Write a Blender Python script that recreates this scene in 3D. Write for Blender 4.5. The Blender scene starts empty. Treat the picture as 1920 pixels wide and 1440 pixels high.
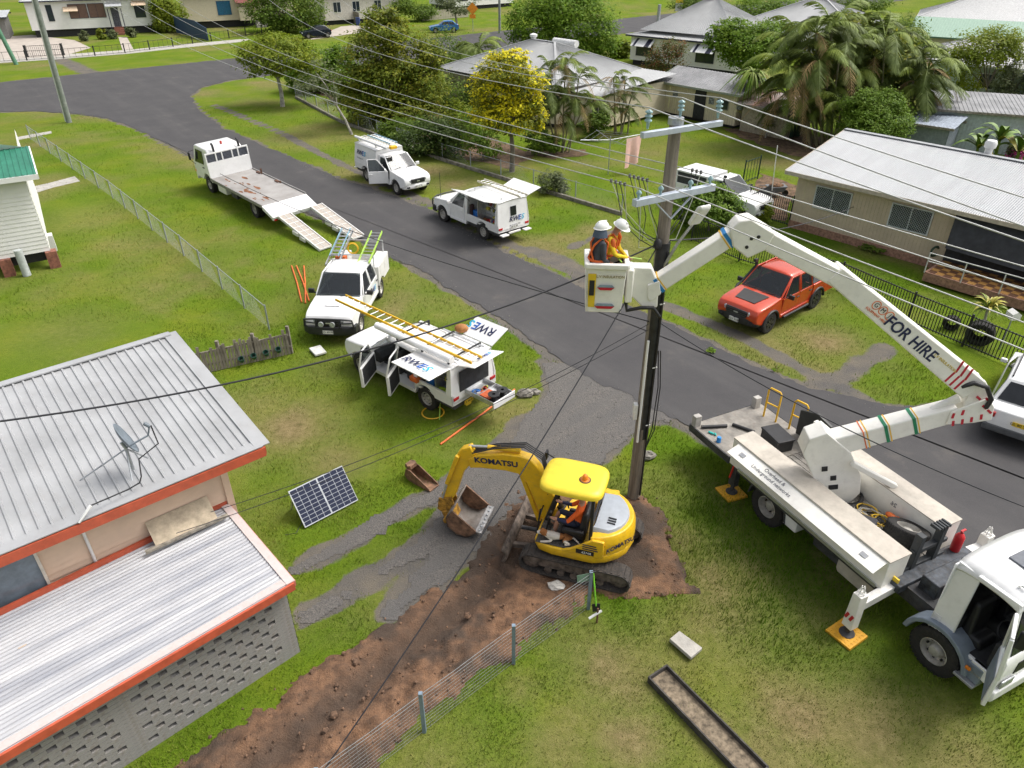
import bpy, bmesh, math, random
import numpy as np
from mathutils import Vector, Matrix
R = math.radians
random.seed(7); rng = np.random.default_rng(7)
S = bpy.context.scene
# ---------------------------------------------------------------- camera, sky, sun, exposure
FPX, TILT, CAMH = 1360.0, R(32.3), 12.5
cam = bpy.data.cameras.new('camera'); camo = bpy.data.objects.new('camera',cam)
S.collection.objects.link(camo); S.camera = camo
cam.sensor_width = 36; cam.lens = 36 * FPX / 1920; cam.clip_start = .2; cam.clip_end = 2500
camo.location = (0,0,CAMH); camo.rotation_euler = (R(90)-TILT,0,0)
W = bpy.data.worlds.new('World'); S.world = W; W.use_nodes = True
SUN_EL, SUN_AZ = R(58), R(75)      # azimuth measured from +Y towards +X
nt = W.node_tree; bg = nt.nodes['Background']
sky = nt.nodes.new('ShaderNodeTexSky'); sky.sky_type = 'NISHITA'; sky.sun_disc = False
sky.sun_elevation = SUN_EL; sky.sun_rotation = SUN_AZ; sky.air_density = 1.0; sky.dust_density = 6.0; sky.ozone_density = 1.0
hs = nt.nodes.new('ShaderNodeHueSaturation'); hs.inputs['Saturation'].default_value = .3   # a white cloud deck, not a blue sky
nt.links.new(sky.outputs[0],hs.inputs['Color']); nt.links.new(hs.outputs[0],bg.inputs[0]); bg.inputs[1].default_value = .15
sl = bpy.data.lights.new('sun','SUN'); sl.energy = 1.25; sl.angle = R(20); sl.color = (1,.965,.91)
so = bpy.data.objects.new('sun',sl); S.collection.objects.link(so)
so.rotation_euler = Vector((-math.sin(SUN_AZ)*math.cos(SUN_EL),-math.cos(SUN_AZ)*math.cos(SUN_EL),-math.sin(SUN_EL))).to_track_quat('-Z','Y').to_euler()
S.view_settings.view_transform = 'Standard'; S.view_settings.look = 'None'; S.view_settings.gamma = 1; S.view_settings.exposure = 0.62
S.view_settings.use_curve_mapping = False
S.render.engine = 'CYCLES'; S.cycles.max_bounces = 6; S.cycles.transparent_max_bounces = 12; S.cycles.use_denoising = True

# ---------------------------------------------------------------- survey: a sight line of the photo meets a level z, or an upright plane
def G(x,y,z=0.0):
    u, v = x - 960, y - 720
    t = (CAMH-z) / (FPX*math.sin(TILT)+v*math.cos(TILT))
    return Vector((u*t,(FPX*math.cos(TILT)-v*math.sin(TILT))*t,z))
def GY(x,y,Y):
    u, v = x - 960, y - 720
    t = Y / (FPX*math.cos(TILT)-v*math.sin(TILT))
    return Vector((u*t,Y,CAMH-t*(FPX*math.sin(TILT)+v*math.cos(TILT))))
def V(*a): return Vector(a)

# ---------------------------------------------------------------- materials
MATS = {}
def mat(name,col=(.5,.5,.5),rough=.6,metal=0.,var=.12,scale=6.,bump=0.,spec=.5,col2=None,dirt=0.,fine=0.,coat=0.,attr=None,acol=None,stretch=None):
    if name in MATS: return MATS[name]
    m = bpy.data.materials.new(name); m.use_nodes = True; MATS[name] = m
    n, l = m.node_tree.nodes, m.node_tree.links
    b = n['Principled BSDF']; b.inputs['Roughness'].default_value = rough; b.inputs['Metallic'].default_value = metal
    b.inputs['Specular IOR Level'].default_value = spec; b.inputs['Coat Weight'].default_value = coat
    tc = n.new('ShaderNodeTexCoord')
    no = n.new('ShaderNodeTexNoise'); no.inputs['Scale'].default_value = scale; no.inputs['Detail'].default_value = 6; no.inputs['Roughness'].default_value = .62
    if stretch:   # streaks: (angle, scale along, scale across)
        mp = n.new('ShaderNodeMapping'); mp.inputs['Rotation'].default_value = (0,0,-stretch[0]); l.new(tc.outputs['Object'],mp.inputs['Vector'])
        m2 = n.new('ShaderNodeMapping'); m2.inputs['Scale'].default_value = (stretch[1],stretch[2],stretch[3]if len(stretch)>3 else 1); l.new(mp.outputs[0],m2.inputs['Vector']); l.new(m2.outputs[0],no.inputs['Vector'])
    else: l.new(tc.outputs['Object'],no.inputs['Vector'])
    c2 = col2 or tuple(max(0,c*(1-var*2))for c in col); c1 = col if col2 else tuple(min(1,c*(1+var*.6))for c in col)
    rp = n.new('ShaderNodeValToRGB'); rp.color_ramp.elements[0].position = .33; rp.color_ramp.elements[1].position = .67
    rp.color_ramp.elements[0].color = (*c2,1); rp.color_ramp.elements[1].color = (*c1,1)
    l.new(no.outputs['Fac'],rp.inputs['Fac']); out = rp.outputs['Color']
    if attr:   # per-leaf tint stored on the mesh
        at = n.new('ShaderNodeAttribute'); at.attribute_name = attr
        mx = n.new('ShaderNodeMix'); mx.data_type = 'RGBA'; l.new(at.outputs['Fac'],mx.inputs['Factor'])
        l.new(out,mx.inputs['A']); mx.inputs['B'].default_value = (*acol,1); out = mx.outputs['Result']
    if dirt:
        n2 = n.new('ShaderNodeTexNoise'); n2.inputs['Scale'].default_value = scale * 3.1; n2.inputs['Detail'].default_value = 8; n2.inputs['Roughness'].default_value = .7
        l.new(tc.outputs['Object'],n2.inputs['Vector'])
        r2 = n.new('ShaderNodeValToRGB'); r2.color_ramp.elements[0].position = .5; r2.color_ramp.elements[1].position = .72
        l.new(n2.outputs['Fac'],r2.inputs['Fac'])
        ml = n.new('ShaderNodeMath'); ml.operation = 'MULTIPLY'; ml.inputs[1].default_value = dirt; l.new(r2.outputs['Color'],ml.inputs[0])
        mx = n.new('ShaderNodeMix'); mx.data_type = 'RGBA'; l.new(ml.outputs[0],mx.inputs['Factor'])
        l.new(out,mx.inputs['A']); mx.inputs['B'].default_value = (.16,.12,.085,1); out = mx.outputs['Result']
    l.new(out,b.inputs['Base Color'])
    if bump or fine:
        n3 = n.new('ShaderNodeTexNoise'); n3.inputs['Scale'].default_value = fine or scale * 4; n3.inputs['Detail'].default_value = 5
        l.new(tc.outputs['Object'],n3.inputs['Vector'])
        bp = n.new('ShaderNodeBump'); bp.inputs['Strength'].default_value = bump or .3; bp.inputs['Distance'].default_value = .03
        l.new(n3.outputs['Fac'],bp.inputs['Height']); l.new(bp.outputs['Normal'],b.inputs['Normal'])
    return m
def glassmat(name='car_glass',tint=(.10,.12,.13),mixf=.66):
    if name in MATS: return MATS[name]
    m = bpy.data.materials.new(name); m.use_nodes = True; MATS[name] = m
    n, l = m.node_tree.nodes, m.node_tree.links
    b = n['Principled BSDF']; b.inputs['Base Color'].default_value = (.03,.035,.04,1); b.inputs['Roughness'].default_value = .04; b.inputs['Specular IOR Level'].default_value = .55
    tr = n.new('ShaderNodeBsdfTransparent'); tr.inputs[0].default_value = (*tint,1)
    tr.inputs[0].default_value = (.45,.5,.5,1)
    mx = n.new('ShaderNodeMixShader'); mx.inputs[0].default_value = mixf
    l.new(tr.outputs[0],mx.inputs[1]); l.new(b.outputs[0],mx.inputs[2]); l.new(mx.outputs[0],n['Material Output'].inputs[0])
    return m
white = mat('white_paint',(.80,.80,.79),.32,var=.03,scale=2,coat=.3,dirt=.10)
whited = mat('worn_white_paint',(.76,.75,.72),.45,var=.06,scale=3,dirt=.25)
white2 = mat('white_gelcoat',(.84,.82,.76),.4,var=.05,scale=1.5,dirt=.14)
black = mat('black_plastic',(.018,.018,.02),.55,var=.2)
rubber = mat('tyre_rubber',(.022,.021,.02),.85,var=.25,scale=9,dirt=.2)
dark = mat('dark_interior',(.028,.029,.032),.8,var=.25)
seatm = mat('grey_seat_cloth',(.06,.06,.065),.9)
steel = mat('galvanised_steel',(.45,.47,.49),.45,.7,var=.15,scale=8)
alu = mat('aluminium',(.62,.63,.64),.38,.75,var=.1,scale=10)
rimm = mat('steel_rim',(.5,.48,.44),.5,.35,var=.15,dirt=.35)
chassis = mat('chassis_grey',(.05,.052,.056),.7,var=.3,dirt=.3)
glass = glassmat()
redl = mat('red_lens',(.45,.015,.02),.25,var=.1)
amber = mat('amber_lens',(.75,.22,.02),.3,var=.1)
lampg = mat('headlamp_lens',(.55,.57,.58),.12,.3,var=.3,scale=18)
navy = mat('navy_print',(.012,.018,.07),.5,var=.05)
cyan = mat('cyan_print',(.02,.42,.66),.5,var=.05)
inkg = mat('grey_print',(.17,.17,.19),.6,var=.05)
blackp = mat('black_print',(.015,.014,.02),.5,var=.05)
platey = mat('yellow_plate',(.75,.52,.03),.5,var=.05)
platew = mat('white_plate',(.72,.72,.68),.5,var=.05)
orange = mat('orange_plastic',(.75,.16,.03),.5,var=.15)
yel = mat('safety_yellow',(.80,.46,.015),.45,var=.06,dirt=.1)
concrete = mat('concrete',(.42,.40,.36),.9,var=.14,scale=4,bump=.3,dirt=.25)

# ---------------------------------------------------------------- mesh builder
class MB:
    def __init__(s): s.v = []; s.f = []
    def add(s,vs,fs,M=None):
        o = len(s.v); s.v += [tuple(M@Vector(p))if M is not None else tuple(p)for p in vs]; s.f += [tuple(i+o for i in q)for q in fs]; return s
    def bm(s,x0,x1,y0,y1,z0,z1,M=None):
        return s.add([(x0,y0,z0),(x1,y0,z0),(x1,y1,z0),(x0,y1,z0),(x0,y0,z1),(x1,y0,z1),(x1,y1,z1),(x0,y1,z1)],
                     [(3,2,1,0),(4,5,6,7),(0,1,5,4),(1,2,6,5),(2,3,7,6),(3,0,4,7)],M)
    def box(s,c,d,rz=0,ry=0,rx=0):
        M = Matrix.Translation(c) @ Matrix.Rotation(rz,4,'Z') @ Matrix.Rotation(ry,4,'Y') @ Matrix.Rotation(rx,4,'X')
        return s.bm(-d[0]/2,d[0]/2,-d[1]/2,d[1]/2,-d[2]/2,d[2]/2,M)
    def frame(s,p0,p1,up=(0,0,1)):
        p0, p1 = Vector(p0), Vector(p1); x = (p1-p0); L = x.length; x = x / max(L,1e-9); u = Vector(up)
        if abs(x.dot(u)) > .98: u = Vector((0,1,0)) if abs(x.y) < .9 else Vector((1,0,0))
        y = u.cross(x).normalized(); z = x.cross(y)
        return Matrix(((x.x,y.x,z.x,p0.x),(x.y,y.y,z.y,p0.y),(x.z,y.z,z.z,p0.z),(0,0,0,1))), L
    def bar(s,p0,p1,w,h,up=(0,0,1),w2=None,h2=None):      # rectangular bar, w across, h along up; may taper
        M, L = s.frame(p0,p1,up); w2 = w if w2 is None else w2; h2 = h if h2 is None else h2
        return s.add([(0,-w/2,-h/2),(0,w/2,-h/2),(0,w/2,h/2),(0,-w/2,h/2),(L,-w2/2,-h2/2),(L,w2/2,-h2/2),(L,w2/2,h2/2),(L,-w2/2,h2/2)],
                     [(0,3,2,1),(4,5,6,7),(0,1,5,4),(1,2,6,5),(2,3,7,6),(3,0,4,7)],M)
    def tube(s,pts,r,n=6,cap=True):
        pts = [Vector(p)for p in pts]; k = len(pts); rs = r if isinstance(r,(list,tuple)) else [r] * k
        o = len(s.v); pu = None
        for i, p in enumerate(pts):
            t = (pts[min(i+1,k-1)]-pts[max(i-1,0)])
            t = t.normalized() if t.length > 1e-9 else Vector((0,0,1))
            if pu is None: pu = t.orthogonal().normalized()
            pu = (pu-t*pu.dot(t)); pu = pu.normalized() if pu.length > 1e-6 else t.orthogonal().normalized()
            w = t.cross(pu)
            for j in range(n):
                a = 2 * math.pi * j / n; s.v.append(tuple(p+(pu*math.cos(a)+w*math.sin(a))*rs[i]))
        for i in range(k-1):
            for j in range(n):
                a, b = o + i * n + j, o + i * n + (j+1) % n; s.f.append((a,b,b+n,a+n))
        if cap: s.f.append(tuple(o+j for j in reversed(range(n)))); s.f.append(tuple(o+(k-1)*n+j for j in range(n)))
        return s
    def lathe(s,prof,n=20,M=None,closed=False):               # profile (r, z) about local z
        o = len(s.v); k = len(prof)
        for r, z in prof:
            for j in range(n):
                a = 2 * math.pi * j / n; p = Vector((r*math.cos(a),r*math.sin(a),z)); s.v.append(tuple(M@p if M is not None else p))
        for i in range(k if closed else k-1):
            for j in range(n):
                a, b = o + i * n + j, o + i * n + (j+1) % n; c = o + ((i+1)%k) * n
                s.f.append((a,b,c+(j+1)%n,c+j))
        return s
    def disc(s,c,r,n=16,M=None):
        o = len(s.v)
        for j in range(n):
            a = 2 * math.pi * j / n; p = Vector((c[0]+r*math.cos(a),c[1]+r*math.sin(a),c[2])); s.v.append(tuple(M@p if M is not None else p))
        s.f.append(tuple(range(o,o+n))); return s
    def ball(s,c,r,nu=12,nv=8,M=None):
        r = r if isinstance(r,(tuple,list)) else (r,r,r); o = len(s.v)
        for i in range(nv+1):
            ph = math.pi * i / nv
            for j in range(nu):
                a = 2 * math.pi * j / nu; p = Vector((c[0]+r[0]*math.sin(ph)*math.cos(a),c[1]+r[1]*math.sin(ph)*math.sin(a),c[2]+r[2]*math.cos(ph)))
                s.v.append(tuple(M@p if M is not None else p))
        for i in range(nv):
            for j in range(nu):
                a, b = o + i * nu + j, o + i * nu + (j+1) % nu; s.f.append((a,a+nu,b+nu,b))
        return s
    def prism(s,pts,y0,y1,layers=None,warp=None):             # (x, z) outline pushed along y; layers: (t, inset)
        lay = layers or ((0,0),(1,0)); k = len(pts); o = len(s.v)
        cx = sum(p[0]for p in pts) / k; cz = sum(p[1]for p in pts) / k
        for t, ins in lay:
            for x, z in pts:
                d = math.hypot(x-cx,z-cz) or 1; q = Vector((x-(x-cx)/d*ins,y0+(y1-y0)*t,z-(z-cz)/d*ins))
                s.v.append(tuple(warp(q)if warp else q))
        for i in range(len(lay)-1):
            for j in range(k):
                a, b = o + i * k + j, o + i * k + (j+1) % k; s.f.append((a,b,b+k,a+k))
        s.f.append(tuple(o+j for j in reversed(range(k)))); s.f.append(tuple(o+(len(lay)-1)*k+j for j in range(k)))
        return s
    def poly(s,pts,th=0):                                        # flat polygon, optional thickness along its normal
        pts = [Vector(p)for p in pts]; o = len(s.v); k = len(pts)
        if not th: s.v += [tuple(p)for p in pts]; s.f.append(tuple(range(o,o+k))); return s
        nn = Vector((0,0,0))
        for i in range(k): nn += pts[i].cross(pts[(i+1)%k])
        nn.normalize(); s.v += [tuple(p)for p in pts] + [tuple(p-nn*th)for p in pts]
        s.f.append(tuple(range(o,o+k))); s.f.append(tuple(o+k+j for j in reversed(range(k))))
        for j in range(k): s.f.append((o+j,o+k+j,o+k+(j+1)%k,o+(j+1)%k))
        return s
    def mesh(s,name,m=None,smooth=None):
        me = bpy.data.meshes.new(name); me.from_pydata(s.v,[],s.f); me.validate()
        b = bmesh.new(); b.from_mesh(me); bmesh.ops.recalc_face_normals(b,faces=b.faces); b.to_mesh(me); b.free()
        if m is not None: me.materials.append(m)
        if smooth: shade(me,smooth)
        return me
    def build(s,name,m,parent=None,smooth=None,bevel=0,seg=2,loc=None,rot=None):
        return link(name,s.mesh(name,m,smooth),parent,bevel,seg,loc,rot)
def shade(me,ang=40):
    me.polygons.foreach_set('use_smooth',[True]*len(me.polygons))
    if ang < 180: me.set_sharp_from_angle(angle=R(ang))
def link(name,me,parent=None,bevel=0,seg=2,loc=None,rot=None):
    o = bpy.data.objects.new(name,me); S.collection.objects.link(o); o.parent = parent
    if loc is not None: o.location = loc
    if rot is not None: o.rotation_euler = rot
    if bevel:
        b = o.modifiers.new('bevel','BEVEL'); b.width = bevel; b.segments = seg; b.limit_method = 'ANGLE'; b.angle_limit = R(38); b.harden_normals = False
        shade(me,45)
    return o
def thing(name,label,cat,loc=(0,0,0),rz=0,group=None):
    o = bpy.data.objects.new(name,None); S.collection.objects.link(o); o.location = loc; o.rotation_euler = (0,0,rz); o.empty_display_size = .2
    return tag(o,label,cat,group)
def tag(o,label,cat,group=None,kind=None):
    o['label'] = label; o['category'] = cat
    if group: o['group'] = group
    if kind: o['kind'] = kind
    return o
def struct(o,kind='structure',label=None,cat=None):
    o['kind'] = kind
    if label: o['label'] = label; o['category'] = cat
    return o
def empty(name,parent,loc=(0,0,0),rot=(0,0,0)):
    o = bpy.data.objects.new(name,None); S.collection.objects.link(o); o.parent = parent; o.location = loc; o.rotation_euler = rot; o.empty_display_size = .1; return o
def copy_tree(o,parent=None):
    c = o.copy(); S.collection.objects.link(c); c.parent = parent
    for ch in o.children: copy_tree(ch,c)
    return c
def text(name,s,size,m,parent,M,shear=0.,ext=.003,align='CENTER',bold=0.,sx=1.):
    cu = bpy.data.curves.new(name,'FONT'); cu.body = s; cu.size = size; cu.shear = shear; cu.extrude = ext; cu.align_x = align; cu.align_y = 'CENTER'; cu.offset = bold; cu.resolution_u = 3
    t = bpy.data.objects.new('tmp',cu); S.collection.objects.link(t); bpy.context.view_layer.update()
    me = bpy.data.meshes.new_from_object(t.evaluated_get(bpy.context.evaluated_depsgraph_get())); bpy.data.objects.remove(t)
    me.materials.clear(); me.materials.append(m); me.transform(M@Matrix.Diagonal((sx,1,1,1)))
    return link(name,me,parent)
def face_M(loc,right,up):           # matrix whose x runs along right, y along up
    x = Vector(right).normalized(); y = Vector(up); y = (y-x*y.dot(x)).normalized(); z = x.cross(y)
    return Matrix(((x.x,y.x,z.x,loc[0]),(x.y,y.y,z.y,loc[1]),(x.z,y.z,z.z,loc[2]),(0,0,0,1)))
# ================================================================ THE GROUND
def vnoise(x,y,seed=0):
    xi, yi = np.floor(x).astype(np.int64), np.floor(y).astype(np.int64); fx, fy = x - xi, y - yi
    fx = fx * fx * (3-2*fx); fy = fy * fy * (3-2*fy)
    def h(a,b):
        n = (a*374761393+b*668265263+seed*974634777) & 0xffffffff
        n = ((n^(n>>13))*1274126177) & 0xffffffff
        return ((n^(n>>16))&0xffff) / 65535.
    return (h(xi,yi)*(1-fx)+h(xi+1,yi)*fx) * (1-fy) + (h(xi,yi+1)*(1-fx)+h(xi+1,yi+1)*fx) * fy
def fbm(x,y,oct=4,seed=0,gain=.5):
    s = 0; a = 1; t = 0
    for i in range(oct): s = s + a * vnoise(x*2**i,y*2**i,seed+i); t += a; a *= gain
    return s / t
def sdist(x,y,poly):                # signed distance, negative inside
    d = np.full(x.shape,1e9); ins = np.zeros(x.shape,bool); k = len(poly)
    for i in range(k):
        ax, ay = poly[i][0], poly[i][1]; bx, by = poly[(i+1)%k][0], poly[(i+1)%k][1]
        ex, ey = bx - ax, by - ay; L = ex * ex + ey * ey + 1e-12
        t = np.clip(((x-ax)*ex+(y-ay)*ey)/L,0,1); d = np.minimum(d,np.hypot(x-ax-t*ex,y-ay-t*ey))
        if abs(ey) > 1e-12: ins ^= ((ay>y)!=(by>y)) & (x<(bx-ax)*(y-ay)/ey+ax)
    return np.where(ins,-d,d)
def ldist(x,y,line):
    d = np.full(x.shape,1e9)
    for i in range(len(line)-1):
        ax, ay = line[i][0], line[i][1]; ex, ey = line[i+1][0] - ax, line[i+1][1] - ay; L = ex * ex + ey * ey + 1e-12
        t = np.clip(((x-ax)*ex+(y-ay)*ey)/L,0,1); d = np.minimum(d,np.hypot(x-ax-t*ex,y-ay-t*ey))
    return d
def GP(*ps): return [tuple(G(*p)[:2])for p in ps]
ROAD = [(-80,28),(-60,45),(-46,57.5),(-40.6,60.1),(-37.9,60.4),(-34.9,59.7),(-31.1,57.9),(-27.6,54.75),(-24.1,50.9),(-21.4,48.1),(-16.7,42.75),
        (-11.2,37),(-6.36,31.44),(-4.66,29.6),(-2.87,27.6),(-.4,24.3),(.76,22.6),(1.7,21.2),(3.2,19.5),(5.1,17.5),(7.5,14.5),(10,11.4),(16,4),(25,-7),(40,-10),(34,-2),(24,8.5),
        (16.5,16.6),(14,18.2),(11.4,18.5),(10.1,19.2),(9.27,19.77),(8.07,21.02),(6.98,22.46),(5.57,24.09),(3.06,27.05),(0,30.49),(-3.92,36.18),(-8.01,40.4),(-10.23,42.43),(-16.3,49.2),
        (-21.15,54.75),(-25.03,60.7),(-27.9,66.5),(-28.4,70.5),(-27,74),(-10,88.3),(20,113.6),(60,147),(120,197),(110,212),(50,155.5),(12,123.5),(-30.8,87.4),(-43.9,76.5),(-48.2,72.8),(-62,61.2),(-90,38)]
DRIVE = GP((1015,680),(1030,735),(1000,775),(940,815),(905,850),(850,890),(800,918),(756,942),(643,1014),(545,1066),(547,1082),(648,1032),(760,962),(825,935),(838,948),(802,1005),(741,1046),(681,1083),
           (567,1152),(570,1168),(686,1102),(748,1062),(805,1035),(810,1050),(756,1098),(711,1155),(735,1162),(800,1120),(850,1080),(900,1040),(960,985),(1000,945),(1060,905),(1130,862),(1180,812),(1215,790),(1290,785),(1300,750),(1150,690))
SOIL = GP((985,925),(950,960),(905,1020),(850,1085),(790,1130),(700,1185),(620,1240),(520,1310),(400,1390),(300,1465),(200,1560),(600,1600),(640,1470),(790,1355),(870,1300),(960,1225),(1040,1165),(1100,1118),
          (1170,1112),(1240,1122),(1295,1108),(1280,1060),(1255,1005),(1232,960),(1200,932),(1150,930),(1060,915))
DRAIN = GP((400,196),(427,207),(533,252),(633,305),(690,330),(817,385),(950,455),(1060,505),(1150,540),(1267,580),(1383,627),(1462,670),(1560,720),(1640,760))
def xs_grid(segs):
    out = [segs[0][0]]
    for a, b, st in segs:
        n = max(1,int(round((b-a)/st))); out += list(np.linspace(a,b,n+1)[1:])
    return np.array(out)
gx = xs_grid([(-1500,-200,130),(-200,-60,7),(-60,-16,.6),(-16,18,.2),(18,60,.7),(60,200,7),(200,1500,130)])
gy = xs_grid([(-60,4,6),(4,30,.2),(30,75,.5),(75,140,1.3),(140,260,8),(260,2200,140)])
XX, YY = np.meshgrid(gx,gy); X1, Y1 = XX.ravel(), YY.ravel()
DRY = [(560,800,1.6,.9),(620,860,1.2,.7),(470,850,1.0,.6),(1480,560,1.7,.8),(1545,640,1.5,.85),(1400,555,1.2,.5),(1640,1370,1.3,.95),(1500,1330,1.1,.9),(1180,1390,.9,.8),(1450,1290,.6,.8),(1340,1370,.9,.6),(1750,1400,1.3,.8),(1120,1330,.7,.55),
       (980,1290,.5,.5),(1050,1400,.8,.6),(170,410,2.4,.5),(130,620,2,.35),(800,320,2.2,.85),(860,345,2.,.8),(740,290,2,.5),(560,260,3,.6),(650,320,2.2,.7),(700,345,1.5,.7),(1210,480,1.5,.4),(1290,290,3,.35),
       (1200,300,2.5,.4),(1330,1080,.8,.7),(1280,1010,.7,.6),(1420,1220,.8,.3),(1520,1000,.6,.3),(300,440,2,.25),(220,700,1.6,.3),(600,700,1,.35),(1700,590,1.2,.3),(1140,540,.9,.5),(1190,575,.8,.7),(1330,640,.8,.5)]
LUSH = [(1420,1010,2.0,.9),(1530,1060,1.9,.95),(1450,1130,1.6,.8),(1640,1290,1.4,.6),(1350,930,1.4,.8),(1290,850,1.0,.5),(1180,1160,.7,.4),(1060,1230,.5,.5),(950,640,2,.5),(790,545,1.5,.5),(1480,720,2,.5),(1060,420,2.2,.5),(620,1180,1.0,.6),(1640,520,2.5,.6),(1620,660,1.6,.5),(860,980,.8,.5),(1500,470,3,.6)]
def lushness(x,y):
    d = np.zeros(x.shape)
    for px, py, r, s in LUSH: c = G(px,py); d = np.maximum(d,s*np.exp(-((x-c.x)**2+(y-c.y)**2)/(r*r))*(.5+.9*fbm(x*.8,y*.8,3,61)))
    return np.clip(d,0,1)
def dryness(x,y):
    d = .75 * np.clip((fbm(x*.22,y*.22,4,3)-.46)*3.6,0,1) * .8 + .25 * np.clip((fbm(x*1.1,y*1.1,3,9)-.45)*2.5,0,1)
    for px, py, r, s in DRY:
        c = G(px,py); q = ((x-c.x)**2+(y-c.y)**2) / (r*r)
        d = np.maximum(d,s*np.exp(-q)*(.45+.9*fbm(x*.9,y*.9,4,21)))
    return np.clip(d,0,1)
def gravelly(x,y):
    n = fbm(x*1.3,y*1.3,4,5); n2 = fbm(x*.35,y*.35,3,31)
    dr = sdist(x,y,ROAD); g = np.clip(1.05-(dr+.5*(n-.5))/(.28+.9*np.clip(n2-.4,0,1)),0,1)
    g = np.maximum(g,np.clip(1.25-(ldist(x,y,DRAIN)+.35*(n-.5))/.42,0,1)*.95)
    g = np.maximum(g,np.clip(.9-(sdist(x,y,DRIVE)+.7*(n-.5))/.35,0,1))
    for ln, w in ((GP((1500,735),(1590,700),(1660,655)),.55),(GP((1120,555),(1060,490),(1000,470)),.75),(GP((560,150),(640,150)),.5),(GP((230,165),(110,110)),1.3),(GP((1075,460),(1180,425)),.4)):
        g = np.maximum(g,np.clip(1.2-(ldist(x,y,ln)+.5*(n-.5))/w,0,1)*.9)
    return g
sd_soil = sdist(X1,Y1,SOIL)
Z1 = np.where(sd_soil<-.22,-.6,0.) + .03 * (fbm(X1*.5,Y1*.5,3,2)-.5) * (sdist(X1,Y1,ROAD)>.6) * (Y1<70) * (sdist(X1,Y1,DRIVE)>.5)
def grid_mesh(name,gx,gy,Z,keep=None,attrs=None):
    nx, ny = len(gx), len(gy); co = np.stack([np.tile(gx,ny),np.repeat(gy,nx),Z],1)
    i = np.arange((ny-1)*(nx-1)); r, c = i // (nx-1), i % (nx-1); a = r * nx + c
    q = np.stack([a,a+1,a+nx+1,a+nx],1)
    if keep is not None: q = q[keep[q].any(1)]
    me = bpy.data.meshes.new(name); me.vertices.add(len(co)); me.vertices.foreach_set('co',co.ravel())
    me.loops.add(q.size); me.loops.foreach_set('vertex_index',q.ravel().astype(np.int32)); me.polygons.add(len(q))
    me.polygons.foreach_set('loop_start',np.arange(0,q.size,4,dtype=np.int32)); me.update(calc_edges=True); me.validate()
    for k, v in (attrs or{}).items():
        at = me.attributes.new(k,'FLOAT','POINT'); at.data.foreach_set('value',v.astype(np.float32))
    me.polygons.foreach_set('use_smooth',[True]*len(me.polygons)); return me
def ground_mat():
    m = bpy.data.materials.new('lawn'); m.use_nodes = True; n, l = m.node_tree.nodes, m.node_tree.links; b = n['Principled BSDF']
    b.inputs['Roughness'].default_value = 1.; b.inputs['Specular IOR Level'].default_value = .03
    tc = n.new('ShaderNodeTexCoord')
    def noise(sc,det=8,ro=.65):
        k = n.new('ShaderNodeTexNoise'); k.inputs['Scale'].default_value = sc; k.inputs['Detail'].default_value = det; k.inputs['Roughness'].default_value = ro; l.new(tc.outputs['Object'],k.inputs['Vector']); return k.outputs['Fac']
    def ramp(f,*st):
        r = n.new('ShaderNodeValToRGB'); e = r.color_ramp.elements
        while len(e) < len(st): e.new(.5)
        for q, (p,c) in zip(e,st): q.position = p; q.color = (*c,1)
        l.new(f,r.inputs['Fac']); return r.outputs['Color']
    def mix(fac,a,bb):
        x = n.new('ShaderNodeMix'); x.data_type = 'RGBA'; l.new(fac,x.inputs['Factor']); l.new(a,x.inputs['A']); l.new(bb,x.inputs['B']); return x.outputs['Result']
    def attr(k):
        a = n.new('ShaderNodeAttribute'); a.attribute_name = k; return a.outputs['Fac']
    def mth(op,a,v):
        k = n.new('ShaderNodeMath'); k.operation = op; k.use_clamp = True; l.new(a,k.inputs[0])
        if isinstance(v,float): k.inputs[1].default_value = v
        else: l.new(v,k.inputs[1])
        return k.outputs[0]
    g1 = ramp(noise(.35),(.30,(.068,.135,.010)),(.48,(.105,.175,.012)),(.66,(.175,.21,.018)))
    g2 = ramp(noise(9.,10,.75),(.3,(.04,.085,.007)),(.72,(.17,.225,.02)))
    grass = mix(mth('MULTIPLY',noise(2.1),.95),g1,g2)
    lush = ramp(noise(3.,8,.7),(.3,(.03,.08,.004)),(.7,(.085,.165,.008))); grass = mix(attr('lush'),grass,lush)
    dryc = ramp(noise(5.,9,.7),(.3,(.12,.10,.045)),(.55,(.23,.175,.09)),(.75,(.32,.255,.14)))
    fine = noise(26.,6,.7)
    dm = mth('MULTIPLY',mth('ADD',attr('dry'),mth('MULTIPLY',mth('SUBTRACT',fine,.5),.9)),.95)
    c = mix(dm,grass,dryc)
    gr = ramp(noise(38.,6,.8),(.3,(.055,.052,.05)),(.55,(.125,.118,.11)),(.78,(.27,.25,.225)))
    sand = ramp(noise(1.2,6),(.35,(.11,.105,.10)),(.65,(.24,.20,.14)))
    x = n.new('ShaderNodeMix'); x.data_type = 'RGBA'; x.inputs['Factor'].default_value = .4; l.new(gr,x.inputs['A']); l.new(sand,x.inputs['B'])
    gm = ramp(mth('ADD',attr('gravel'),mth('MULTIPLY',mth('SUBTRACT',noise(7.,8,.75),.5),1.2)),(.4,(0,0,0)),(.62,(1,1,1)))
    c = mix(gm,c,x.outputs['Result']); l.new(c,b.inputs['Base Color'])
    bp = n.new('ShaderNodeBump'); bp.inputs['Strength'].default_value = .7; bp.inputs['Distance'].default_value = .06; l.new(noise(30.,6,.7),bp.inputs['Height']); l.new(bp.outputs['Normal'],b.inputs['Normal'])
    return m
lawn = ground_mat()
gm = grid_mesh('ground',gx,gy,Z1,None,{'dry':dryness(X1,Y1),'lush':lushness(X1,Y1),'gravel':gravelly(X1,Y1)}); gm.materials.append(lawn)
struct(link('ground',gm))
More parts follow.
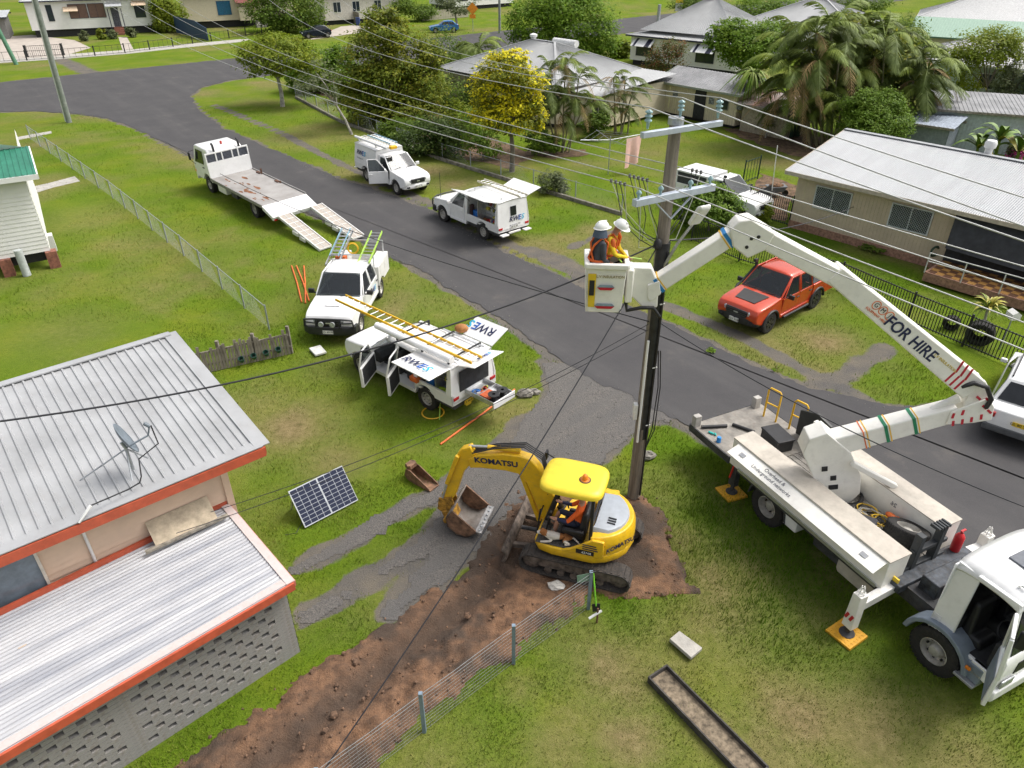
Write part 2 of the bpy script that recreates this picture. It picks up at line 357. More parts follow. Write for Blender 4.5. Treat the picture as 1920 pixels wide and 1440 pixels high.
def ragged(poly,step=.22,amp=.1,seed=1):
    out = []; k = len(poly)
    for i in range(k):
        a, b = Vector(poly[i]), Vector(poly[(i+1)%k]); L = (b-a).length; n = max(1,int(L/step)) if L < 45 else max(1,int(L/3))
        nn = Vector((-(b-a).y,(b-a).x)).normalized()
        for j in range(n):
            p = a.lerp(b,j/n); px_, py_ = np.array([p.x]), np.array([p.y]); w = float(fbm(px_*1.1,py_*1.1,2,seed)[0]) - .5; w2 = float(fbm(px_*7,py_*7,2,seed+5)[0]) - .5
            out.append(p+nn*(w*amp*3.4+w2*amp*1.7))
    return out
def tarmac():
    m = bpy.data.materials.new('worn_asphalt'); m.use_nodes = True; n, l = m.node_tree.nodes, m.node_tree.links; b = n['Principled BSDF']
    b.inputs['Roughness'].default_value = .85; b.inputs['Specular IOR Level'].default_value = .3
    tc = n.new('ShaderNodeTexCoord')
    def noise(sc,det=6,ro=.6,vec=None):
        k = n.new('ShaderNodeTexNoise'); k.inputs['Scale'].default_value = sc; k.inputs['Detail'].default_value = det; k.inputs['Roughness'].default_value = ro; l.new(vec or tc.outputs['Object'],k.inputs['Vector']); return k.outputs['Fac']
    mp = n.new('ShaderNodeMapping'); mp.inputs['Rotation'].default_value = (0,0,R(52)); l.new(tc.outputs['Object'],mp.inputs['Vector'])
    m2 = n.new('ShaderNodeMapping'); m2.inputs['Scale'].default_value = (.06,.9,1); l.new(mp.outputs[0],m2.inputs['Vector'])
    def ramp(f,*st):
        r = n.new('ShaderNodeValToRGB'); e = r.color_ramp.elements
        while len(e) < len(st): e.new(.5)
        for q, (p,c) in zip(e,st): q.position = p; q.color = (*c,1)
        l.new(f,r.inputs['Fac']); return r.outputs['Color']
    a = ramp(noise(1.,5,.6,m2.outputs[0]),(.3,(.040,.039,.042)),(.55,(.058,.056,.058)),(.75,(.10,.096,.094)))
    c = ramp(noise(.6,8,.65),(.35,(.040,.038,.041)),(.6,(.072,.068,.067)),(.7,(.14,.125,.108)))
    d = ramp(noise(60.,4,.8),(.3,(.03,.03,.031)),(.7,(.115,.11,.108)))
    x = n.new('ShaderNodeMix'); x.data_type = 'RGBA'; x.inputs['Factor'].default_value = .5; l.new(a,x.inputs['A']); l.new(c,x.inputs['B'])
    y = n.new('ShaderNodeMix'); y.data_type = 'RGBA'; y.inputs['Factor'].default_value = .35; l.new(x.outputs['Result'],y.inputs['A']); l.new(d,y.inputs['B'])
    l.new(y.outputs['Result'],b.inputs['Base Color'])
    bp = n.new('ShaderNodeBump'); bp.inputs['Strength'].default_value = .35; bp.inputs['Distance'].default_value = .01; l.new(noise(70.,3),bp.inputs['Height']); l.new(bp.outputs['Normal'],b.inputs['Normal'])
    return m
asphalt = tarmac()
rd = MB().poly([(p.x,p.y,.022)for p in ragged(ROAD,.1,.11,4)]).mesh('road',asphalt); struct(link('road',rd))
gravelm = mat('packed_gravel',(.17,.155,.138),.95,scale=26,bump=.9,fine=42,dirt=.3,col2=(.062,.06,.06),attr='rut',acol=(.10,.096,.092))
dx, dy = np.arange(-8.5,7.2,.08), np.arange(10.2,22.6,.08); DX, DY = (q.ravel()for q in np.meshgrid(dx,dy))
dsd = sdist(DX,DY,DRIVE) + .28 * (fbm(DX*1.3,DY*1.3,3,51)-.5) + .2 * (fbm(DX*5,DY*5,2,52)-.5) + np.clip(fbm(DX*.9,DY*.9,3,53)-.6,0,1) * 2. * (DX<1.5)
rut = np.clip(.5+1.6*(fbm(DX*.5+DY*.5,(DY-DX)*2.2,3,54)-.5),0,1)
dm = grid_mesh('driveway',dx,dy,.014+.012*(fbm(DX*3,DY*3,2,55)-.5),dsd<-.02,{'rut':rut}); dm.materials.append(gravelm); struct(link('driveway',dm))
# ---------------- excavated soil: a lumpy sheet with trench, wheel and track prints
sx = np.arange(-12.5,8.2,.07); sy = np.arange(4.3,15.2,.07); SX, SY = np.meshgrid(sx,sy); SXr, SYr = SX.ravel(), SY.ravel()
sds = sdist(SXr,SYr,SOIL) + .7 * (fbm(SXr*1.6,SYr*1.6,3,12)-.5) + .35 * (fbm(SXr*6,SYr*6,2,14)-.5)
tdir = (Vector(G(1000,960)[:2])-Vector(G(420,1395)[:2])).normalized(); tn = Vector((-tdir.y,tdir.x)); t0 = Vector(G(640,1310)[:2])
along = SXr * tdir.x + SYr * tdir.y; across = (SXr-t0.x) * tn.x + (SYr-t0.y) * tn.y
rise = np.clip(-sds/.55,0,1)
zz = .02 + rise * (.24*(fbm(SXr*1.2,SYr*1.2,4,17)-.38)+.22*(fbm(SXr*3.4,SYr*3.4,3,19,.65)-.45)+.10*np.abs(fbm(SXr*8,SYr*8,2,23)-.5))
zz -= rise * .22 * np.exp(-((across+.05)/.38)**2) * (along<G(900,1040).x*tdir.x+G(900,1040).y*tdir.y)          # the trench
for off in (.95,-.85):                                                                                                           # prints of the rubber tracks
    tr = np.exp(-((across-off)/.2)**4); zz += rise * tr * (.022*np.sign(np.sin(along*2*math.pi/.17))-.03)
zz += rise * .16 * np.exp(-(((SXr-G(985,965).x)/.5)**2+((SYr-G(985,965).y)/.6)**2))
exc = np.exp(-(((SXr-1.66)/1.5)**4+((SYr-12.3)/1.35)**4)); zz = zz * (1-exc) + exc * np.minimum(zz,.03)            # flattened under the machine
zz = np.where(sds>-.03,-.05,np.maximum(zz,-.45))
keep = sds < .08
damp = np.clip((fbm(SXr*1.1,SYr*1.1,4,41,.6)-.47)*6,0,1); damp = np.maximum(damp,.9*np.exp(-((across)/.45)**2)); damp = np.maximum(damp,.75*np.exp(-(((SXr-4.2)/.9)**2+((SYr-12.2)/.8)**2))*(.3+fbm(SXr*3,SYr*3,3,43))); damp = np.maximum(damp,np.exp(-(((SXr-G(960,1000).x)/1.0)**2+((SYr-G(960,1000).y)/.7)**2)))
sm = grid_mesh('excavated_soil',sx,sy,zz,keep,{'damp':damp})
soilm = mat('bare_soil',(.24,.128,.068),.95,scale=4.2,col2=(.08,.044,.026),bump=1.,fine=30,attr='damp',acol=(.06,.04,.028),dirt=.2)
sm.materials.append(soilm); struct(link('excavated_soil',sm))
def soil_z(x,y):
    i = int(np.clip(round((y-sy[0])/.07),0,len(sy)-1)) * len(sx) + int(np.clip(round((x-sx[0])/.07),0,len(sx)-1)); return float(max(zz[i],0))
# clods thrown about on the soil
cl = MB()
for i in range(2600):
    k = int(rng.integers(0,len(SXr)))
    if sds[k] > .15 or exc[k] > .4: continue
    r = float(rng.uniform(.010,.042)) * (1.9 if rng.random()<.08 else 1); cl.ball((SXr[k],SYr[k],max(zz[k],0)+r*.4),(r*rng.uniform(.7,1.3),r*rng.uniform(.7,1.3),r*.75),5,4)
co_ = cl.build('soil_clods',mat('soil_clod',(.17,.10,.062),.95,var=.4,scale=14)); struct(co_,'stuff','loose brown clods scattered over the dug soil','soil')
# loose stones along the seal edge and over the driveway
def stones():
    n = 16000; x = rng.uniform(-16,12,n); y = rng.uniform(10,46,n); dr = sdist(x,y,ROAD); dd = sdist(x,y,DRIVE); ok = ((np.abs(dr+.05)<.35)&(rng.random(n)<.8)) | ((dd<0)&(dr>-.3)&(rng.random(n)<.9)); x, y = x[ok], y[ok]; n = len(x)
    s = rng.uniform(.008,.026,n)[:,None,None] * np.where(y>24,1.5,1.)[:,None,None]; o6 = np.array([[1,0,0],[0,1,0],[-1,0,0],[0,-1,0],[0,0,.7],[0,0,-.7]]) * rng.uniform(.6,1.2,(n,6,1)); co = o6 * s; co[:,:,0] += x[:,None]; co[:,:,1] += y[:,None]; co[:,:,2] += .026
    f = np.array([[0,1,4],[1,2,4],[2,3,4],[3,0,4],[1,0,5],[2,1,5],[3,2,5],[0,3,5]]); q = (f[None]+6*np.arange(n)[:,None,None]).reshape(-1,3)
    me = bpy.data.meshes.new('loose_gravel'); me.vertices.add(6*n); me.vertices.foreach_set('co',co.ravel()); me.loops.add(q.size); me.loops.foreach_set('vertex_index',q.ravel().astype(np.int32)); me.polygons.add(len(q)); me.polygons.foreach_set('loop_start',np.arange(0,q.size,3,dtype=np.int32)); me.update(calc_edges=True)
    me.materials.append(mat('loose_stone',(.26,.24,.21),.9,scale=9,col2=(.10,.097,.093))); return me
struct(link('loose_gravel',stones()),'stuff','loose gravel along the road edge and driveway','gravel')
# ---------------- grass blades, one object of stuff
def blades():
    P = []; Hh = []
    for (x0,x1,y0,y1,dens,hs) in ((-9,13,6,15,760,.055),(-13,15,15,24,260,.07),(-22,20,24,38,75,.085),(-34,24,38,62,18,.10)):
        n = int((x1-x0)*(y1-y0)*dens); x = rng.uniform(x0,x1,n); y = rng.uniform(y0,y1,n)
        # only where the photograph's field of view reaches
        depth = y * math.cos(TILT) + CAMH * math.sin(TILT); ok = np.abs(x) < depth * .76
        x, y = x[ok], y[ok]; P.append(np.stack([x,y],1)); Hh.append(np.full(len(x),hs))
    P = np.concatenate(P); hs = np.concatenate(Hh); x, y = P[:,0], P[:,1]
    g = gravelly(x,y); dr = dryness(x,y); clump = fbm(x*1.7,y*1.7,3,77)
    ok = (sdist(x,y,ROAD)>.02) & (sdist(x,y,DRIVE)+np.clip(fbm(x*.9,y*.9,3,53)-.6,0,1)*2.*(x<1.5)+.25*(fbm(x*1.3,y*1.3,3,51)-.5)>0) & (sdist(x,y,SOIL)>-.05) & (rng.random(len(x))>g*1.15) & (rng.random(len(x))>dr*.55) & (rng.random(len(x))<.35+clump+.5*np.exp(-(((x-5.2)/2.6)**2+((y-12.2)/2.6)**2)))
    for q in NOGRASS:
        ok &= sdist(x,y,q) > .02
    x, y, hs, dr, clump = x[ok], y[ok], hs[ok], dr[ok], clump[ok]; n = len(x)
    tall = np.exp(-(((x-5.2)/2.6)**2+((y-12.2)/2.6)**2)); edge = np.exp(-np.clip(sdist(x,y,ROAD),0,9)/.7)
    h = hs * (.45+1.3*clump**1.5) * rng.uniform(.5,1.5,n) * (1+1.7*tall+.9*edge) * (1-.4*dr); a = rng.uniform(0,2*math.pi,n); ln = h * rng.uniform(.1,.8,n); b = rng.uniform(0,2*math.pi,n)
    w = .006 + hs * .085
    co = np.zeros((n,3,3)); co[:,0] = np.stack([x+w*np.cos(a),y+w*np.sin(a),np.full(n,-.02)],1); co[:,1] = np.stack([x-w*np.cos(a),y-w*np.sin(a),np.full(n,-.02)],1)
    co[:,2] = np.stack([x+ln*np.cos(b),y+ln*np.sin(b),h],1)
    me = bpy.data.meshes.new('grass'); me.vertices.add(3*n); me.vertices.foreach_set('co',co.ravel()); me.loops.add(3*n); me.loops.foreach_set('vertex_index',np.arange(3*n,dtype=np.int32))
    me.polygons.add(n); me.polygons.foreach_set('loop_start',np.arange(0,3*n,3,dtype=np.int32)); me.update(calc_edges=True)
    at = me.attributes.new('dry','FLOAT','POINT'); at.data.foreach_set('value',np.repeat(np.clip(dr*.75+rng.normal(.08,.16,n),0,1),3).astype(np.float32))
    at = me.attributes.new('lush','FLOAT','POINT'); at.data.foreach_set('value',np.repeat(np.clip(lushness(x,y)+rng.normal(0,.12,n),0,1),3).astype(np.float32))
    gb = mat('grass_blade',(.165,.235,.015),.9,scale=.5,col2=(.078,.155,.01),spec=.05,attr='dry',acol=(.33,.27,.10)); me.materials.append(gb); n_, l_ = gb.node_tree.nodes, gb.node_tree.links; bs = n_['Principled BSDF'].inputs['Base Color']
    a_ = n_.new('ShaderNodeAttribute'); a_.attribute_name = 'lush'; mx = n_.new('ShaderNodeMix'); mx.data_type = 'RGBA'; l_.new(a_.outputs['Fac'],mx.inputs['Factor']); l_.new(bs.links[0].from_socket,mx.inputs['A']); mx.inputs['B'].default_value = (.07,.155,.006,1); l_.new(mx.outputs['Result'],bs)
    return me
# ================================================================ VEHICLES  (local frame: x forward, y left, z up, origin on the ground between the axles)
WM = {}
def wheel(parent,x,y,r=.39,w=.26,style='steel',steer=0):
    k = (r,w,style); side = 1 if y > 0 else -1
    if k not in WM:
        RX = Matrix.Rotation(-math.pi/2,4,'X')     # lathe axis -> +y outward
        ri = r * (.60 if style!='truck' else.56)
        ty = MB().lathe([(ri,-w*.46),(r*.80,-w*.5),(r*.95,-w*.47),(r,-w*.36),(r*.985,-w*.1),(r*.985,w*.1),(r,w*.36),(r*.95,w*.47),(r*.80,w*.5),(ri,w*.46)],32,RX)
        nb = 40
        for j in range(nb):                             # tread blocks
            a = 2 * math.pi * j / nb
            for zc in (-.3,.3):
                Mx = RX @ Matrix.Rotation(a+(.07 if zc>0 else 0),4,'Z'); ty.bm(r*.97,r*1.012,-r*.045,r*.045,w*(zc-.15),w*(zc+.15),Mx)
        tym = ty.mesh('tyre',rubber,50)
        if style == 'truck': pf = [(ri,w*.44),(ri*.93,w*.46),(ri*.88,w*.30),(ri*.84,w*.02),(ri*.62,-.02),(ri*.5,.02),(ri*.42,.10),(ri*.36,.13),(.001,.14)]
        elif style == 'alloy': pf = [(ri,w*.45),(ri*.93,w*.46),(ri*.90,w*.30),(ri*.84,w*.05),(ri*.5,w*.02),(.001,w*.05)]
        else: pf = [(ri,w*.44),(ri*.93,w*.46),(ri*.88,w*.28),(ri*.80,w*.10),(ri*.66,w*.30),(ri*.45,w*.30),(ri*.34,w*.12),(ri*.22,w*.34),(.001,w*.36)]
        rb = MB().lathe(pf,28,RX)
        if style == 'alloy':
            for j in range(6):
                a = 2 * math.pi * j / 6
                for d in (-.16,.16): rb.bar(RX@Vector((ri*.12*math.cos(a),ri*.12*math.sin(a),w*.38)),RX@Vector((ri*.93*math.cos(a+d),ri*.93*math.sin(a+d),w*.42)),.045,.05,(0,1,0))
        rm = rb.mesh('rim',mat('dark_alloy',(.07,.068,.065),.4,.5)if style=='alloy' else rimm,45)
        hb = MB(); nh = 8 if style == 'truck' else 10
        for j in range(nh):
            a = 2 * math.pi * j / nh; rr = ri * (.72 if style=='truck' else.73); zc = w * (.04 if style=='truck' else.245)
            hb.lathe([(ri*.085,-.01),(ri*.085,.012 if style!='truck' else.03),(.001,.013 if style!='truck' else.031)],8,RX@Matrix.Translation((rr*math.cos(a),rr*math.sin(a),zc)))
        hm = hb.mesh('wheel_holes',black)
        WM[k] = (tym,rm,hm)
    e = empty('wheel',parent,(x,y,r),(0,0,(math.pi if side<0 else 0)+steer))
    link('tyre',WM[k][0],e); link('rim',WM[k][1],e)
    if style != 'alloy': link('vent_holes',WM[k][2],e)['kind'] = 'stuff'
    return e
def arch_pts(cx,r,z0,n=9,cz=.40):      # points over a wheel from the rear to the front of the arch (increasing x)
    a0 = math.asin(max(-1,min(1,(z0-cz)/r))); return [(cx+r*math.cos(math.pi-a0-(math.pi-2*a0)*i/n),cz+r*math.sin(math.pi-a0-(math.pi-2*a0)*i/n))for i in range(n+1)]
def rwes(parent,p,right,up,s,small=True,name='lettering'):
    M = face_M(p,right,up); off = 0
    for ch, wd, m in (('RW',1.62,navy),('E',.60,mat('blue_print',(.015,.10,.42),.5,var=.05)),('S',.62,cyan)):
        text(name,ch,s,m,parent,M@Matrix.Translation((off*s,0,0)),.25,.004,'LEFT',.012*s); off += wd
    if small: text('small_lettering','PH: 02 6662 1777',s*.27,inkg,parent,M@Matrix.Translation((s*.1,-s*.85,0)),0,.003,'LEFT')
def plate(parent,p,right,s='',m=None,tm=None,w=.37):
    M = face_M(p,right,(0,0,1)); b = MB().bm(-w/2,w/2,-.065,.065,0,.008,M).build('number_plate',m or platew,parent)
    if s: text('plate_number',s,.11,tm or blackp,b,M@Matrix.Translation((0,0,.010)),0,.002)
    return b
def ladder(name,label,p0,p1,wid,mside,mrung,up=(0,0,1),n=12,th=.07,group=None,parts2=None):
    t = thing(name,label,'ladder',group=group); p0, p1 = Vector(p0), Vector(p1); x = (p1-p0).normalized(); y = Vector(up).cross(x).normalized()
    for s in (-1,1): MB().bar(p0+y*s*wid/2,p1+y*s*wid/2,.03,th,up).build('stile',mside,t)
    rm = MB().tube([(0,-wid/2+.014,0),(0,wid/2-.014,0)],.017,6).mesh('rung',mrung,60)
    ang = math.atan2(y.y,y.x) - math.pi / 2
    for i in range(n):
        q = p0.lerp(p1,(i+.5)/n); e = link('rung',rm,t); e.matrix_world = face_M(q,y.cross(Vector(up)),y)
    return t
def place(t,front,rear,wb,track,visible):        # front/rear: ground points under the wheels on the visible side
    f, r = Vector(front[:2]), Vector(rear[:2]); d = (f-r).normalized(); mid = (f+r) / 2; left = Vector((-d.y,d.x))
    c = mid + left * (-1 if visible=='left' else 1) * track / 2
    t.location = (c.x,c.y,.0); t.rotation_euler = (0,0,math.atan2(d.y,d.x)); return t
def world_of(t,p):
    return Matrix.Translation(t.location) @ t.rotation_euler.to_matrix().to_4x4() @ Vector(p)

def ute(name,label,paint,wb=3.22,cab='single',trim=None,flare=None,doors_open=(),r=.385,grille=black,bullbar=False,cat='ute',style='steel',bumper=None,snorkel=False,hoodscoop=False,glass_m=None):
    t = thing(name,label,cat); fa = wb / 2; w = .92; gl = glass_m or glass
    xh = fa - .66; xb = xh - 1.10; xc = xb - (.86 if cab=='dual' else.16); nose = fa + .87; belt = 1.14; roof = 1.80; xw = xh - .62
    trim = trim or paint; bumper = bumper or paint
    def warp(q):
        k = max(0,q.x-(fa+.15)) / .75; q.y *= 1 - .13 * k * k
        if q.z > .95: q.y *= 1 - .10 * ((q.z-.95)/.3)
        if q.z > 1.0: q.z += .035 * (1-(q.y/.9)**2)
        return q
    out = [(xh,.45)] + arch_pts(fa,r+.075,.45) + [(nose-.22,.50),(nose-.05,.58),(nose,.72),(nose-.02,.90),(nose-.10,1.02),(nose-.30,1.08),(fa+.1,1.14),(xh+.28,1.18),(xh,1.19)]
    MB().prism(out,-w,w,[(0,.03),(.03,0),(.16,0),(.35,0),(.5,0),(.65,0),(.84,0),(.97,0),(1,.03)],warp).build('front_body',paint,t,bevel=.025)
    # bumper, grille, lamps
    MB().prism([(nose-.25,.40),(nose+.02,.42),(nose+.06,.56),(nose+.02,.66),(nose-.25,.66)],-w*.9,w*.9,[(0,.02),(.1,0),(.5,0),(.9,0),(1,.02)],lambda q:Vector((q.x-.16*(abs(q.y)/.83)**3,q.y,q.z))).build('front_bumper',bumper,t,bevel=.03)
    g = MB().bm(nose-.06,nose+.012,-.44,.44,.70,.94).build('grille',grille,t,bevel=.02)
    bs = MB()
    for i in range(3): bs.bm(nose+.012,nose+.03,-.42,.42,.735+i*.07,.762+i*.07)
    bs.build('grille_bar',mat('dark_chrome',(.09,.09,.095),.35,.6),g)
    MB().bm(nose+.03,nose+.042,-.09,.09,.80,.845).build('badge',alu,g)
    for s in (-1,1):
        MB().prism([(nose-.30,.84),(nose-.01,.78),(nose+.0,.90),(nose-.10,.99),(nose-.34,.99)],s*.46,s*.80,None,lambda q:Vector((q.x-.15*max(0,(abs(q.y)-.44)/.36)**2+.02,q.y,q.z))).build('headlight',lampg,t,bevel=.02)
        MB().box((nose-.0,s*.62,.54),(.08,.16,.09)).build('fog_lamp',black,t,bevel=.015)
    plate(t,(nose+.067,0,.56),(0,1,0),'CD 49 PM' if bullbar else 'BX 17 TK')
    # cab: floor, rear wall, pillars, roof
    c = MB(); c.bm(xc,xh+.02,-w+.02,w-.02,.40,.52); c.bm(xc-.03,xc+.04,-w+.03,w-.03,.52,belt+.02)
    for s in (-1,1):
        c.bar((xh+.06,s*(w-.1),belt+.04),(xw,s*.70,roof-.02),.07,.055); c.bar((xb+.03,s*(w-.07),.5),(xb+.03,s*(w-.07),belt),.06,.10,(1,0,0)); c.bar((xb+.03,s*(w-.075),belt),(xb+.0,s*.71,roof-.02),.06,.09,(1,0,0))
        c.bar((xc+.03,s*(w-.075),belt-.1),(xc+.14,s*.70,roof-.02),.07,.12,(1,0,0))
        if cab == 'single': c.poly([(xb,s*(w-.06),.5),(xc,s*(w-.06),.5),(xc,s*(w-.06),belt),(xc+.12,s*.72,roof-.03),(xb,s*.72,roof-.03),(xb,s*(w-.06),belt)],.03)
        c.bm(xc,xh,s*(w-.10)-.05,s*(w-.10)+.05,.40,.50)
    c.build('cab_frame',paint,t,bevel=.012)
    rf = MB(); nx, ny = 7, 9; o = 0
    for i in range(nx):
        fx = i / (nx-1); x = xc + .10 + (xw+.06-xc-.10) * fx; dz = -.05 * (abs(fx-.5)*2) ** 4
        for j in range(ny):
            y = -.76 + 1.52 * j / (ny-1); k = abs(y) / .76; rf.v.append((x,y*(1-.05*fx**3),roof+.045*(1-k**2)-.075*k**8+dz))
    for i in range(nx-1):
        for j in range(ny-1): a = i * ny + j; rf.f.append((a,a+1,a+ny+1,a+ny))
    ro = rf.build('roof',paint,t,smooth=60); so_ = ro.modifiers.new('solid','SOLIDIFY'); so_.thickness = .05
    ws = MB(); 
    for i in range(5):
        f = i / 4
        for j in range(7):
            y = (j/6-.5) * 2; ws.v.append((xh+.17-(xh+.13-xw)*f+.05*(1-y*y)*(1-.4*f),y*(.80-.12*f),belt+.05+(roof-belt-.05)*f))
    for i in range(4):
        for j in range(6): a = i * 7 + j; ws.f.append((a,a+1,a+8,a+7))
    ws.build('windscreen',gl,t,smooth=80)
    for s in (-.4,.35): MB().bar((xh+.22,s-.25,belt+.085),(xh+.12,s+.22,belt+.13),.015,.012).build('wiper',black,t)
    MB().poly([(xc+.0,-.76,belt+.06),(xc+.0,.76,belt+.06),(xc+.11,.66,roof-.06),(xc+.11,-.66,roof-.06)]).build('rear_window',gl,t)
    # interior
    MB().prism([(xh-.02,.75),(xh+.10,1.13),(xh-.22,1.12),(xh-.34,.95),(xh-.25,.75)],-w+.12,w-.12).build('dashboard',dark,t,bevel=.02)
    for s in (-.38,.38):
        for x in ([xb+.28,xc+.32]if cab=='dual' else[xb+.25]):
            MB().prism([(x-.16,.52),(x+.36,.52),(x+.36,.80),(x+.02,.76),(x-.12,1.36),(x-.27,1.36)],s-.25,s+.25).build('seat',seatm,t,bevel=.05)
    MB().lathe([(.18,-.015),(.20,0),(.18,.015),(.165,0)],18,Matrix.Translation((xh-.42,-.38,1.02))@Matrix.Rotation(R(62),4,'Y'),True).build('steering_wheel',black,t,smooth=60)
    # doors
    for s in (1,-1):
        for di, (x0,ln,front) in enumerate([(xh-.012,1.085,True)]+([(xb-.012,.84,False)]if cab=='dual' else[])):
            ang = dict(doors_open).get((s,di),0)
            d = MB().prism([(-ln,.47),(-.0,.47),(0,belt),(-ln,belt)],-.09*s,0,[(0,0),(.7,0),(1,.012)],lambda q:Vector((q.x,q.y-s*(.03*max(0,(q.z-.95)/.2)+.05*max(0,(.62-q.z)/.15)),q.z)))
            f0 = -.58 if front else -.03; top = roof - .045; yi = -s * (w-.735); rl = -ln + (.0 if front or cab=='single' else.10)
            P0, P1, P2, P3 = (-.06,-s*.05,belt), (f0,yi,top), (rl-.0,yi,top), (-ln+.02,-s*.05,belt)
            for a, b in ((P0,P1),(P1,P2),(P2,P3)): d.bar(a,b,.04,.05)
            do = d.build('door',paint,t,loc=(x0,s*w,0),bevel=.012)
            MB().poly([P0,P1,P2,P3]).build('window',gl,do)
            MB().poly([(-ln+.06,-s*.146,.54),(-.06,-s*.146,.54),(-.06,-s*.126,belt-.03),(-ln+.06,-s*.126,belt-.03)],.006).build('door_trim',dark,do)
            MB().bm(-ln+.07,-ln+.24,min(-s*.012,s*.022),max(-s*.012,s*.022),.97,1.005).build('handle',trim if trim is not paint else paint,do,bevel=.008)
            if front:
                mr = MB().box((-.14,s*.16,belt+.10),(.10,.22,.17)).box((-.14,s*.02,belt+.03),(.06,.12,.05)).build('mirror',black if trim is black else trim,do,bevel=.03)
            do.rotation_euler = (0,0,R(ang)*s*-1)
    # flares, wheels, chassis
    for s in (1,-1):
        wheel(t,fa,s*(w-.145),r,.26,style); wheel(t,-fa,s*(w-.145),r,.26,style)
        if flare:
            for cx in (fa,-fa): MB().tube([(p[0],s*(w-.01),p[1])for p in arch_pts(cx,r+.085,.44)],.05,6).build('wheel_flare',flare,t,smooth=60)
    MB().bm(-fa-1.0,nose-.3,-.45,.45,.36,.62).bm(fa-.05,fa+.05,-.7,.7,.34,.44).bm(-fa-.06,-fa+.06,-.7,.7,.34,.44).bm(fa-.42,fa+.42,-.6,.6,.6,.9).build('chassis',chassis,t)
    if bullbar:
        bb = MB(); x = nose + .12
        bb.prism([(x-.28,.38),(x+.02,.40),(x+.05,.52),(x+.02,.70),(x-.26,.70)],-.93,.93,[(0,.02),(.12,0),(.5,0),(.88,0),(1,.02)],lambda q:Vector((q.x-.22*max(0,(abs(q.y)-.5)/.43)**2,q.y,q.z)))
        bb.tube([(x-.14,-.88,.66),(x-.10,-.84,.95),(x-.0,-.5,1.02),(x+.02,0,1.03),(x-.0,.5,1.02),(x-.10,.84,.95),(x-.14,.88,.66)],.035,8)
        for s in (-1,1): bb.tube([(x,s*.42,.68),(x,s*.40,1.03)],.03,8); bb.tube([(x-.02,s*.42,.85),(x-.11,s*.86,.84)],.025,8)
        b_ = bb.build('bull_bar',mat('black_steel',(.022,.023,.025),.5),t,bevel=.012)
        for s in (-.2,.2): MB().lathe([(.001,.06),(.095,.06),(.10,.03),(.07,-.04)],16,Matrix.Translation((x+.05,s,.86))@Matrix.Rotation(R(90),4,'Y')).build('spot_lamp',lampg,b_,smooth=40)
        plate(t,(x+.062,0,.55),(0,1,0),'CD 49 PM')
    if hoodscoop: MB().poly([(fa+.45,-.40,1.150),(fa+.45,.40,1.150),(fa-.28,.52,1.222),(fa-.28,-.52,1.222)],.01).build('bonnet_decal',mat('matt_black_vinyl',(.03,.028,.028),.6),t)
    if snorkel:
        MB().tube([(fa-.25,-w+.02,1.0),(fa-.45,-w-.02,1.15),(xh-.05,-w+.0,1.25),(xw+.1,-.76,1.78),(xw+.12,-.76,1.96)],[.05,.05,.045,.045,.05],8).box((xw+.15,-.76,2.0),(.14,.1,.11)).build('snorkel',black,t,smooth=50)
    t['dims'] = [xh,xb,xc,nose,fa,w,belt,roof]; return t
def D(t): return [float(q)for q in t['dims']]
def tail(t,x,w=.92,z=.62,bump=True,lamp_z=.80,pl=None):
    for s in (-1,1):
        MB().box((x-.012,s*(w-.13),lamp_z),(.03,.22,.10)).build('tail_light',redl,t,bevel=.01)
    if bump:
        b = MB().bm(x-.10,x-.02,-.35,.35,.50,.58)
        for s in (-1,1): b.bm(x-.26,x-.02,s*.68-.2,s*.68+.2,.50,.56)
        b.build('rear_step',whited,t,bevel=.012)
    plate(t,(x-.035,0 if bump else.3,z),(0,-1,0),pl or 'CR 71 KF',platey if pl else None)
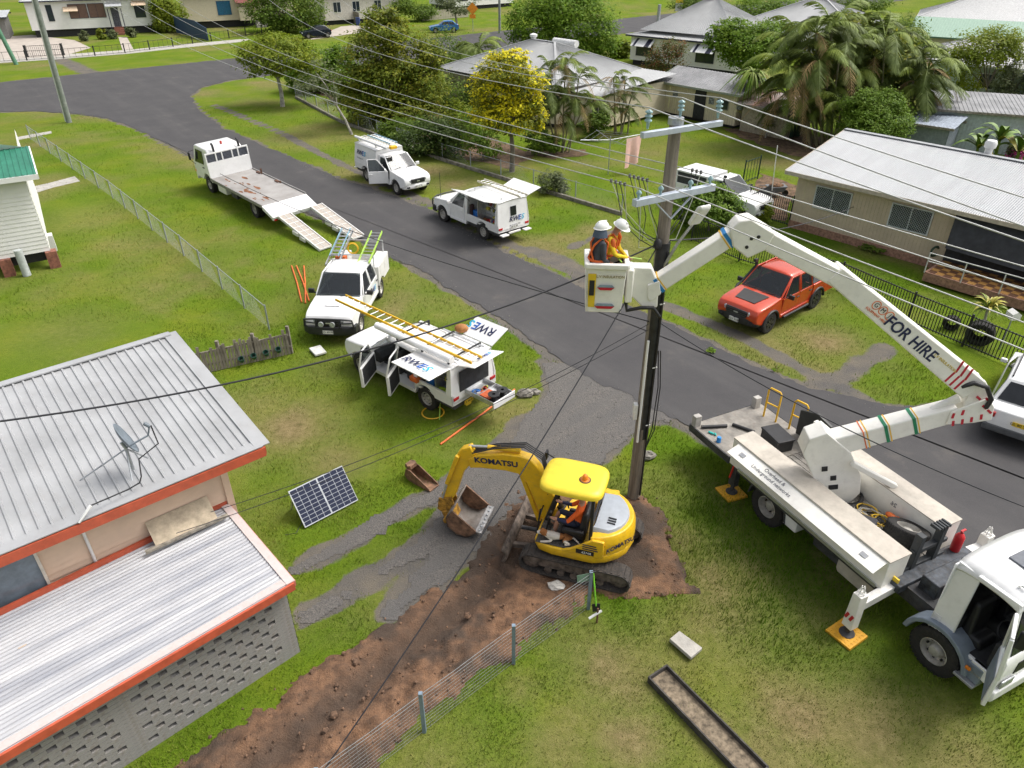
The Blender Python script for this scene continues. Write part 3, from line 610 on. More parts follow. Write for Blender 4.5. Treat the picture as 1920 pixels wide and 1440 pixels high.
def canopy(t,side_open=None,h=2.02,back=2.78,window=True,wing=False):
    xh, xb, xc, nose, fa, w, belt, roof = D(t); x0 = xc - .05; x1 = -fa - 1.15 if back is None else -back; w2 = w + .02; wt = w2 - .10
    def side(s):
        pts = [(x1,.62)] + arch_pts(-fa,.48,.62) + [(x0,.62),(x0,.98),(x1,.98)]
        return pts
    body = MB()
    body.bm(x1,x0,-w2+.05,w2-.05,.66,.74)                                               # floor
    body.poly([(x0,-w2,.62),(x0,w2,.62),(x0,w2,1.0),(x0,wt,h-.03),(x0,-wt,h-.03),(x0,-w2,1.0)],.04)
    body.poly([(x1,w2,.62),(x1,-w2,.62),(x1,-w2,1.0),(x1+.10,-wt,h-.03),(x1+.10,wt,h-.03),(x1,w2,1.0)],.04)
    for s in (-1,1):
        m2 = MB(); body.prism(side(s),s*w2,s*(w2-.06))
        if side_open and s in side_open:
            for xa, xq in ((x1,x1+.22),(x0-.14,x0)): body.poly([(xa,s*w2,.98),(xq,s*w2,.98),(xq,s*wt,h-.03),(xa+(.08 if xa==x1 else 0),s*wt,h-.03)],.04)
            body.bar((x1+.1,s*wt,h-.06),(x0,s*wt,h-.06),.05,.06)
        else: body.poly([(x1,s*w2,.98),(x0,s*w2,.98),(x0,s*wt,h-.03),(x1+.1,s*wt,h-.03)],.04)
    body.build('canopy_body',white,t,bevel=.015)
    rf = MB(); n = 8
    for i in range(6):
        x = x1 + .08 + (x0+.02-x1-.08) * i / 5
        for j in range(n+1):
            y = -wt - .02 + (2*wt+.04) * j / n; rf.v.append((x,y,h+.05*(1-(y/wt)**2)-(.02 if i in(0,5)else 0)))
    for i in range(5):
        for j in range(n): a = i * (n+1) + j; rf.f.append((a,a+1,a+n+2,a+n+1))
    ro = rf.build('canopy_roof',white,t,smooth=60); ro.modifiers.new('s','SOLIDIFY').thickness = .06
    MB().bm(x1+.05,x0-.05,-w2+.1,w2-.1,.45,.655).build('canopy_frame',chassis,t)
    if window: MB().poly([(x1-.002+.02,-.17,1.30),(x1-.002+.02,.17,1.30),(x1+.065,.17,1.72),(x1+.065,-.17,1.72)],.012).build('rear_hatch_window',mat('dark_glass',(.02,.022,.025),.08),t)
    if side_open:
        for s in side_open:
            sh = MB()
            for z in (1.02,1.28,1.52,1.74): sh.bm(x1+.2,x0-.75,s*.30-.2*(s<0),s*.30+.2*(s>0)+.0,z,z+.02)
            sh.bm(x1+.2,x0-.7,s*.28-.01,s*.28+.01,.74,h-.1); sh.bm(x0-.76,x0-.74,min(s*.28,s*.8),max(s*.28,s*.8),.74,h-.12)
            sh.build('shelving',alu,t)
            for i in range(26):
                xx = random.uniform(x1+.3,x0-.85); z = random.choice((.745,1.042,1.302,1.542)); hh = random.uniform(.06,.19); ww = random.uniform(.06,.2)
                MB().box((xx,s*random.uniform(.40,.47),z+hh/2),(ww,.12,hh)).build('tool_box',mat('kit_%d'%(i%6),((.5,.05,.04),(.04,.16,.5),(.55,.5,.06),(.05,.05,.055),(.5,.5,.48),(.3,.14,.05))[i%6],.6),t)
            MB().box((x0-.42,s*.55,.95),(.34,.34,.40)).build('water_drum',mat('blue_plastic',(.02,.16,.55),.5),t,bevel=.04)
            MB().box((x0-.22,s*.72,1.15),(.16,.2,.5)).build('tool_bag',mat('dark_bag',(.06,.03,.03),.8),t,bevel=.03)
            hi = MB().ball((x1+.7,s*.66,.80),(.16,.12,.07),10,6); hi.build('safety_vest',mat('hi_vis_lime',(.5,.75,.05),.8),t,smooth=60)
            a = R(18 if not wing else 4); L = .92
            p0 = Vector((0,s*(wt+.01),h-.0)); q = Vector((0,s*math.cos(a)*L,math.sin(a)*L))
            fl = MB().poly([(x1+.10,p0.y,p0.z),(x0-.02,p0.y,p0.z),(x0-.02,p0.y+q.y,p0.z+q.z),(x1+.02,p0.y+q.y,p0.z+q.z)],.035).build('side_flap',white,t,bevel=.01)
            for xx in (x1+.2,x0-.2): MB().tube([(xx,s*(wt-.01),h-.45),(xx,p0.y+q.y*.6,p0.z+q.z*.6-.03)],.012,6).build('gas_strut',black,t)
    return x1, x0, w2, wt, h
A_ = thing  # --- upper service ute, driver's door open, facing down the street
uA = ute('service_ute','white single-cab service ute with ladders on its box and driver door open',white,doors_open=(((-1,0),58),))
x1, x0, w2, wt, h = canopy(uA); tail(uA,x1,z=.75); place(uA,G(748,365),G(691,339),3.22,1.55,'right')
rwes(uA,(x1+.35,-w2+.02,1.55),(1,0,-.0),(0,.16,1),.36)
for y in (-.62,.62):
    for x in (x1+.25,x0-.3): MB().box((x,y,h+.07),(.06,.06,.16)).build('rack_post',alu,uA)
MB().bar((x1+.25,-.7,h+.15),(x1+.25,.7,h+.15),.04,.04).bar((x0-.3,-.7,h+.15),(x0-.3,.7,h+.15),.04,.04).build('roof_rack',alu,uA)
pA = lambda x, y, z: world_of(uA,(x,y,z))
MB().tube([pA(x1-.12,-.66,h+.24),pA(xq:=x0+1.0,-.66,h+.24)],.07,12).build('conduit_tube',white,None,smooth=50)
tag(bpy.data.objects['conduit_tube'],'long white plastic conduit tube on the ladder-topped service ute','tube')
alug = mat('fibreglass_blue',(.25,.42,.52),.5); 
ladder('extension_ladder','pale extension ladder lying flat on the roof of the upper service ute',pA(x1-.05,-.30,h+.22),pA(x0+.95,-.30,h+.22),.36,mat('cream_fibreglass',(.62,.58,.45),.5),alu,n=12)
ladder('step_ladder','blue-grey stepladder beside the yellow-capped ladder on the upper service ute',pA(x1+.1,.25,h+.24),pA(x0+.15,.25,h+.24),.46,alug,alu,n=8)
o = MB().box(pA(x0+1.0,-.30,h+.26),(.22,.42,.17),uA.rotation_euler.z).build('ladder_cap',yel,None,bevel=.03); tag(o,'yellow padded cap on the end of the roof ladder','cap')
# --- second service ute, kerb side flap up, tail towards the bucket truck
uB = ute('service_ute','white single-cab service ute with its side hatch raised over shelves of tools',white,bullbar=True)
x1, x0, w2, wt, h = canopy(uB,side_open=(1,)); tail(uB,x1,z=.78); place(uB,G(835,415),G(909,448),3.22,1.55,'left')
rwes(uB,(x1-.004,.28,1.13),(0,-1,0),(0,0,1),.33); MB().tube([(1.9,.75,1.1),(1.9,.75,2.35)],.012,5).build('aerial',black,uB)
for s in (-.45,.55):
    for x in (x1+.25,x0-.3): MB().box((x,s,h+.08),(.05,.05,.14)).build('rack_post',alu,uB)
pB = lambda x, y, z: world_of(uB,(x,y,z))
ladder('extension_ladder','cream fibreglass ladder strapped to the roof of the ute with the raised hatch',pB(x1-.35,-.30,h+.2),pB(x0+.35,-.30,h+.2),.42,mat('cream_fibreglass'),alu,n=12,th=.09)
p = MB().poly([(x1+.05,-wt,h+.02),(x0-.55,-wt,h+.02),(x0-.55,-wt-.75,h+.28),(x1-.05,-wt-.75,h+.28)][::-1],.035).build('side_flap',white,uB,bevel=.01)
# --- dual cab with service tray and bull bar, facing the camera
uC = ute('tray_ute','white dual-cab ute with black bull bar and service tray, facing the camera',white,wb=3.06,cab='dual',bullbar=True,trim=black,hoodscoop=False,r=.38)
xh, xb, xc, nose, fa, w, belt, roof = D(uC); x1 = -fa - 1.25
place(uC,G(674,624),G(711,556),3.06,1.55,'left')
MB().prism([(fa+.25,1.16),(fa+.28,1.19),(fa-.05,1.225),(fa-.1,1.19)],-.28,.28).build('bonnet_scoop',white,uC,bevel=.015)
bo = MB()
for s in (-1,1):
    bo.prism([(x1,.66)]+arch_pts(-fa,.47,.66)+[(xc-.06,.66),(xc-.06,1.42),(x1,1.42)],s*.96,s*.52)
bo.bm(x1,xc-.06,-.52,.52,.70,.76); bo.bm(xc-.10,xc-.06,-.52,.52,.76,1.5); bo.bm(x1,x1+.04,-.52,.52,.76,1.2)
bo.build('service_body',whited,uC,bevel=.015)
for i, xx in enumerate((x1+.08,x1+.75)):
    for s in (-1,1): MB().bm(xx,xx+.60,s*.962-.006,s*.962+.006,.98,1.36).build('locker_door',whited,uC,bevel=.006)
fr = MB()
for x in (xc-.1,x1+.05):
    for s in (-.80,.80): fr.bar((x,s,1.42),(x,s,1.86),.04,.04,(1,0,0))
    fr.bar((x,-.82,1.88),(x,.82,1.88),.04,.04)
fr.build('ladder_rack',alu,uC); tail(uC,x1,.9,.55,False,.75)
pC = lambda x, y, z: world_of(uC,(x,y,z))
MB().box((-fa+.2,.1,.98),(.9,.6,.4)).build('tray_load',mat('dark_load',(.05,.05,.05),.9,var=.5,scale=12),uC,bevel=.06)
ladder('extension_ladder','lime green ladder tilted up on the tray of the bull-bar ute',pC(xc+.45,.56,1.80),pC(x1-.15,.56,2.18),.42,mat('lime_fibreglass',(.42,.66,.10),.5),alu,n=10,th=.09)
ladder('extension_ladder','aluminium ladder tilted over the bull-bar ute beside the coiled yellow hose',pC(xc+.62,-.62,1.72),pC(x1-.1,-.62,2.22),.46,alu,alu,n=9,th=.10)
ladder('step_ladder','slim blue-edged stepladder lying inside the aluminium ladder on the tray ute',pC(xc+.2,-.62,1.95),pC(x1-.0,-.62,2.34),.34,alug,alu,n=8,th=.06)
hz = MB().lathe([(.20,-.03),(.24,0),(.20,.03),(.17,0)],20,Matrix.Translation(pC(x1+.55,-.28,1.72))@Matrix.Rotation(uC.rotation_euler.z,4,'Z')@Matrix.Rotation(R(80),4,'Y'),True).build('hose_coil',yel,None,smooth=60); tag(hz,'yellow hose coil hanging on the tray of the bull-bar ute','hose')
MB().bm(xc-.55,xc-.25,-.75,-.35,1.45,1.72).build('orange_box',orange,uC,bevel=.02)
rwes(uC,(xb+.25,.925,.83),(-1,0,0),(0,0,1),.26,False)
# --- dual cab with both near doors open, hatches up and the rear drawer out
uD = ute('service_ute','white dual-cab service ute with two doors open, hatches raised and rear drawer pulled out',white,wb=3.1,cab='dual',doors_open=(((1,0),62),((1,1),62)),trim=black)
x1, x0, w2, wt, h = canopy(uD,side_open=(1,),h=1.86,back=2.72,window=False,wing=True); tail(uD,x1,z=.55,lamp_z=.84,bump=False,pl='CY 44 BT')
place(uD,G(690,703),G(800,761),3.1,1.55,'left')
pD = lambda x, y, z: world_of(uD,(x,y,z))
fl2 = MB().poly([(x1+.05,-wt,h+.03),(x0-.35,-wt,h+.03),(x0-.35,-wt-.62,h+.40),(x1-.05,-wt-.62,h+.40)][::-1],.035).build('side_flap',white,uD,bevel=.01)
rwes(uD,(x1+.22,-wt-.36,h+.255),(1,0,0),(0,.86,-.51),.40)
rwes(uD,(x0-.12,wt+.55,h+.09),(-1,0,0),(0,-1,-.07),.40,False)
bf = MB().poly([(x1+.06,-.62,h+.01),(x1+.06,.62,h+.01),(x1-.62,.62,h+.20),(x1-.62,-.62,h+.20)],.03).build('tail_flap',white,uD,bevel=.01)
rwes(uD,(x1-.30,.15,h+.14),(0,-1,0),(1,0,-.28),.2,False)
op = MB().bm(x1-.004,x1+.003,-.62,.62,.98,1.66).build('rear_opening',dark,uD)
dr = MB(); dr.bm(x1-1.15,x1+.3,-.42,-.40,.86,1.0); dr.bm(x1-1.15,x1+.3,.40,.42,.86,1.0); dr.bm(x1-1.15,x1+.3,-.40,.40,.85,.868); dr.bm(x1-.5,x1-.48,-.4,.4,.868,.99)
dr.build('drawer',alu,uD); MB().bm(x1-1.19,x1-1.152,-.46,.46,.80,1.02).build('drawer_front',white,uD,bevel=.008)
sp = MB().lathe([(.05,0),(.17,0),(.17,.02),(.07,.03),(.07,.22),(.17,.23),(.17,.25),(.05,.25),(.05,.0)],20)
spm = sp.mesh('cable_reel',mat('black_reel',(.02,.02,.022),.5),40)
for i, (a,b) in enumerate(((-.98,-.14),(-.95,.20))):
    q = link('cable_reel',spm); q.location = pD(x1+a,b,.875); tag(q,('black cable reel nearer the drawer front edge by the open grass','black cable reel in the drawer corner beside the ute tail')[i]if False else('black cable reel in the drawer, the one nearer the road','black cable reel in the drawer, the one nearer the camera')[i],'reel','reels in the ute drawer')
q = MB().lathe([(.12,-.02),(.15,0),(.12,.02),(.10,0)],18,Matrix.Translation(pD(x1-.25,.18,.90)),True).build('rope_coil',mat('blue_rope',(.02,.2,.62),.6),None,smooth=60); tag(q,'small blue rope coil lying in the ute drawer','rope')
q = MB().bm(-.24,.24,-.20,.20,0,.03).build('tool_tray',mat('orange_tray',(.5,.10,.03),.6),None,loc=pD(x1-.62,.10,.93),rot=(0,0,uD.rotation_euler.z)); tag(q,'shallow orange tray in the pulled-out drawer','tray')
for i in range(7): MB().box((x1-.1-random.random()*.4,random.uniform(-.3,.3),.92),(.12,.08,.08),random.random()*3).build('tool',mat('kit_%d'%(i%6)),uD)
MB().box((x1+1.55,w2+.02,.98),(.32,.18,.16)).build('tool_tray',orange,uD,bevel=.02)
for y in (-.55,-.05,.5):
    MB().bar((x1+.1,y,h+.11),(x0+.2,y,h+.11),.05,.05).build('rack_rail',alu,uD)
for x in (x1+.3,x0-.2,x0+.9): MB().bar((x,-.62,h+.15),(x,.75,h+.15),.045,.035).box((x,-.6,h+.07),(.05,.05,.14)).box((x,.72,h+.07),(.05,.05,.14)).build('rack_bar',black,uD)
ladder('extension_ladder','long yellow fibreglass ladder on the roof rack of the ute with open doors',pD(x1-.45,.34,h+.26),pD(nose+.55,.34,h+.30),.42,yel,alu,n=20,th=.08)
q = MB().tube([pD(x1+.1,.78,h+.24),pD(x0+1.75,.78,h+.24)],.11,14).build('conduit_tube',white,None,smooth=50); tag(q,'fat white storage tube beside the yellow roof ladder','tube')
q = MB().ball((0,0,0),(.22,.17,.14),12,8).build('tool_bag',mat('tan_leather',(.36,.15,.04),.7),None,smooth=60,loc=pD(x0-.25,-wt-.05,h+.16)); tag(q,'tan leather tool bag on the ute roof beside the raised hatch','bag')
MB().box((x1-.02,.30,.50),(.02,.22,.20)).build('yellow_panel',platey,uD)
hc = MB().lathe([(.33,-.02),(.355,0),(.33,.02),(.305,0)],28,Matrix.Translation(G(812,775)+V(0,0,.03)),True).build('hose_coil',yel,None,smooth=60); tag(hc,'yellow hose coil lying on the grass behind the open ute','hose')
MB().tube([G(824,788)+V(0,0,.02),G(826,770)+V(0,0,.25),pD(x1+.2,w2-.02,1.2),pD(x1+.22,wt,1.7)],.018,6).build('green_hose',mat('lime_fibreglass'),uD).matrix_parent_inverse = (Matrix.Translation(uD.location)@uD.rotation_euler.to_matrix().to_4x4()).inverted()
# --- orange-red dual cab
redp = mat('orange_red_paint',(.50,.05,.014),.25,.15,var=.05,coat=.6)
uE = ute('pickup','orange-red dual-cab pickup with black bonnet decal and snorkel on the lawn',redp,wb=3.085,cab='dual',trim=black,flare=black,bumper=black,style='alloy',r=.40,snorkel=True,hoodscoop=True,cat='pickup',glass_m=glassmat('pale_glass',mixf=.55))
place(uE,G(1437,622),G(1519,578),3.085,1.6,'left')
xh, xb, xc, nose, fa, w, belt, roof = D(uE); x1 = -fa - 1.2
tb = MB()
for s in (-1,1): tb.prism([(x1,.55)]+arch_pts(-fa,.49,.55)+[(xc-.04,.50),(xc-.04,belt),(x1,belt)],s*w,s*(w-.09))
tb.bm(x1,xc-.04,-w+.09,w-.09,.62,.68); tb.bm(xc-.08,xc-.04,-w+.09,w-.09,.68,belt); tb.bm(x1,x1+.05,-w+.09,w-.09,.62,belt); tb.build('tub',redp,uE,bevel=.02)
MB().bm(x1+.04,xc-.08,-w+.06,w-.06,belt+.002,belt+.03).build('tonneau_cover',black,uE,bevel=.01)
tail(uE,x1,w,.6,True,.95)
MB().tube([(xc-.1,-.78,belt),(xc-.22,-.70,1.72),(xc-.22,.70,1.72),(xc-.1,.78,belt)],.035,8).build('sports_bar',black,uE,smooth=60)
for s in (-1,1): MB().tube([(xh-.1,s*(w+.03),.42),(xc+.2,s*(w+.03),.42)],.05,8).build('side_step',black,uE,smooth=60)
MB().prism([(nose-.2,.40),(nose+.06,.42),(nose+.10,.56),(nose+.03,.76),(nose-.2,.70)],-.84,.84,[(0,.02),(.1,0),(.5,0),(.9,0),(1,.02)],lambda q:Vector((q.x-.22*(abs(q.y)/.84)**3,q.y,q.z))).build('front_guard',black,uE,bevel=.03)
plate(uE,(nose+.105,0,.56),(0,1,0),'EGY 01R')
NOGRASS = []
def GV(x,y,o,hd):                 # sight line meets the upright plane through o with heading hd
    u, v = x - 960, y - 720; r = Vector((u,FPX*math.cos(TILT)-v*math.sin(TILT),-FPX*math.sin(TILT)-v*math.cos(TILT)))
    n = Vector((-math.sin(hd),math.cos(hd),0)); t = n.dot(Vector((o[0],o[1],0))) / n.dot(r); return Vector((r.x*t,r.y*t,CAMH+r.z*t))
# ================================================================ FLATBED TRUCK WITH RAMPS DOWN
fb = thing('flatbed_truck','white flatbed truck with rusty deck and two loading ramps down','truck')
place(fb,G(398,361),G(482,408),5.49,2.0,'left'); fb.rotation_euler.x = R(-2.5); fb.location.z = .05
fa = 2.745; WH = white
cb = MB().prism([(2.05,.95),(2.05,1.1)]+[(2.05,2.30),(2.2,2.44),(3.6,2.46),(3.85,2.40),(4.15,1.62),(4.28,1.5),(4.30,.62),(3.4,.62)]+[(p[0],p[1])for p in arch_pts(fa,.56,.62,cz=.46)][::-1]+[(2.2,.95)],-1.05,1.05,[(0,.04),(.05,0),(.5,0),(.95,0),(1,.04)],lambda q:Vector((q.x,q.y*(1-.09*max(0,(q.z-1.5)/.95)),q.z))).build('cab',WH,fb,bevel=.04)
dg = mat('dark_glass',(.02,.022,.025),.08)
for s in (-1,1):
    MB().poly([(2.75,s*1.052,1.55),(3.95,s*1.052,1.50),(3.62,s*.985,2.24),(2.75,s*.985,2.24)],.01).build('side_window',dg,fb)
    MB().box((4.12,s*1.24,1.78),(.12,.10,.42)).build('mirror',black,fb,bevel=.03); MB().tube([(3.95,s*1.0,2.1),(4.12,s*1.22,2.02),(4.12,s*1.24,1.6),(4.0,s*1.02,1.3)],.016,6).build('mirror_arm',black,fb)
    MB().box((2.9,s*1.062,1.35),(.22,.02,.05)).build('door_handle',black,fb); MB().box((4.31,s*.78,.95),(.03,.34,.18)).build('headlight',lampg,fb,bevel=.02); MB().box((4.22,s*1.04,.95),(.12,.04,.14)).build('indicator',amber,fb)
MB().poly([(4.165,-.93,1.60),(4.165,.93,1.60),(3.875,.88,2.36),(3.875,-.88,2.36)],.01).build('windscreen',dg,fb)
MB().bm(4.28,4.36,-1.02,1.02,.45,.68).build('front_bumper',WH,fb,bevel=.03)
MB().lathe([(.06,0),(.06,.14),(.001,.16)],10,Matrix.Translation((2.6,-.1,2.46))).build('beacon',mat('red_beacon',(.5,.04,.02),.4),fb)
for s in (.62,-.78): MB().tube([(2.0,s,1.0),(1.97,s,2.3),(1.99,s,2.62),(2.10,s,2.70)],.065,8).build('intake_stack',black,fb,smooth=60)
# headboard with louvre windows
hb = MB(); xhb = 1.83; hb.bm(xhb,xhb+.06,-1.2,1.2,1.0,1.82); hb.bm(xhb,xhb+.06,-1.2,1.2,2.24,2.32)
for y in (-1.17,-.62,-.28,.28,.62,1.17): hb.bm(xhb,xhb+.06,y-.035,y+.035,1.82,2.24)
hb.build('headboard',WH,fb,bevel=.008)
lv = MB()
for i in range(6): lv.bm(xhb+.02,xhb+.05,-1.15,1.15,1.85+i*.065,1.875+i*.065)
lv.build('headboard_louvre',mat('louvre_grey',(.13,.14,.17),.6),fb); MB().bm(xhb+.05,xhb+.058,-1.15,1.15,1.83,2.23).build('headboard_mesh',mat('louvre_dark',(.05,.055,.07),.7),fb)
deckm = mat('rusty_deck_plate',(.36,.345,.33),.75,scale=.9,col2=(.25,.235,.22),dirt=.0,bump=.2)
deckr = mat('rust_patch',(.26,.105,.045),.9,var=.4,scale=6)
MB().bm(-4.15,xhb,-1.2,1.2,.94,1.0).build('deck',deckm,fb)
for i in range(26):
    a = random.uniform(-3.9,1.2); y = random.choice((random.gauss(.75,.2),random.gauss(.3,.35))); k = random.uniform(.05,.30)
    if abs(y) < 1.1: MB().poly([(a+k*random.uniform(.5,1.3)*math.cos(j*.785)*1.5,max(-1.15,min(1.15,y+k*.45*random.uniform(.4,1.3)*math.sin(j*.785))),1.003+i*.0003)for j in range(8)]).build('rust_patch',deckr,fb)
rl = MB()
for s in (-1,1): rl.bm(-4.15,xhb,s*1.2-.03,s*1.2+.03,.90,1.06)
rl.build('side_rail',mat('deck_edge_steel',(.30,.29,.28),.6,.3,dirt=.5),fb)
for x, hgt in ((.55,.30),(-1.6,.10)): MB().box((x,-1.12,1.0+hgt/2),(.07,.07,hgt)).box((x+.3,-1.08,1.03),(.35,.14,.06)).build('stake',mat('rusty_steel',(.15,.07,.04),.8,var=.4),fb)
MB().prism([(-4.16,1.0),(-4.16,.80),(-5.15,.52),(-5.2,.68)],-1.2,1.2).build('beaver_tail',WH,fb,bevel=.01)
MB().bm(-5.1,-4.9,-1.15,1.15,.48,.60).build('rear_beam',whited,fb); 
for s in (-1,1): MB().box((-5.12,s*1.05,.54),(.1,.18,.1)).build('tail_light',redl,fb)
def ramp(y0):
    e = empty('ramp',fb); A, B = Vector((-5.2,y0,.66)), Vector((-8.9,y0,.06)); w_ = .62; fr = MB()
    for s in (-1,1): fr.bar(A+V(0,s*w_/2,0),B+V(0,s*w_/2,0),.05,.14)
    fr.bar(A,B,.035,.08); n = 8
    for i in range(n+1): q = A.lerp(B,i/n); fr.bar(q-V(0,w_/2,0),q+V(0,w_/2,0),.045,.07)
    fr.build('ramp_frame',whited,e,bevel=.006)
    gm_ = MB().bar((0,0,0),((A-B).length/n-.05,0,0),w_/2-.06,.012).mesh('ramp_grating',mat('dusty_grating',(.50,.45,.39),.85,scale=40,col2=(.32,.28,.24)))
    d = (B-A).normalized()
    for i in range(n):
        for s in (-1,1): o_ = link('grating',gm_,e); o_.location = A.lerp(B,(i+.06)/n) + V(0,s*w_/4,.03); o_.rotation_euler = (0,math.asin(-d.z),math.pi)
    for f_ in (.45,.62): q = A.lerp(B,f_); MB().box(q+V(0,w_/2+.06,-.1),(.5,.06,.16)).build('ramp_bracket',whited,e)
ramp(.62); ramp(-1.12)
for s in (-1,1): wheel(fb,fa,s*.90,.44,.27,'truck'); wheel(fb,-fa,s*.86,.44,.40,'truck')
MB().bm(-4.1,3.9,-.42,.42,.55,.92).bm(-fa-.08,-fa+.08,-.8,.8,.36,.5).bm(fa-.06,fa+.06,-.8,.8,.36,.5).bm(-.9,-.2,.5,1.05,.5,.88).bm(2.0,4.2,-.8,.8,.62,1.0).build('chassis',chassis,fb)
MB().bm(.3,1.3,.65,1.12,.45,.85).build('locker',whited,fb,bevel=.03)

# ================================================================ BUCKET TRUCK
et = thing('bucket_truck','white boom lift truck with raised knuckle boom and open cab door, outriggers down','truck')
place(et,G(1740,1250),G(1435,978),4.63,2.1,'right')
EF = Matrix.Translation(et.location) @ et.rotation_euler.to_matrix().to_4x4(); EI = EF.inverted()
L_ = lambda p: EI @ Vector(p)
fa = 2.315; beige = mat('dusty_aluminium',(.50,.455,.39),.6,.15,var=.1,scale=3,dirt=.2); tread = mat('tread_plate',(.34,.32,.29),.55,.4,var=.2,scale=20,dirt=.4)
MB().bm(-5.3,-3.1,-1.2,1.2,1.0,1.09).build('rear_deck',mat('rear_deck_plate',(.27,.25,.22),.75,var=.2,scale=3,dirt=.5),et)
MB().bm(-5.34,-5.30,-1.22,1.22,.90,1.10).bm(-5.3,-3.7,-1.24,-1.2,.90,1.10).bm(-5.3,-3.1,1.2,1.24,.9,1.1).build('deck_edge',chassis,et)
MB().bm(-3.1,.95,-.64,.60,1.0,1.07).build('tray_floor',tread,et)
rb_ = MB()
for i in range(8): y = -.58 + i * .15; rb_.bm(-3.1,.9,y,y+.03,1.071,1.085)
rb_.build('floor_rib',tread,et)
MB().bm(-3.65,1.0,-1.26,-.66,.98,1.74).build('locker_box',white2,et,bevel=.012)
MB().bm(-3.66,1.01,-1.27,-.65,1.743,1.775).build('locker_top',beige,et,bevel=.008)
fl = MB().poly([(-3.45,-1.265,1.70),(.95,-1.265,1.70),(.95,-1.62,1.56),(-3.45,-1.62,1.56)],.025).build('locker_flap',white2,et,bevel=.006)
text('lettering','Overhead &\nUnderground networks',.13,inkg,fl,face_M((-2.1,-1.43,1.667),(1,0,0),(0,.93,.37)),0,.003)
for x in (-3.1,.55): MB().box((x,-1.45,1.655),(.16,.10,.03),0,0,R(21)).build('decal',mat('decal_grey',(.35,.36,.38),.6),fl)
MB().bm(-3.3,.9,-1.30,-1.262,.98,1.06).build('lower_rail',alu,et)
MB().bm(-3.5,.9,-1.23,-.75,.86,.975).build('locker_sill',chassis,et)
MB().bm(-2.6,.75,.62,1.22,.98,1.70).build('locker_box',white2,et,bevel=.012); MB().bm(-2.61,.76,.61,1.23,1.703,1.735).build('locker_top',beige,et,bevel=.008)
text('decal_text','26',.16,inkg,et,face_M((-.4,.612,1.45),(-1,0,0),(0,0,1)),0,.003)
# headboard, spare wheel, cables, extinguisher
hd_ = MB()
for y in (-.35,.30): hd_.bm(.82,.98,y-.07,y+.07,1.07,2.05)
hd_.bm(.84,.96,-.62,.62,1.10,1.22); hd_.bm(.84,.96,-.45,.55,1.55,1.65)
for i in range(5): hd_.bm(.78,1.0,.28+i*.08-.25,.33+i*.08-.25,2.05,2.12)
hd_.build('headboard',mat('black_frame',(.035,.04,.045),.6,dirt=.2),et,bevel=.01)
sw = empty('spare_wheel',et,(.30,.22,1.32),(R(70),0,R(25))); link('tyre',WM[(.44,.40,'truck')][0],sw); link('rim',WM[(.44,.40,'truck')][1],sw)
exm = MB().lathe([(.001,0),(.09,0),(.10,.03),(.10,.40),(.06,.47),(.03,.50),(.03,.55),(.001,.56)],16).box((0,.03,.56),(.04,.14,.03)).build('fire_extinguisher',mat('extinguisher_red',(.55,.02,.025),.35),None,smooth=40); exm.matrix_world = EF @ Matrix.Translation((.98,.95,1.13)); tag(exm,'red fire extinguisher standing beside the black headboard of the boom truck','extinguisher')
cab_cols = [('black_cable',(.02,.02,.02)),('yellow_cable',(.6,.38,.03)),('grey_cable',(.4,.38,.33)),('white_cable',(.65,.62,.55))]
for i in range(14):
    cx, cy = random.uniform(-.75,-.15), random.uniform(-.28,.28); r0 = random.uniform(.18,.38); pts = []; ph = random.uniform(0,6)
    for j in range(22): a = ph + j * .42; pts.append((cx+r0*math.cos(a)*random.uniform(.85,1.15),cy+r0*.75*math.sin(a)*random.uniform(.85,1.1),1.10+.012*i+.03*random.random()))
    nm, c_ = cab_cols[i%4]; q = MB().tube(pts,.016,5).build('cable_loop',mat(nm,c_,.6),et,smooth=60)
q = MB().box((0,0,.09),(.42,.5,.16)).build('tarpaulin',mat('dark_tarp',(.06,.058,.065),.8),None,bevel=.05); q.matrix_world = EF @ Matrix.Translation((-.35,-.25,1.16)) @ Matrix.Rotation(.5,4,'Z'); tag(q,'folded dark tarpaulin among the cables on the boom truck','tarpaulin')
q = MB().ball((0,0,0),(.15,.08,.07),10,6).ball((.14,.03,.02),(.07,.06,.06),8,6).build('plastic_fitting',orange,None,smooth=60); q.matrix_world = EF @ Matrix.Translation((-.25,.42,1.30)); tag(q,'orange plastic fitting lying by the spare wheel on the boom truck','fitting')
# rear deck furniture
for x, y in ((-4.75,.85),(-4.0,1.05)):
    MB().tube([(x,y-.02,1.09),(x,y-.02,1.95),(x+.04,y,2.02),(x+.32,y+.06,2.02),(x+.36,y+.08,1.95),(x+.36,y+.08,1.09)],.026,8).tube([(x,y-.02,1.55),(x+.36,y+.08,1.55)],.022,8).build('hand_rail',yel,et,smooth=60)
for y in (-1.12,.95): MB().bm(-5.28,-5.12,y-.1,y+.1,1.09,1.42).build('rear_post',mat('dusty_post',(.42,.40,.37),.7,dirt=.4),et,bevel=.015)
bb_ = MB().bm(-.36,.36,-.24,.24,0,.34).bm(-.38,.38,-.26,.26,.30,.36).build('battery_box',black,None,bevel=.02); bb_.matrix_world = EF @ Matrix.Translation((-3.62,.22,1.095)) @ Matrix.Rotation(R(-8),4,'Z'); tag(bb_,'black lidded tool box on the rear deck of the boom truck','box')
MB().poly([(-3.75,1.02,1.12),(-2.85,1.06,1.12),(-2.75,1.0,1.95),(-3.2,.96,2.08),(-3.7,.94,1.9)],.06).build('control_cover',mat('black_vinyl',(.03,.032,.03),.5),et)
MB().bm(-3.0,-2.85,.62,.75,1.1,2.1).build('control_post',white2,et,bevel=.01)
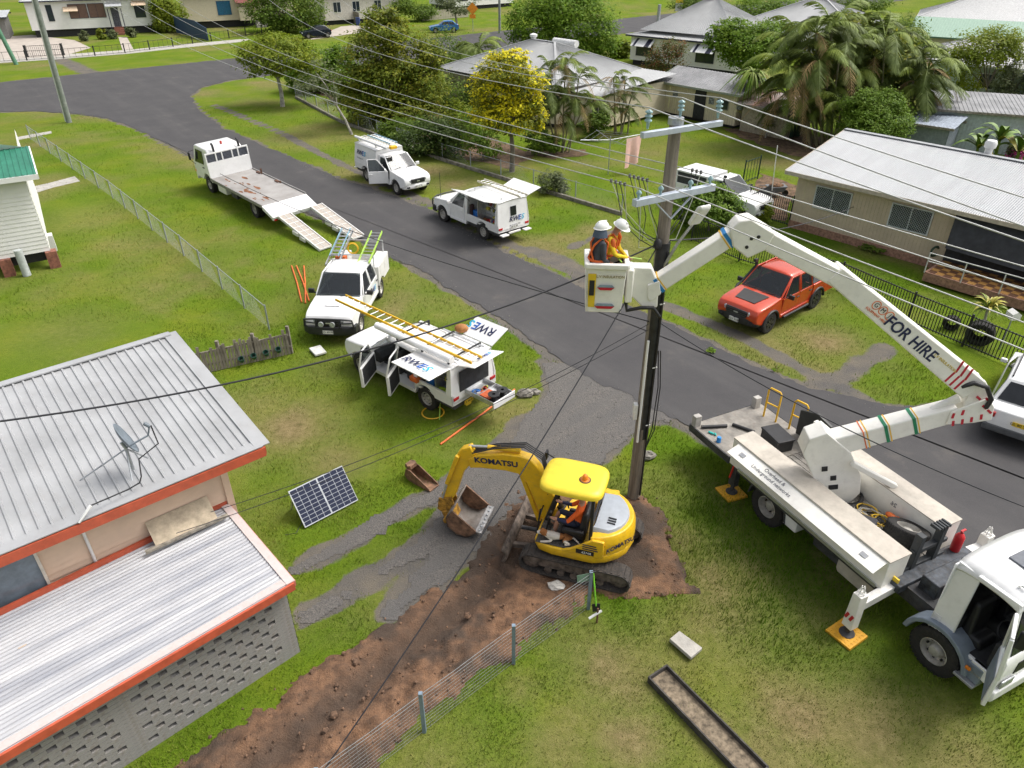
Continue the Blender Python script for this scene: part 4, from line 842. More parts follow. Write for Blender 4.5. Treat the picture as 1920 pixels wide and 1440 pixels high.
for i, (x,y,l,rz) in enumerate(((-4.5,-.1,.6,.5),(-4.9,-.75,.7,1.2))):
    q = MB().tube([(-l/2,0,0),(l/2,0,0)],.045,8).build('pipe_offcut',black,None,smooth=50); q.matrix_world = EF @ Matrix.Translation((x,y,1.14)) @ Matrix.Rotation(rz,4,'Z'); tag(q,('black pipe offcut in the middle of the boom truck rear deck','black pipe offcut at the rear deck edge by the clear bag')[i],'pipe')
q = MB().lathe([(.001,0),(.06,0),(.06,.13),(.05,.15),(.001,.15)],12).build('tape_roll',mat('blue_tape',(.03,.25,.65),.5),None,smooth=40); q.matrix_world = EF @ Matrix.Translation((-4.35,-1.05,1.095)); tag(q,'blue cup-sized roll on the rear deck edge of the boom truck','roll')
q = MB().box((0,0,.03),(.16,.06,.05),.4).box((.1,.06,.03),(.1,.05,.05),-.5).build('gloves',mat('teal_cloth',(.02,.42,.38),.8),None,bevel=.02); q.matrix_world = EF @ Matrix.Translation((-4.72,-1.0,1.095)); tag(q,'teal gloves on the rear deck of the boom truck','gloves')
# outriggers with yellow pads
padm = mat('yellow_pad',(.78,.40,.02),.55,scale=14,col2=(.60,.30,.02),dirt=.35)
def outrigger(x,y,top,armz,label):
    MB().bar((x,-.2 if y<0 else.2,armz+.03),(x,y,armz-.16),.17,.20).build('outrigger_arm',whited,et,bevel=.01)
    MB().prism([(x-.10,armz+.22),(x+.10,armz+.22),(x+.12,.30),(x-.12,.30)],y-.11,y+.11).build('outrigger_leg',white2,et,bevel=.015)
    MB().tube([(x,y,.30),(x,y,.09)],.055,10).lathe([(.001,.13),(.10,.12),(.16,.085),(.16,.06)],14,Matrix.Translation((x,y,0))).build('outrigger_foot',chassis,et,smooth=50)
    for s in (-.06,.05): MB().box((x+s,y-.118 if y<0 else y+.118,.62),(.06,.012,.16),0,.3).build('reflector',mat('reflector_red',(.5,.02,.03),.4),et)
    hk = MB().lathe([(.07,0),(.085,.02),(.07,.04),(.055,.02)],12,Matrix.Translation((x,y,armz+.25)),True)
    for a in range(4): hk.tube([(x+.07*math.cos(a*1.57),y+.07*math.sin(a*1.57),armz+.22),(x+.03*math.cos(a*1.57),y+.03*math.sin(a*1.57),armz+.42)],.012,5)
    hk.build('lamp_guard',whited,et)
    pd = MB().prism([(-.30,0),(.30,0),(.29,.055),(-.29,.055)],-.30,.30)
    for i in range(6):
        for j in range(6): pd.bm(-.25+i*.09,-.20+i*.09,-.25+j*.09,-.20+j*.09,.055,.064)
    q = pd.build('outrigger_pad',padm,None,bevel=.008); q.matrix_world = EF @ Matrix.Translation((x,y,.012)) @ Matrix.Rotation(.12,4,'Z'); tag(q,label,'pad')
outrigger(1.04,-1.92,1.2,1.02,'yellow plastic pad under the front outrigger beside the truck cab')
MB().box((1.02,-.95,1.12),(.22,.04,.26)).build('warning_label',platey,et)
outrigger(1.04,1.92,1.2,1.02,'yellow plastic pad under the front outrigger on the road side of the boom truck')
MB().bm(-3.62,-3.42,-1.19,-1.03,.30,1.0).tube([(-3.52,-1.11,.3),(-3.52,-1.11,.08)],.05,10).lathe([(.001,.12),(.09,.11),(.15,.08),(.15,.06)],14,Matrix.Translation((-3.52,-1.11,0))).build('rear_outrigger',chassis,et)
MB().tube([(-3.5,-1.22,1.0),(-3.56,-1.24,.55)],.025,6).build('red_handle',mat('handle_red',(.6,.03,.02),.5),et)
q = MB().prism([(-.30,0),(.30,0),(.29,.055),(-.29,.055)],-.30,.30).build('outrigger_pad',padm,None,bevel=.008); q.matrix_world = EF @ Matrix.Translation((-3.52,-1.11,.008)) @ Matrix.Rotation(-.1,4,'Z'); tag(q,'yellow plastic pad under the rear outrigger at the truck tail','pad')
# chassis, guards, tank
MB().bm(-5.0,1.9,-.42,.42,.62,.99).bm(-fa-.12,-fa+.12,-.9,.9,.42,.66).bm(fa-.1,fa+.1,-.9,.9,.42,.62).bm(1.0,2.0,-.75,.75,.72,1.05).bm(-.9,.2,-1.05,-.5,.5,.85).build('chassis',chassis,et)
MB().bm(.88,1.22,-1.0,1.25,.95,1.15).bm(1.3,1.7,-.55,.55,1.05,1.4).build('outrigger_frame',mat('greasy_steel',(.06,.07,.085),.55,.3,var=.4,dirt=.3),et,bevel=.02)
MB().prism([(-.1,.42),(.75,.42),(.8,.5),(.8,.86),(.75,.92),(-.1,.92),(-.15,.86),(-.15,.5)],-1.12,-.62).build('fuel_tank',beige,et,bevel=.02)
MB().bm(-1.75,-1.35,-1.15,-.8,.48,.92).build('control_box',white,et,bevel=.02)
for s in (-1,1):
    MB().prism(arch_pts(-fa,.60,.55,8,.52)+arch_pts(-fa,.64,.5,8,.52)[::-1],s*1.18,s*.72).build('mudguard',chassis,et)
    wheel(et,fa,s*1.0,.51,.30,'truck'); wheel(et,-fa,s*.94,.51,.44,'truck')
# cab with the driver's door (right side) open
bluegrey = mat('blue_grey_plastic',(.20,.24,.29),.5,var=.1); before = set(et.children)
cx0, cx1 = 1.78, 3.92
c = MB(); c.bm(cx0,cx0+.05,-1.1,1.1,.95,2.62); c.bm(cx0,cx1,-1.08,1.08,.92,1.0)
c.prism([(3.20,.75),(3.92,.70),(3.98,.9),(3.98,1.42),(3.90,1.52),(3.72,1.52),(3.72,1.0),(3.20,1.0)],-1.1,1.1)
for s in (-1,1):
    c.bar((3.86,s*1.04,1.5),(3.55,s*.98,2.64),.09,.08); c.bm(cx0,2.42,s*1.10-.05,s*1.10+.0 if s>0 else s*1.10+.05,.98,2.6) if False else None
    c.poly([(cx0,s*1.1,.98),(2.50,s*1.1,.98),(2.50,s*1.1,1.6),(2.46,s*1.0,2.64),(cx0,s*1.0,2.64),(cx0,s*1.1,1.6)],.05)
    c.bar((2.4,s*1.01,2.62),(3.6,s*.98,2.62),.08,.10)
c.poly([(2.5,1.1,.98),(3.72,1.1,.98),(3.72,1.1,1.5),(2.5,1.1,1.5)],.05)
c.build('cab',white,et,bevel=.02)
rf = MB(); nx, ny = 9, 11
for i in range(nx):
    f_ = i / (nx-1); x = cx0 - .02 + (3.66-cx0) * f_
    for j in range(ny):
        y = -1.07 + 2.14 * j / (ny-1); k = abs(y) / 1.07; rf.v.append((x,y*(1-.05*f_),2.70+.14*(1-k**2.5)-.10*k**10-.10*f_**5-.09*(1-f_)**8))
for i in range(nx-1):
    for j in range(ny-1): a = i * ny + j; rf.f.append((a,a+1,a+ny+1,a+ny))
o = rf.build('cab_roof',white,et,smooth=70); o.modifiers.new('s','SOLIDIFY').thickness = .08
MB().box((2.75,-.05,2.845),(.62,.62,.03)).build('roof_hatch',mat('grey_hatch',(.11,.12,.14),.4),et,bevel=.06)
MB().box((3.2,-.75,2.78),(.05,.05,.06)).box((3.3,-.72,2.80),(.14,.04,.04)).build('roof_bracket',white,et)
MB().poly([(3.90,-.98,1.54),(3.90,.98,1.54),(3.62,.92,2.60),(3.62,-.92,2.60)],.01).build('windscreen',glass,et)
MB().poly([(2.56,1.105,1.55),(3.70,1.105,1.52),(3.48,1.01,2.52),(2.56,1.01,2.52)],.01).build('side_window',glass,et)
MB().bm(3.85,4.06,-1.12,1.12,.42,.72).build('front_bumper',white,et,bevel=.05)
MB().bm(3.97,4.0,-.7,.7,.98,1.3).build('grille',black,et,bevel=.01); text('badge','ISUZU',.16,mat('chrome_print',(.5,.5,.52),.3,.8),et,face_M((4.004,0,1.37),(0,1,0),(0,0,1)))
for s in (-1,1): MB().box((4.02,s*.82,.84),(.06,.36,.20)).build('headlight',lampg,et,bevel=.03)
MB().prism([(2.45,1.0),(3.15,1.0),(3.05,1.22),(2.75,1.2),(2.68,1.95),(2.48,1.95)],-.85,-.35).build('seat',black,et,bevel=.05); MB().prism([(2.45,1.0),(3.15,1.0),(3.05,1.22),(2.75,1.2),(2.68,1.95),(2.48,1.95)],.2,.85).build('seat',black,et,bevel=.05)
MB().bm(3.45,3.75,-1.0,1.0,1.0,1.62).build('dashboard',dark,et,bevel=.05); MB().bm(cx0+.06,2.45,-1.0,1.0,1.0,1.5).bm(cx0+.052,cx0+.07,-1.0,1.0,1.5,2.55).build('cab_lining',dark,et); MB().bm(2.46,3.7,-1.02,1.02,1.002,1.02).build('floor_mat',dark,et)
MB().lathe([(.21,-.018),(.235,0),(.21,.018),(.19,0)],20,Matrix.Translation((3.32,-.60,1.62))@Matrix.Rotation(R(40),4,'Y'),True).build('steering_wheel',black,et,smooth=60)
dr = MB().prism([(-1.2,.0),(0,0),(0,.62),(-.02,.72),(-1.2,.72)],-.0,.07)
for a, b in (((-.03,.03,.7),(-.30,.12,1.66)),((-.30,.12,1.66),(-1.18,.12,1.66)),((-1.18,.12,1.66),(-1.18,.03,.7))): dr.bar(a,b,.06,.07)
do = dr.build('door',white,et,loc=(3.74,-1.10,.92),bevel=.015); do.rotation_euler = (0,0,R(108))
MB().poly([(-.05,.035,.72),(-.31,.12,1.64),(-1.16,.12,1.64),(-1.16,.035,.72)]).build('window',glass,do); MB().bm(-1.12,-.06,.072,.085,.05,.68).build('door_trim',bluegrey,do,bevel=.01)
MB().box((-.2,-.14,1.1),(.10,.16,.42)).build('mirror',black,do,bevel=.03)
st = MB().bm(2.98,3.58,-1.20,-.85,.48,.54).bm(2.98,3.58,-1.12,-.85,.74,.80).build('step',mat('step_plate',(.45,.46,.48),.5,.5,scale=40),et,bevel=.01)
def cabx(x): return 2.0 + (x-1.78) * .66          # the cab is a short day cab
for o in set(et.children) - before:
    if o.name.startswith('door'): o.data.transform(Matrix.Diagonal((.72,1,1,1))); [ch.data.transform(Matrix.Diagonal((.72,1,1,1)))for ch in o.children]; o.location.x = cabx(o.location.x); o.location.z = 1.08; o.rotation_euler = (0,0,R(118)); continue
    for v in o.data.vertices: v.co.x = cabx(v.co.x)
for s in (-1,1): MB().prism(arch_pts(fa,.60,.62,10,.54)+[(p[0],p[1])for p in arch_pts(fa,.70,.62,10,.54)][::-1],s*1.22,s*.82).build('wheel_guard',bluegrey,et,bevel=.02)
MB().bm(2.88,3.2,-1.12,-.95,.55,.95).build('step_side',bluegrey,et,bevel=.03); MB().box((2.98,-1.2,.86),(.10,.04,.07)).build('indicator',amber,et,bevel=.01)
MB().box((2.1,-1.106,1.25),(.16,.008,.2)).build('permit_label',mat('label_white',(.7,.7,.72),.5),et)
# turret and booms: all in one upright plane
TO = (7.8,13.1); TH = R(176); dirT = Vector((math.cos(TH),math.sin(TH),0)); nT = Vector((math.sin(TH),-math.cos(TH),0))
pb = lambda x, y: GV(x,y,TO,TH)
def wbuild(mb,name,m,parent=None,**k):        # mesh given in world coordinates, hung on the truck
    o = mb.build(name,m,parent or et,**k); o.matrix_parent_inverse = EI; return o
MB().lathe([(.48,1.07),(.48,1.16),(.40,1.17),(.40,1.22)],28,Matrix.Translation(L_((TO[0],TO[1],0)))if False else Matrix.Translation((L_((TO[0],TO[1],0)).x,L_((TO[0],TO[1],0)).y,0))).build('slew_ring',chassis,et,smooth=40)
def plates(pix,off,th,name,m,parent=None,bevel=.02):
    q = MB(); pts = [pb(*p)for p in pix]
    for s in ((-1,1)if off else(1,)):
        a = [p+nT*(s*off-th/2)for p in pts]; b_ = [p+nT*(s*off+th/2)for p in pts]; k = len(a); o = len(q.v); q.v += [tuple(p)for p in a+b_]
        q.f.append(tuple(o+j for j in range(k))); q.f.append(tuple(o+k+j for j in reversed(range(k))))
        for j in range(k): q.f.append((o+j,o+(j+1)%k,o+k+(j+1)%k,o+k+j))
    return wbuild(q,name,m,parent,bevel=bevel)
tp = plates([(1500,838),(1512,812),(1545,800),(1590,838),(1608,880),(1606,912),(1585,932),(1552,925),(1520,885)],.0,.50,'turret',white2)
for px, py, w_ in ((1540,866,.16),(1556,883,.16),(1556,900,.26)):
    p = pb(px,py) - nT * .256; wbuild(MB().box(p,(w_,.02,.13),TH),'turret_hole',black,tp) if False else wbuild(MB().box(p,(w_*.8,.02,.13),TH,.2),'turret_hole',black)
def beam(p0,p1,w0,h0,w1,h1,name,m=white2,bevel=.03,shift=0):
    A, B = pb(*p0) + nT * shift, pb(*p1) + nT * shift; x = (B-A).normalized(); return wbuild(MB().bar(A,B,w0,h0,nT.cross(x)if False else x.cross(nT)*-1,w1,h1),name,m,bevel=bevel), A, B
lb, A, B = beam((1530,838),(1790,768),.44,.50,.38,.40,'lower_boom')
def band(A,B,t,w_,h_,m,L=.05,name='boom_band'):
    x = (B-A).normalized(); p = A.lerp(B,t); wbuild(MB().bar(p-x*L/2,p+x*L/2,w_,h_,x.cross(nT)*-1),name,m)
grn = mat('green_band',(.015,.22,.10),.45); rdb = mat('red_print',(.52,.015,.04),.45); blu = mat('blue_band',(.02,.22,.55),.45)
for t, m in ((.50,grn),(.70,grn),(.34,orange)): band(A,B,t,.44-.06*t+.012,.50-.10*t+.012,m,.07 if m is grn else.025); band(A,B,t+.025,.44-.06*t+.008,.50-.1*t+.008,yel,.025)
plates([(1765,785),(1775,762),(1818,745),(1846,735),(1855,752),(1850,776),(1815,782)],.21,.05,'elbow_plate',white2)
plates([(1800,752),(1815,712),(1840,705),(1856,735),(1850,765),(1820,770)],.15,.06,'elbow_link',white2)
for i, (px,py,a) in enumerate(((1778,768,0),(1796,762,0),(1778,782,.2),(1795,779,.2),(1812,775,.2),(1830,770,.2),(1836,752,.9),(1845,760,.9),(1825,735,.9),(1842,738,.9))):
    p = pb(px,py) - nT * .238; wbuild(MB().box(p,(.05,.012,.13),TH,a),'red_stripe',rdb)
beam((1588,850),(1668,893),.13,.13,.13,.13,'slew_ram',white2,.02,-.36)
ram, A_, B_ = beam((1800,745),(1660,812),.14,.16,.14,.16,'elbow_ram',white2)
hz_ = wbuild(MB().tube([pb(1795,715)-nT*.2,pb(1815,705)-nT*.28,pb(1838,712)-nT*.3,pb(1846,735)-nT*.3,pb(1838,752)-nT*.25],.05,8),'hose_bundle',black,smooth=60)
ub, A, B = beam((1818,722),(1560,508),.46,.54,.38,.38,'upper_boom')
x = (B-A).normalized(); upv = nT.cross(x)
if upv.z < 0: upv = -upv
for i in range(3):
    for k, dz in ((0,.17),(1,-.1)):
        p = A.lerp(B,.10+i*.035+(0 if k==0 else-.012)) - nT * (.230-.003*i) + upv * dz; M = face_M(p,-x+upv*(.9 if k==0 else.25),upv)
        wbuild(MB().bm(-.03,.26-.03,-.022,.022,-.004,.006,face_M(p,(-x*-.55+upv).normalized()if k==0 else(x*.1+upv),nT.cross(upv)))if False else MB().bar(p-upv*.13-x*.05*(1 if k==0 else.3),p+upv*.13+x*.05*(1 if k==0 else.3),.012,.045,x),'red_stripe',rdb)
tx = lambda s, t, dz, size, m, **k: text('lettering',s,size,m,None,face_M(A.lerp(B,t)-nT*(.238-.04*t)+upv*dz,-x,upv),**k)
for o_ in (tx('FOR HIRE',.47,-.02,.34,navy,bold=.006),tx('G',.735,.06,.13,blackp),tx('M',.69,.06,.13,blackp),tx('J',.645,.06,.13,blackp),tx('EQUIPMENT HIRE',.70,-.09,.07,orange),tx('L.V INSULATION',.24,.05,.09,mat('yellow_print',(.6,.45,.02),.5))):
    o_.parent = et; o_.matrix_parent_inverse = EI
for t in (.645,.69,.735):
    wbuild(MB().lathe([(.085,-.003),(.095,0),(.085,.003),(.078,0)],18,face_M(A.lerp(B,t)-nT*(.238-.04*t)+upv*.06,-x,upv),True),'logo_ring',orange)
ib, C_, D_ = beam((1575,522),(1400,428),.33,.36,.32,.36,'inner_boom')
plates([(1432,462),(1398,478),(1370,455),(1366,425),(1382,408),(1405,404),(1450,432)],0,.40,'knee',white2,bevel=.03)
for px, py in ((1405,440),(1418,437),(1396,456)):
    wbuild(MB().lathe([(.001,.01),(.035,.008),(.035,0)],10,face_M(pb(px,py)-nT*.205,dirT,(0,0,1))@Matrix.Rotation(math.pi,4,'X')),'pivot_bolt',black)
jb, E_, F_ = beam((1385,432),(1222,538),.30,.32,.30,.32,'jib')
for t in (.12,.92): band(E_,F_,t,.315,.335,blu,.07); band(E_,F_,t+(.035 if t<.5 else-.035),.31,.33,yel,.025)
plates([(1235,520),(1213,528),(1212,552),(1218,560),(1238,545)],0,.34,'jib_end',white2)
# bucket
BC = pb(1134,530); BW, BD, BH = .78, .72, 1.02; bz = BC.z - BH / 2
bk = empty('bucket',et); bk.matrix_parent_inverse = EI; bk.matrix_world = Matrix.Translation((BC.x,BC.y,bz)) @ Matrix.Rotation(R(-4),4,'Z')
bm_ = MB()
def tub(mb,w0,d0,w1,d1,h_,th):
    for s in (-1,1):
        mb.poly([(s*w0/2,-d0/2,0),(s*w0/2,d0/2,0),(s*w1/2,d1/2,h_),(s*w1/2,-d1/2,h_)],th)
        mb.poly([(-w0/2,s*d0/2,0),(w0/2,s*d0/2,0),(w1/2,s*d1/2,h_),(-w1/2,s*d1/2,h_)],th)
    mb.bm(-w0/2,w0/2,-d0/2,d0/2,0,.04)
tub(bm_,BW-.10,BD-.08,BW,BD,BH,.03); bm_.build('bucket_shell',white2,bk,bevel=.02)
rim = MB(); 
for s in (-1,1): rim.bm(-BW/2-.03,BW/2+.03,s*BD/2-.05,s*BD/2+.05,BH-.06,BH+.05); rim.bm(s*BW/2-.05,s*BW/2+.05,-BD/2-.03,BD/2+.03,BH-.058,BH+.052)
rim.build('bucket_rim',white2,bk,bevel=.02)
MB().poly([(-.33,-BD/2+.03-.006,.12),(-.20,-BD/2+.03-.006,.12),(-.20,-BD/2-.022,.86),(-.36,-BD/2-.022,.86)],.006).build('yellow_panel',platey,bk)
MB().box((-.275,-BD/2-.022,.56),(.10,.012,.32),0,0,R(-3)).build('black_label',blackp,bk)
text('lettering','L.V INSULATION',.075,mat('dark_gold_print',(.25,.17,.02),.5),bk,face_M((.08,-BD/2-.012,.80),(1,0,0),(0,-.04,1)))
for z, w_ in ((.52,.34),(.10,.40)):
    MB().prism([(-w_/2+.06,z),(w_/2-.06,z),(w_/2,z+.055),(-w_/2,z+.055)],-BD/2+.02-.035*z/.5-.012,-BD/2+.02-.035*z/.5).build('red_decal',rdb,bk)
    MB().prism([(-w_/2,z+.06),(w_/2,z+.06),(w_/2-.05,z+.11),(-w_/2+.05,z+.11)],-BD/2+.02-.035*z/.5-.012,-BD/2+.02-.035*z/.5).build('grey_decal',mat('steel_blue_print',(.25,.33,.40),.5),bk)
mt = MB(); mt.prism([(BW/2+.02,BH-.1),(BW/2+.50,BH-.10),(BW/2+.68,BH-.45),(BW/2+.70,.05),(BW/2+.42,.02),(BW/2+.14,.30),(BW/2+.04,.30)],-.14,.14); mt.bm(BW/2+.02,BW/2+.16,-.24,.22,.18,BH-.12); mt.build('bucket_mount',white2,bk,bevel=.03)
MB().tube([(BW/2+.05,-.16,.2),(BW/2+.08,-.2,.0),(BW/2+.35,-.22,.08),(BW/2+.6,-.24,.1),(BW/2+.75,-.2,-.12)],.04,8).build('hose',black,bk,smooth=60)
MB().tube([(BW/2-.1,-.2,BH+.02),(BW/2-.22,-.05,BH+.1),(BW/2+.3,0,BH+.02)],.015,6).build('green_hose',mat('lime_fibreglass'),bk)
# ================================================================ EXCAVATOR
ex = thing('excavator','yellow mini excavator with canopy digging beside the trench','excavator',(1.66,12.32,.03),R(162))
EM = Matrix.Translation(ex.location) @ ex.rotation_euler.to_matrix().to_4x4(); EXI = EM.inverted()
trk = mat('muddy_track_rubber',(.055,.048,.043),.9,scale=8,col2=(.03,.027,.025),dirt=.6); yp = mat('excavator_yellow',(.78,.47,.012),.42,var=.08,scale=3,coat=.15,dirt=.28); mud = mat('muddy_steel',(.16,.125,.10),.8,var=.4,scale=7,dirt=.6)
for s in (-1,1):
    e = empty('track',ex,(0,s*.79,0)); L, r0, w_ = 1.0, .275, .40; prof = []
    N = 64; per = 4 * L + 2 * math.pi * r0
    def tp_(d,rr):
        d %= per
        if d < 2 * L: return Vector((-L+d,0,r0+rr))
        d -= 2 * L
        if d < math.pi * r0: a = math.pi / 2 - d / r0; return Vector((L+rr*math.cos(a),0,r0+rr*math.sin(a)))
        d -= math.pi * r0
        if d < 2 * L: return Vector((L-d,0,r0-rr))
        d -= 2 * L; a = -math.pi / 2 - d / r0; return Vector((-L+rr*math.cos(a),0,r0+rr*math.sin(a)))
    m = MB()
    for i in range(N):
        d = per * i / N
        for yy, rr in ((-w_/2,r0-.045),(w_/2,r0-.045),(w_/2,r0-.01),(-w_/2,r0-.01)): p = tp_(d,rr); m.v.append((p.x,yy,p.z))
    for i in range(N):
        a, b = 4 * i, 4 * ((i+1)%N)
        for j in range(4): m.f.append((a+j,a+(j+1)%4,b+(j+1)%4,b+j))
    NL = 38
    for i in range(NL):
        d = per * i / NL; p = tp_(d,r0-.012); q = tp_(d+.02,r0-.012); t_ = (q-p).normalized()
        m.bar(p+V(0,-w_/2+.02,0),p+V(0,w_/2-.02,0),.055,.035,t_.cross(V(0,1,0)))
    m.build('track_belt',trk,e)
    MB().bm(-L+.1,L-.1,-.10,.10,.17,.40).build('track_frame',mud,e,bevel=.02)
    for i in range(5): MB().lathe([(.001,-.14),(.085,-.14),(.085,.14),(.001,.14)],12,Matrix.Translation((-.6+i*.3,0,.13))@Matrix.Rotation(math.pi/2,4,'X')).build('roller',mud,e,smooth=40)
    for xx in (-L,L): MB().lathe([(.001,-.13),(.10,-.13),(.21,-.08),(.215,.08),(.10,.13),(.001,.13)],18,Matrix.Translation((xx,0,r0))@Matrix.Rotation(math.pi/2,4,'X')).build('sprocket',mud,e,smooth=40)
MB().bm(-.55,.6,-.62,.62,.28,.48).build('undercarriage',mud,ex,bevel=.03); MB().lathe([(.46,.46),(.46,.60)],24).disc((0,0,.60),.46,24).build('slew_ring',chassis,ex)
# dozer blade
bl = MB()
for i in range(6):
    a = -.5 + i * .2
    for y in (-.98,.98): bl.v.append((1.62+.10*a*a*4-.02,y,.10+.38*i/5))
for i in range(5): bl.f.append((2*i,2*i+1,2*i+3,2*i+2))
b_ = bl.build('blade',mud,ex,smooth=60); b_.modifiers.new('s','SOLIDIFY').thickness = .06
for s in (-1,1): MB().bar((.5,s*.40,.34),(1.62,s*.52,.26),.10,.12).build('blade_arm',mud,ex,bevel=.01)
MB().tube([(.6,0,.40),(1.5,0,.36)],.05,10).build('blade_ram',chassis,ex,smooth=50)
# house
def rounded(pts,z0,z1,inset=0):
    return pts
hp = [(.98,.60),(.98,-.25),(.75,-.62),(.30,-.86),(-.30,-.92)] + [(-.20+.98*math.cos(a),.98*math.sin(a)*.94)for a in[R(250-i*20)for i in range(8)]] + [(-.30,.92),(.30,.92),(.80,.82)]
hp = [(.98,.70),(.98,.0),(.60,-.30),(.50,-.80),(-.20,-.92)] + [(-.15+1.0*math.cos(R(a)),.94*math.sin(R(a)))for a in(255,238,221,204,180,156,139,122,105)] + [(-.20,.92),(.55,.92),(.85,.86)]
ho = MB(); k = len(hp)
for z, sc in ((.60,.94),(.66,.99),(.80,1.0),(.86,.985)):
    for x, y in hp: ho.v.append((x*sc,y*sc,z))
for i in range(3):
    for j in range(k): a, b = i * k + j, i * k + (j+1) % k; ho.f.append((a,b,b+k,a+k))
ho.f.append(tuple(range(k))); ho.f.append(tuple(3*k+j for j in range(k))); ho.build('house_base',yp,ex,bevel=.02)
cwp = [(-.15+1.0*math.cos(R(a)),.94*math.sin(R(a)))for a in range(100,262,10)]; cw = MB(); k = len(cwp)
for z, sc in ((.862,.985),(1.0,1.0),(1.25,.985),(1.36,.93)):
    for x, y in cwp: cw.v.append(((x+.15)*sc-.15,y*sc,z))
for z in (1.36,.862):
    for x, y in cwp: cw.v.append(((x+.15)*.72-.15,y*.74,z))
for i in range(5):
    for j in range(k-1): a = i * k + j; cw.f.append((a,a+1,a+1+k,a+k))
for j in (0,k-1): cw.f.append(tuple(i*k+j for i in range(6)))
cw.build('counterweight',yp,ex,bevel=.02)
MB().prism([(-.62,.862),(.05,.862),(.02,1.10),(-.15,1.30),(-.62,1.36)],-.88,-.35).build('side_panel',yp,ex,bevel=.04)
MB().prism([(.30,.862),(-.62,.862),(-.62,1.34),(-.36,1.34),(-.10,1.12),(.12,.95)],.86,.935).build('side_panel',yp,ex,bevel=.02)
text('lettering','KOMATSU',.17,navy,ex,face_M((-1.02,.50,1.08),(-.55,-.83,0)if False else(.50,.86,0),(0,0,1))if False else face_M((-.93,.62,1.10),(-.62,-.78,0),(0,0,1)),bold=.004)
sp_ = MB().bm(-.42,-.02,.937,.943,.90,1.02).build('model_panel',blackp,ex); text('model_lettering','45MR',.095,platew,sp_,face_M((-.25,.946,.95),(-1,0,0),(0,0,1)),.2)
for i in range(3): MB().bm(-.50+i*.02,-.16,.938,.944,1.05+i*.06,1.075+i*.06).build('model_stripe',navy,ex)
MB().box((-.60,.90,1.22),(.05,.03,.07),R(20)).build('reflector',redl,ex)
grey = mat('engine_cover_grey',(.36,.39,.43),.45,var=.06)
ecp = [(-.30,-.60),(-.30,.66)] + [(-.15+.86*math.cos(R(a)),.80*math.sin(R(a)))for a in range(126,236,12)]; ec_ = MB(); k = len(ecp)
for z, sc in ((.90,1.),(1.34,1.),(1.43,.93),(1.46,.80)):
    for x, y in ecp: ec_.v.append(((x+.5)*sc-.5,y*sc,z+.06*(x+.6)*(z>1)))
for i in range(3):
    for j in range(k): a, b = i * k + j, i * k + (j+1) % k; ec_.f.append((a,b,b+k,a+k))
ec_.f.append(tuple(range(k))); ec_.f.append(tuple(3*k+j for j in range(k))); ec_.build('engine_cover',grey,ex,smooth=35)
for i in range(3): MB().box((-.66,.25+i*.08,1.468),(.18,.03,.02),0,R(-3)).build('cover_vent',black,ex)
fm = mat('ribbed_floor_mat',(.075,.072,.07),.9,var=.3,scale=25,dirt=.5); MB().bm(-.1,.92,.0,.86,.864,.885).build('floor_mat',fm,ex)
fr_ = MB()
for i in range(9): fr_.bm(.30+i*.045,.32+i*.045,.55,.82,.885,.895)
fr_.build('floor_rib',fm,ex)
MB().prism([(-.12,.89),(.42,.89),(.42,1.18),(.02,1.20),(-.06,1.72),(-.18,1.74)],.08,.60).build('seat',black,ex,bevel=.05)
for y in (.02,.66): MB().bm(-.12,.36,y-.05,y+.05,1.16,1.28).build('console',black,ex,bevel=.03); MB().tube([(.38,y,1.28),(.42,y,1.42)],.018,6).ball((.42,y,1.45),.035,8,6).build('joystick',black,ex)
for y in (.26,.44): MB().tube([(.78,y,.88),(.74,y,1.25)],.016,6).box((.74,y,1.27),(.05,.09,.03)).build('travel_lever',black,ex)
# canopy
rp = MB(); n = 28
def sup(a,rx,ry,e=.42): c_, s_ = math.cos(a), math.sin(a); return (math.copysign(abs(c_)**e,c_)*rx,math.copysign(abs(s_)**e,s_)*ry)
for z, k in ((2.36,.97),(2.37,1.0),(2.44,1.0),(2.49,.955),(2.52,.80),(2.535,.4)):
    for i in range(n): x, y = sup(2*math.pi*i/n,.70*k,.57*k); rp.v.append((x+.22,y+.32,z))
for i in range(5):
    for j in range(n): a, b = i * n + j, i * n + (j+1) % n; rp.f.append((a,b,b+n,a+n))
rp.f.append(tuple(range(n))); rp.f.append(tuple(5*n+j for j in range(n)))
rp.build('canopy_roof',mat('canopy_yellow',(.84,.64,.04),.42,var=.05,dirt=.07),ex,smooth=50)
for y in (-.16,.80): MB().bar((-.30,y,.90),(-.30,y,2.37),.07,.07,(1,0,0)).build('canopy_post',black,ex,bevel=.01)
MB().bar((-.30,-.16,1.62),(-.30,.80,1.62),.05,.06).build('canopy_crossbar',black,ex)
for y in (-.02,.5): MB().tube([(.98,y,.88),(.92,y,1.5),(.88,y+.03,1.56)],.02,6).build('front_guard_rail',black,ex)
MB().tube([(.98,-.02,1.2),(.96,.5,1.2)],.018,6).build('guard_crossbar',black,ex)
MB().lathe([(.10,0),(.10,.02),(.062,.03),(.062,.11),(.035,.15),(.001,.16)],16,Matrix.Translation((-.02,.42,2.525))).build('beacon',amber,ex,smooth=50); MB().lathe([(.13,-.005),(.13,.012),(.09,.022)],16,Matrix.Translation((-.02,.42,2.525))).build('beacon_base',mat('brown_base',(.10,.05,.02),.6),ex)
MB().tube([(.85,-.30,2.38),(1.06,-.50,2.30)],.015,6).box((1.08,-.52,2.25),(.05,.14,.2)).build('mirror',black,ex)
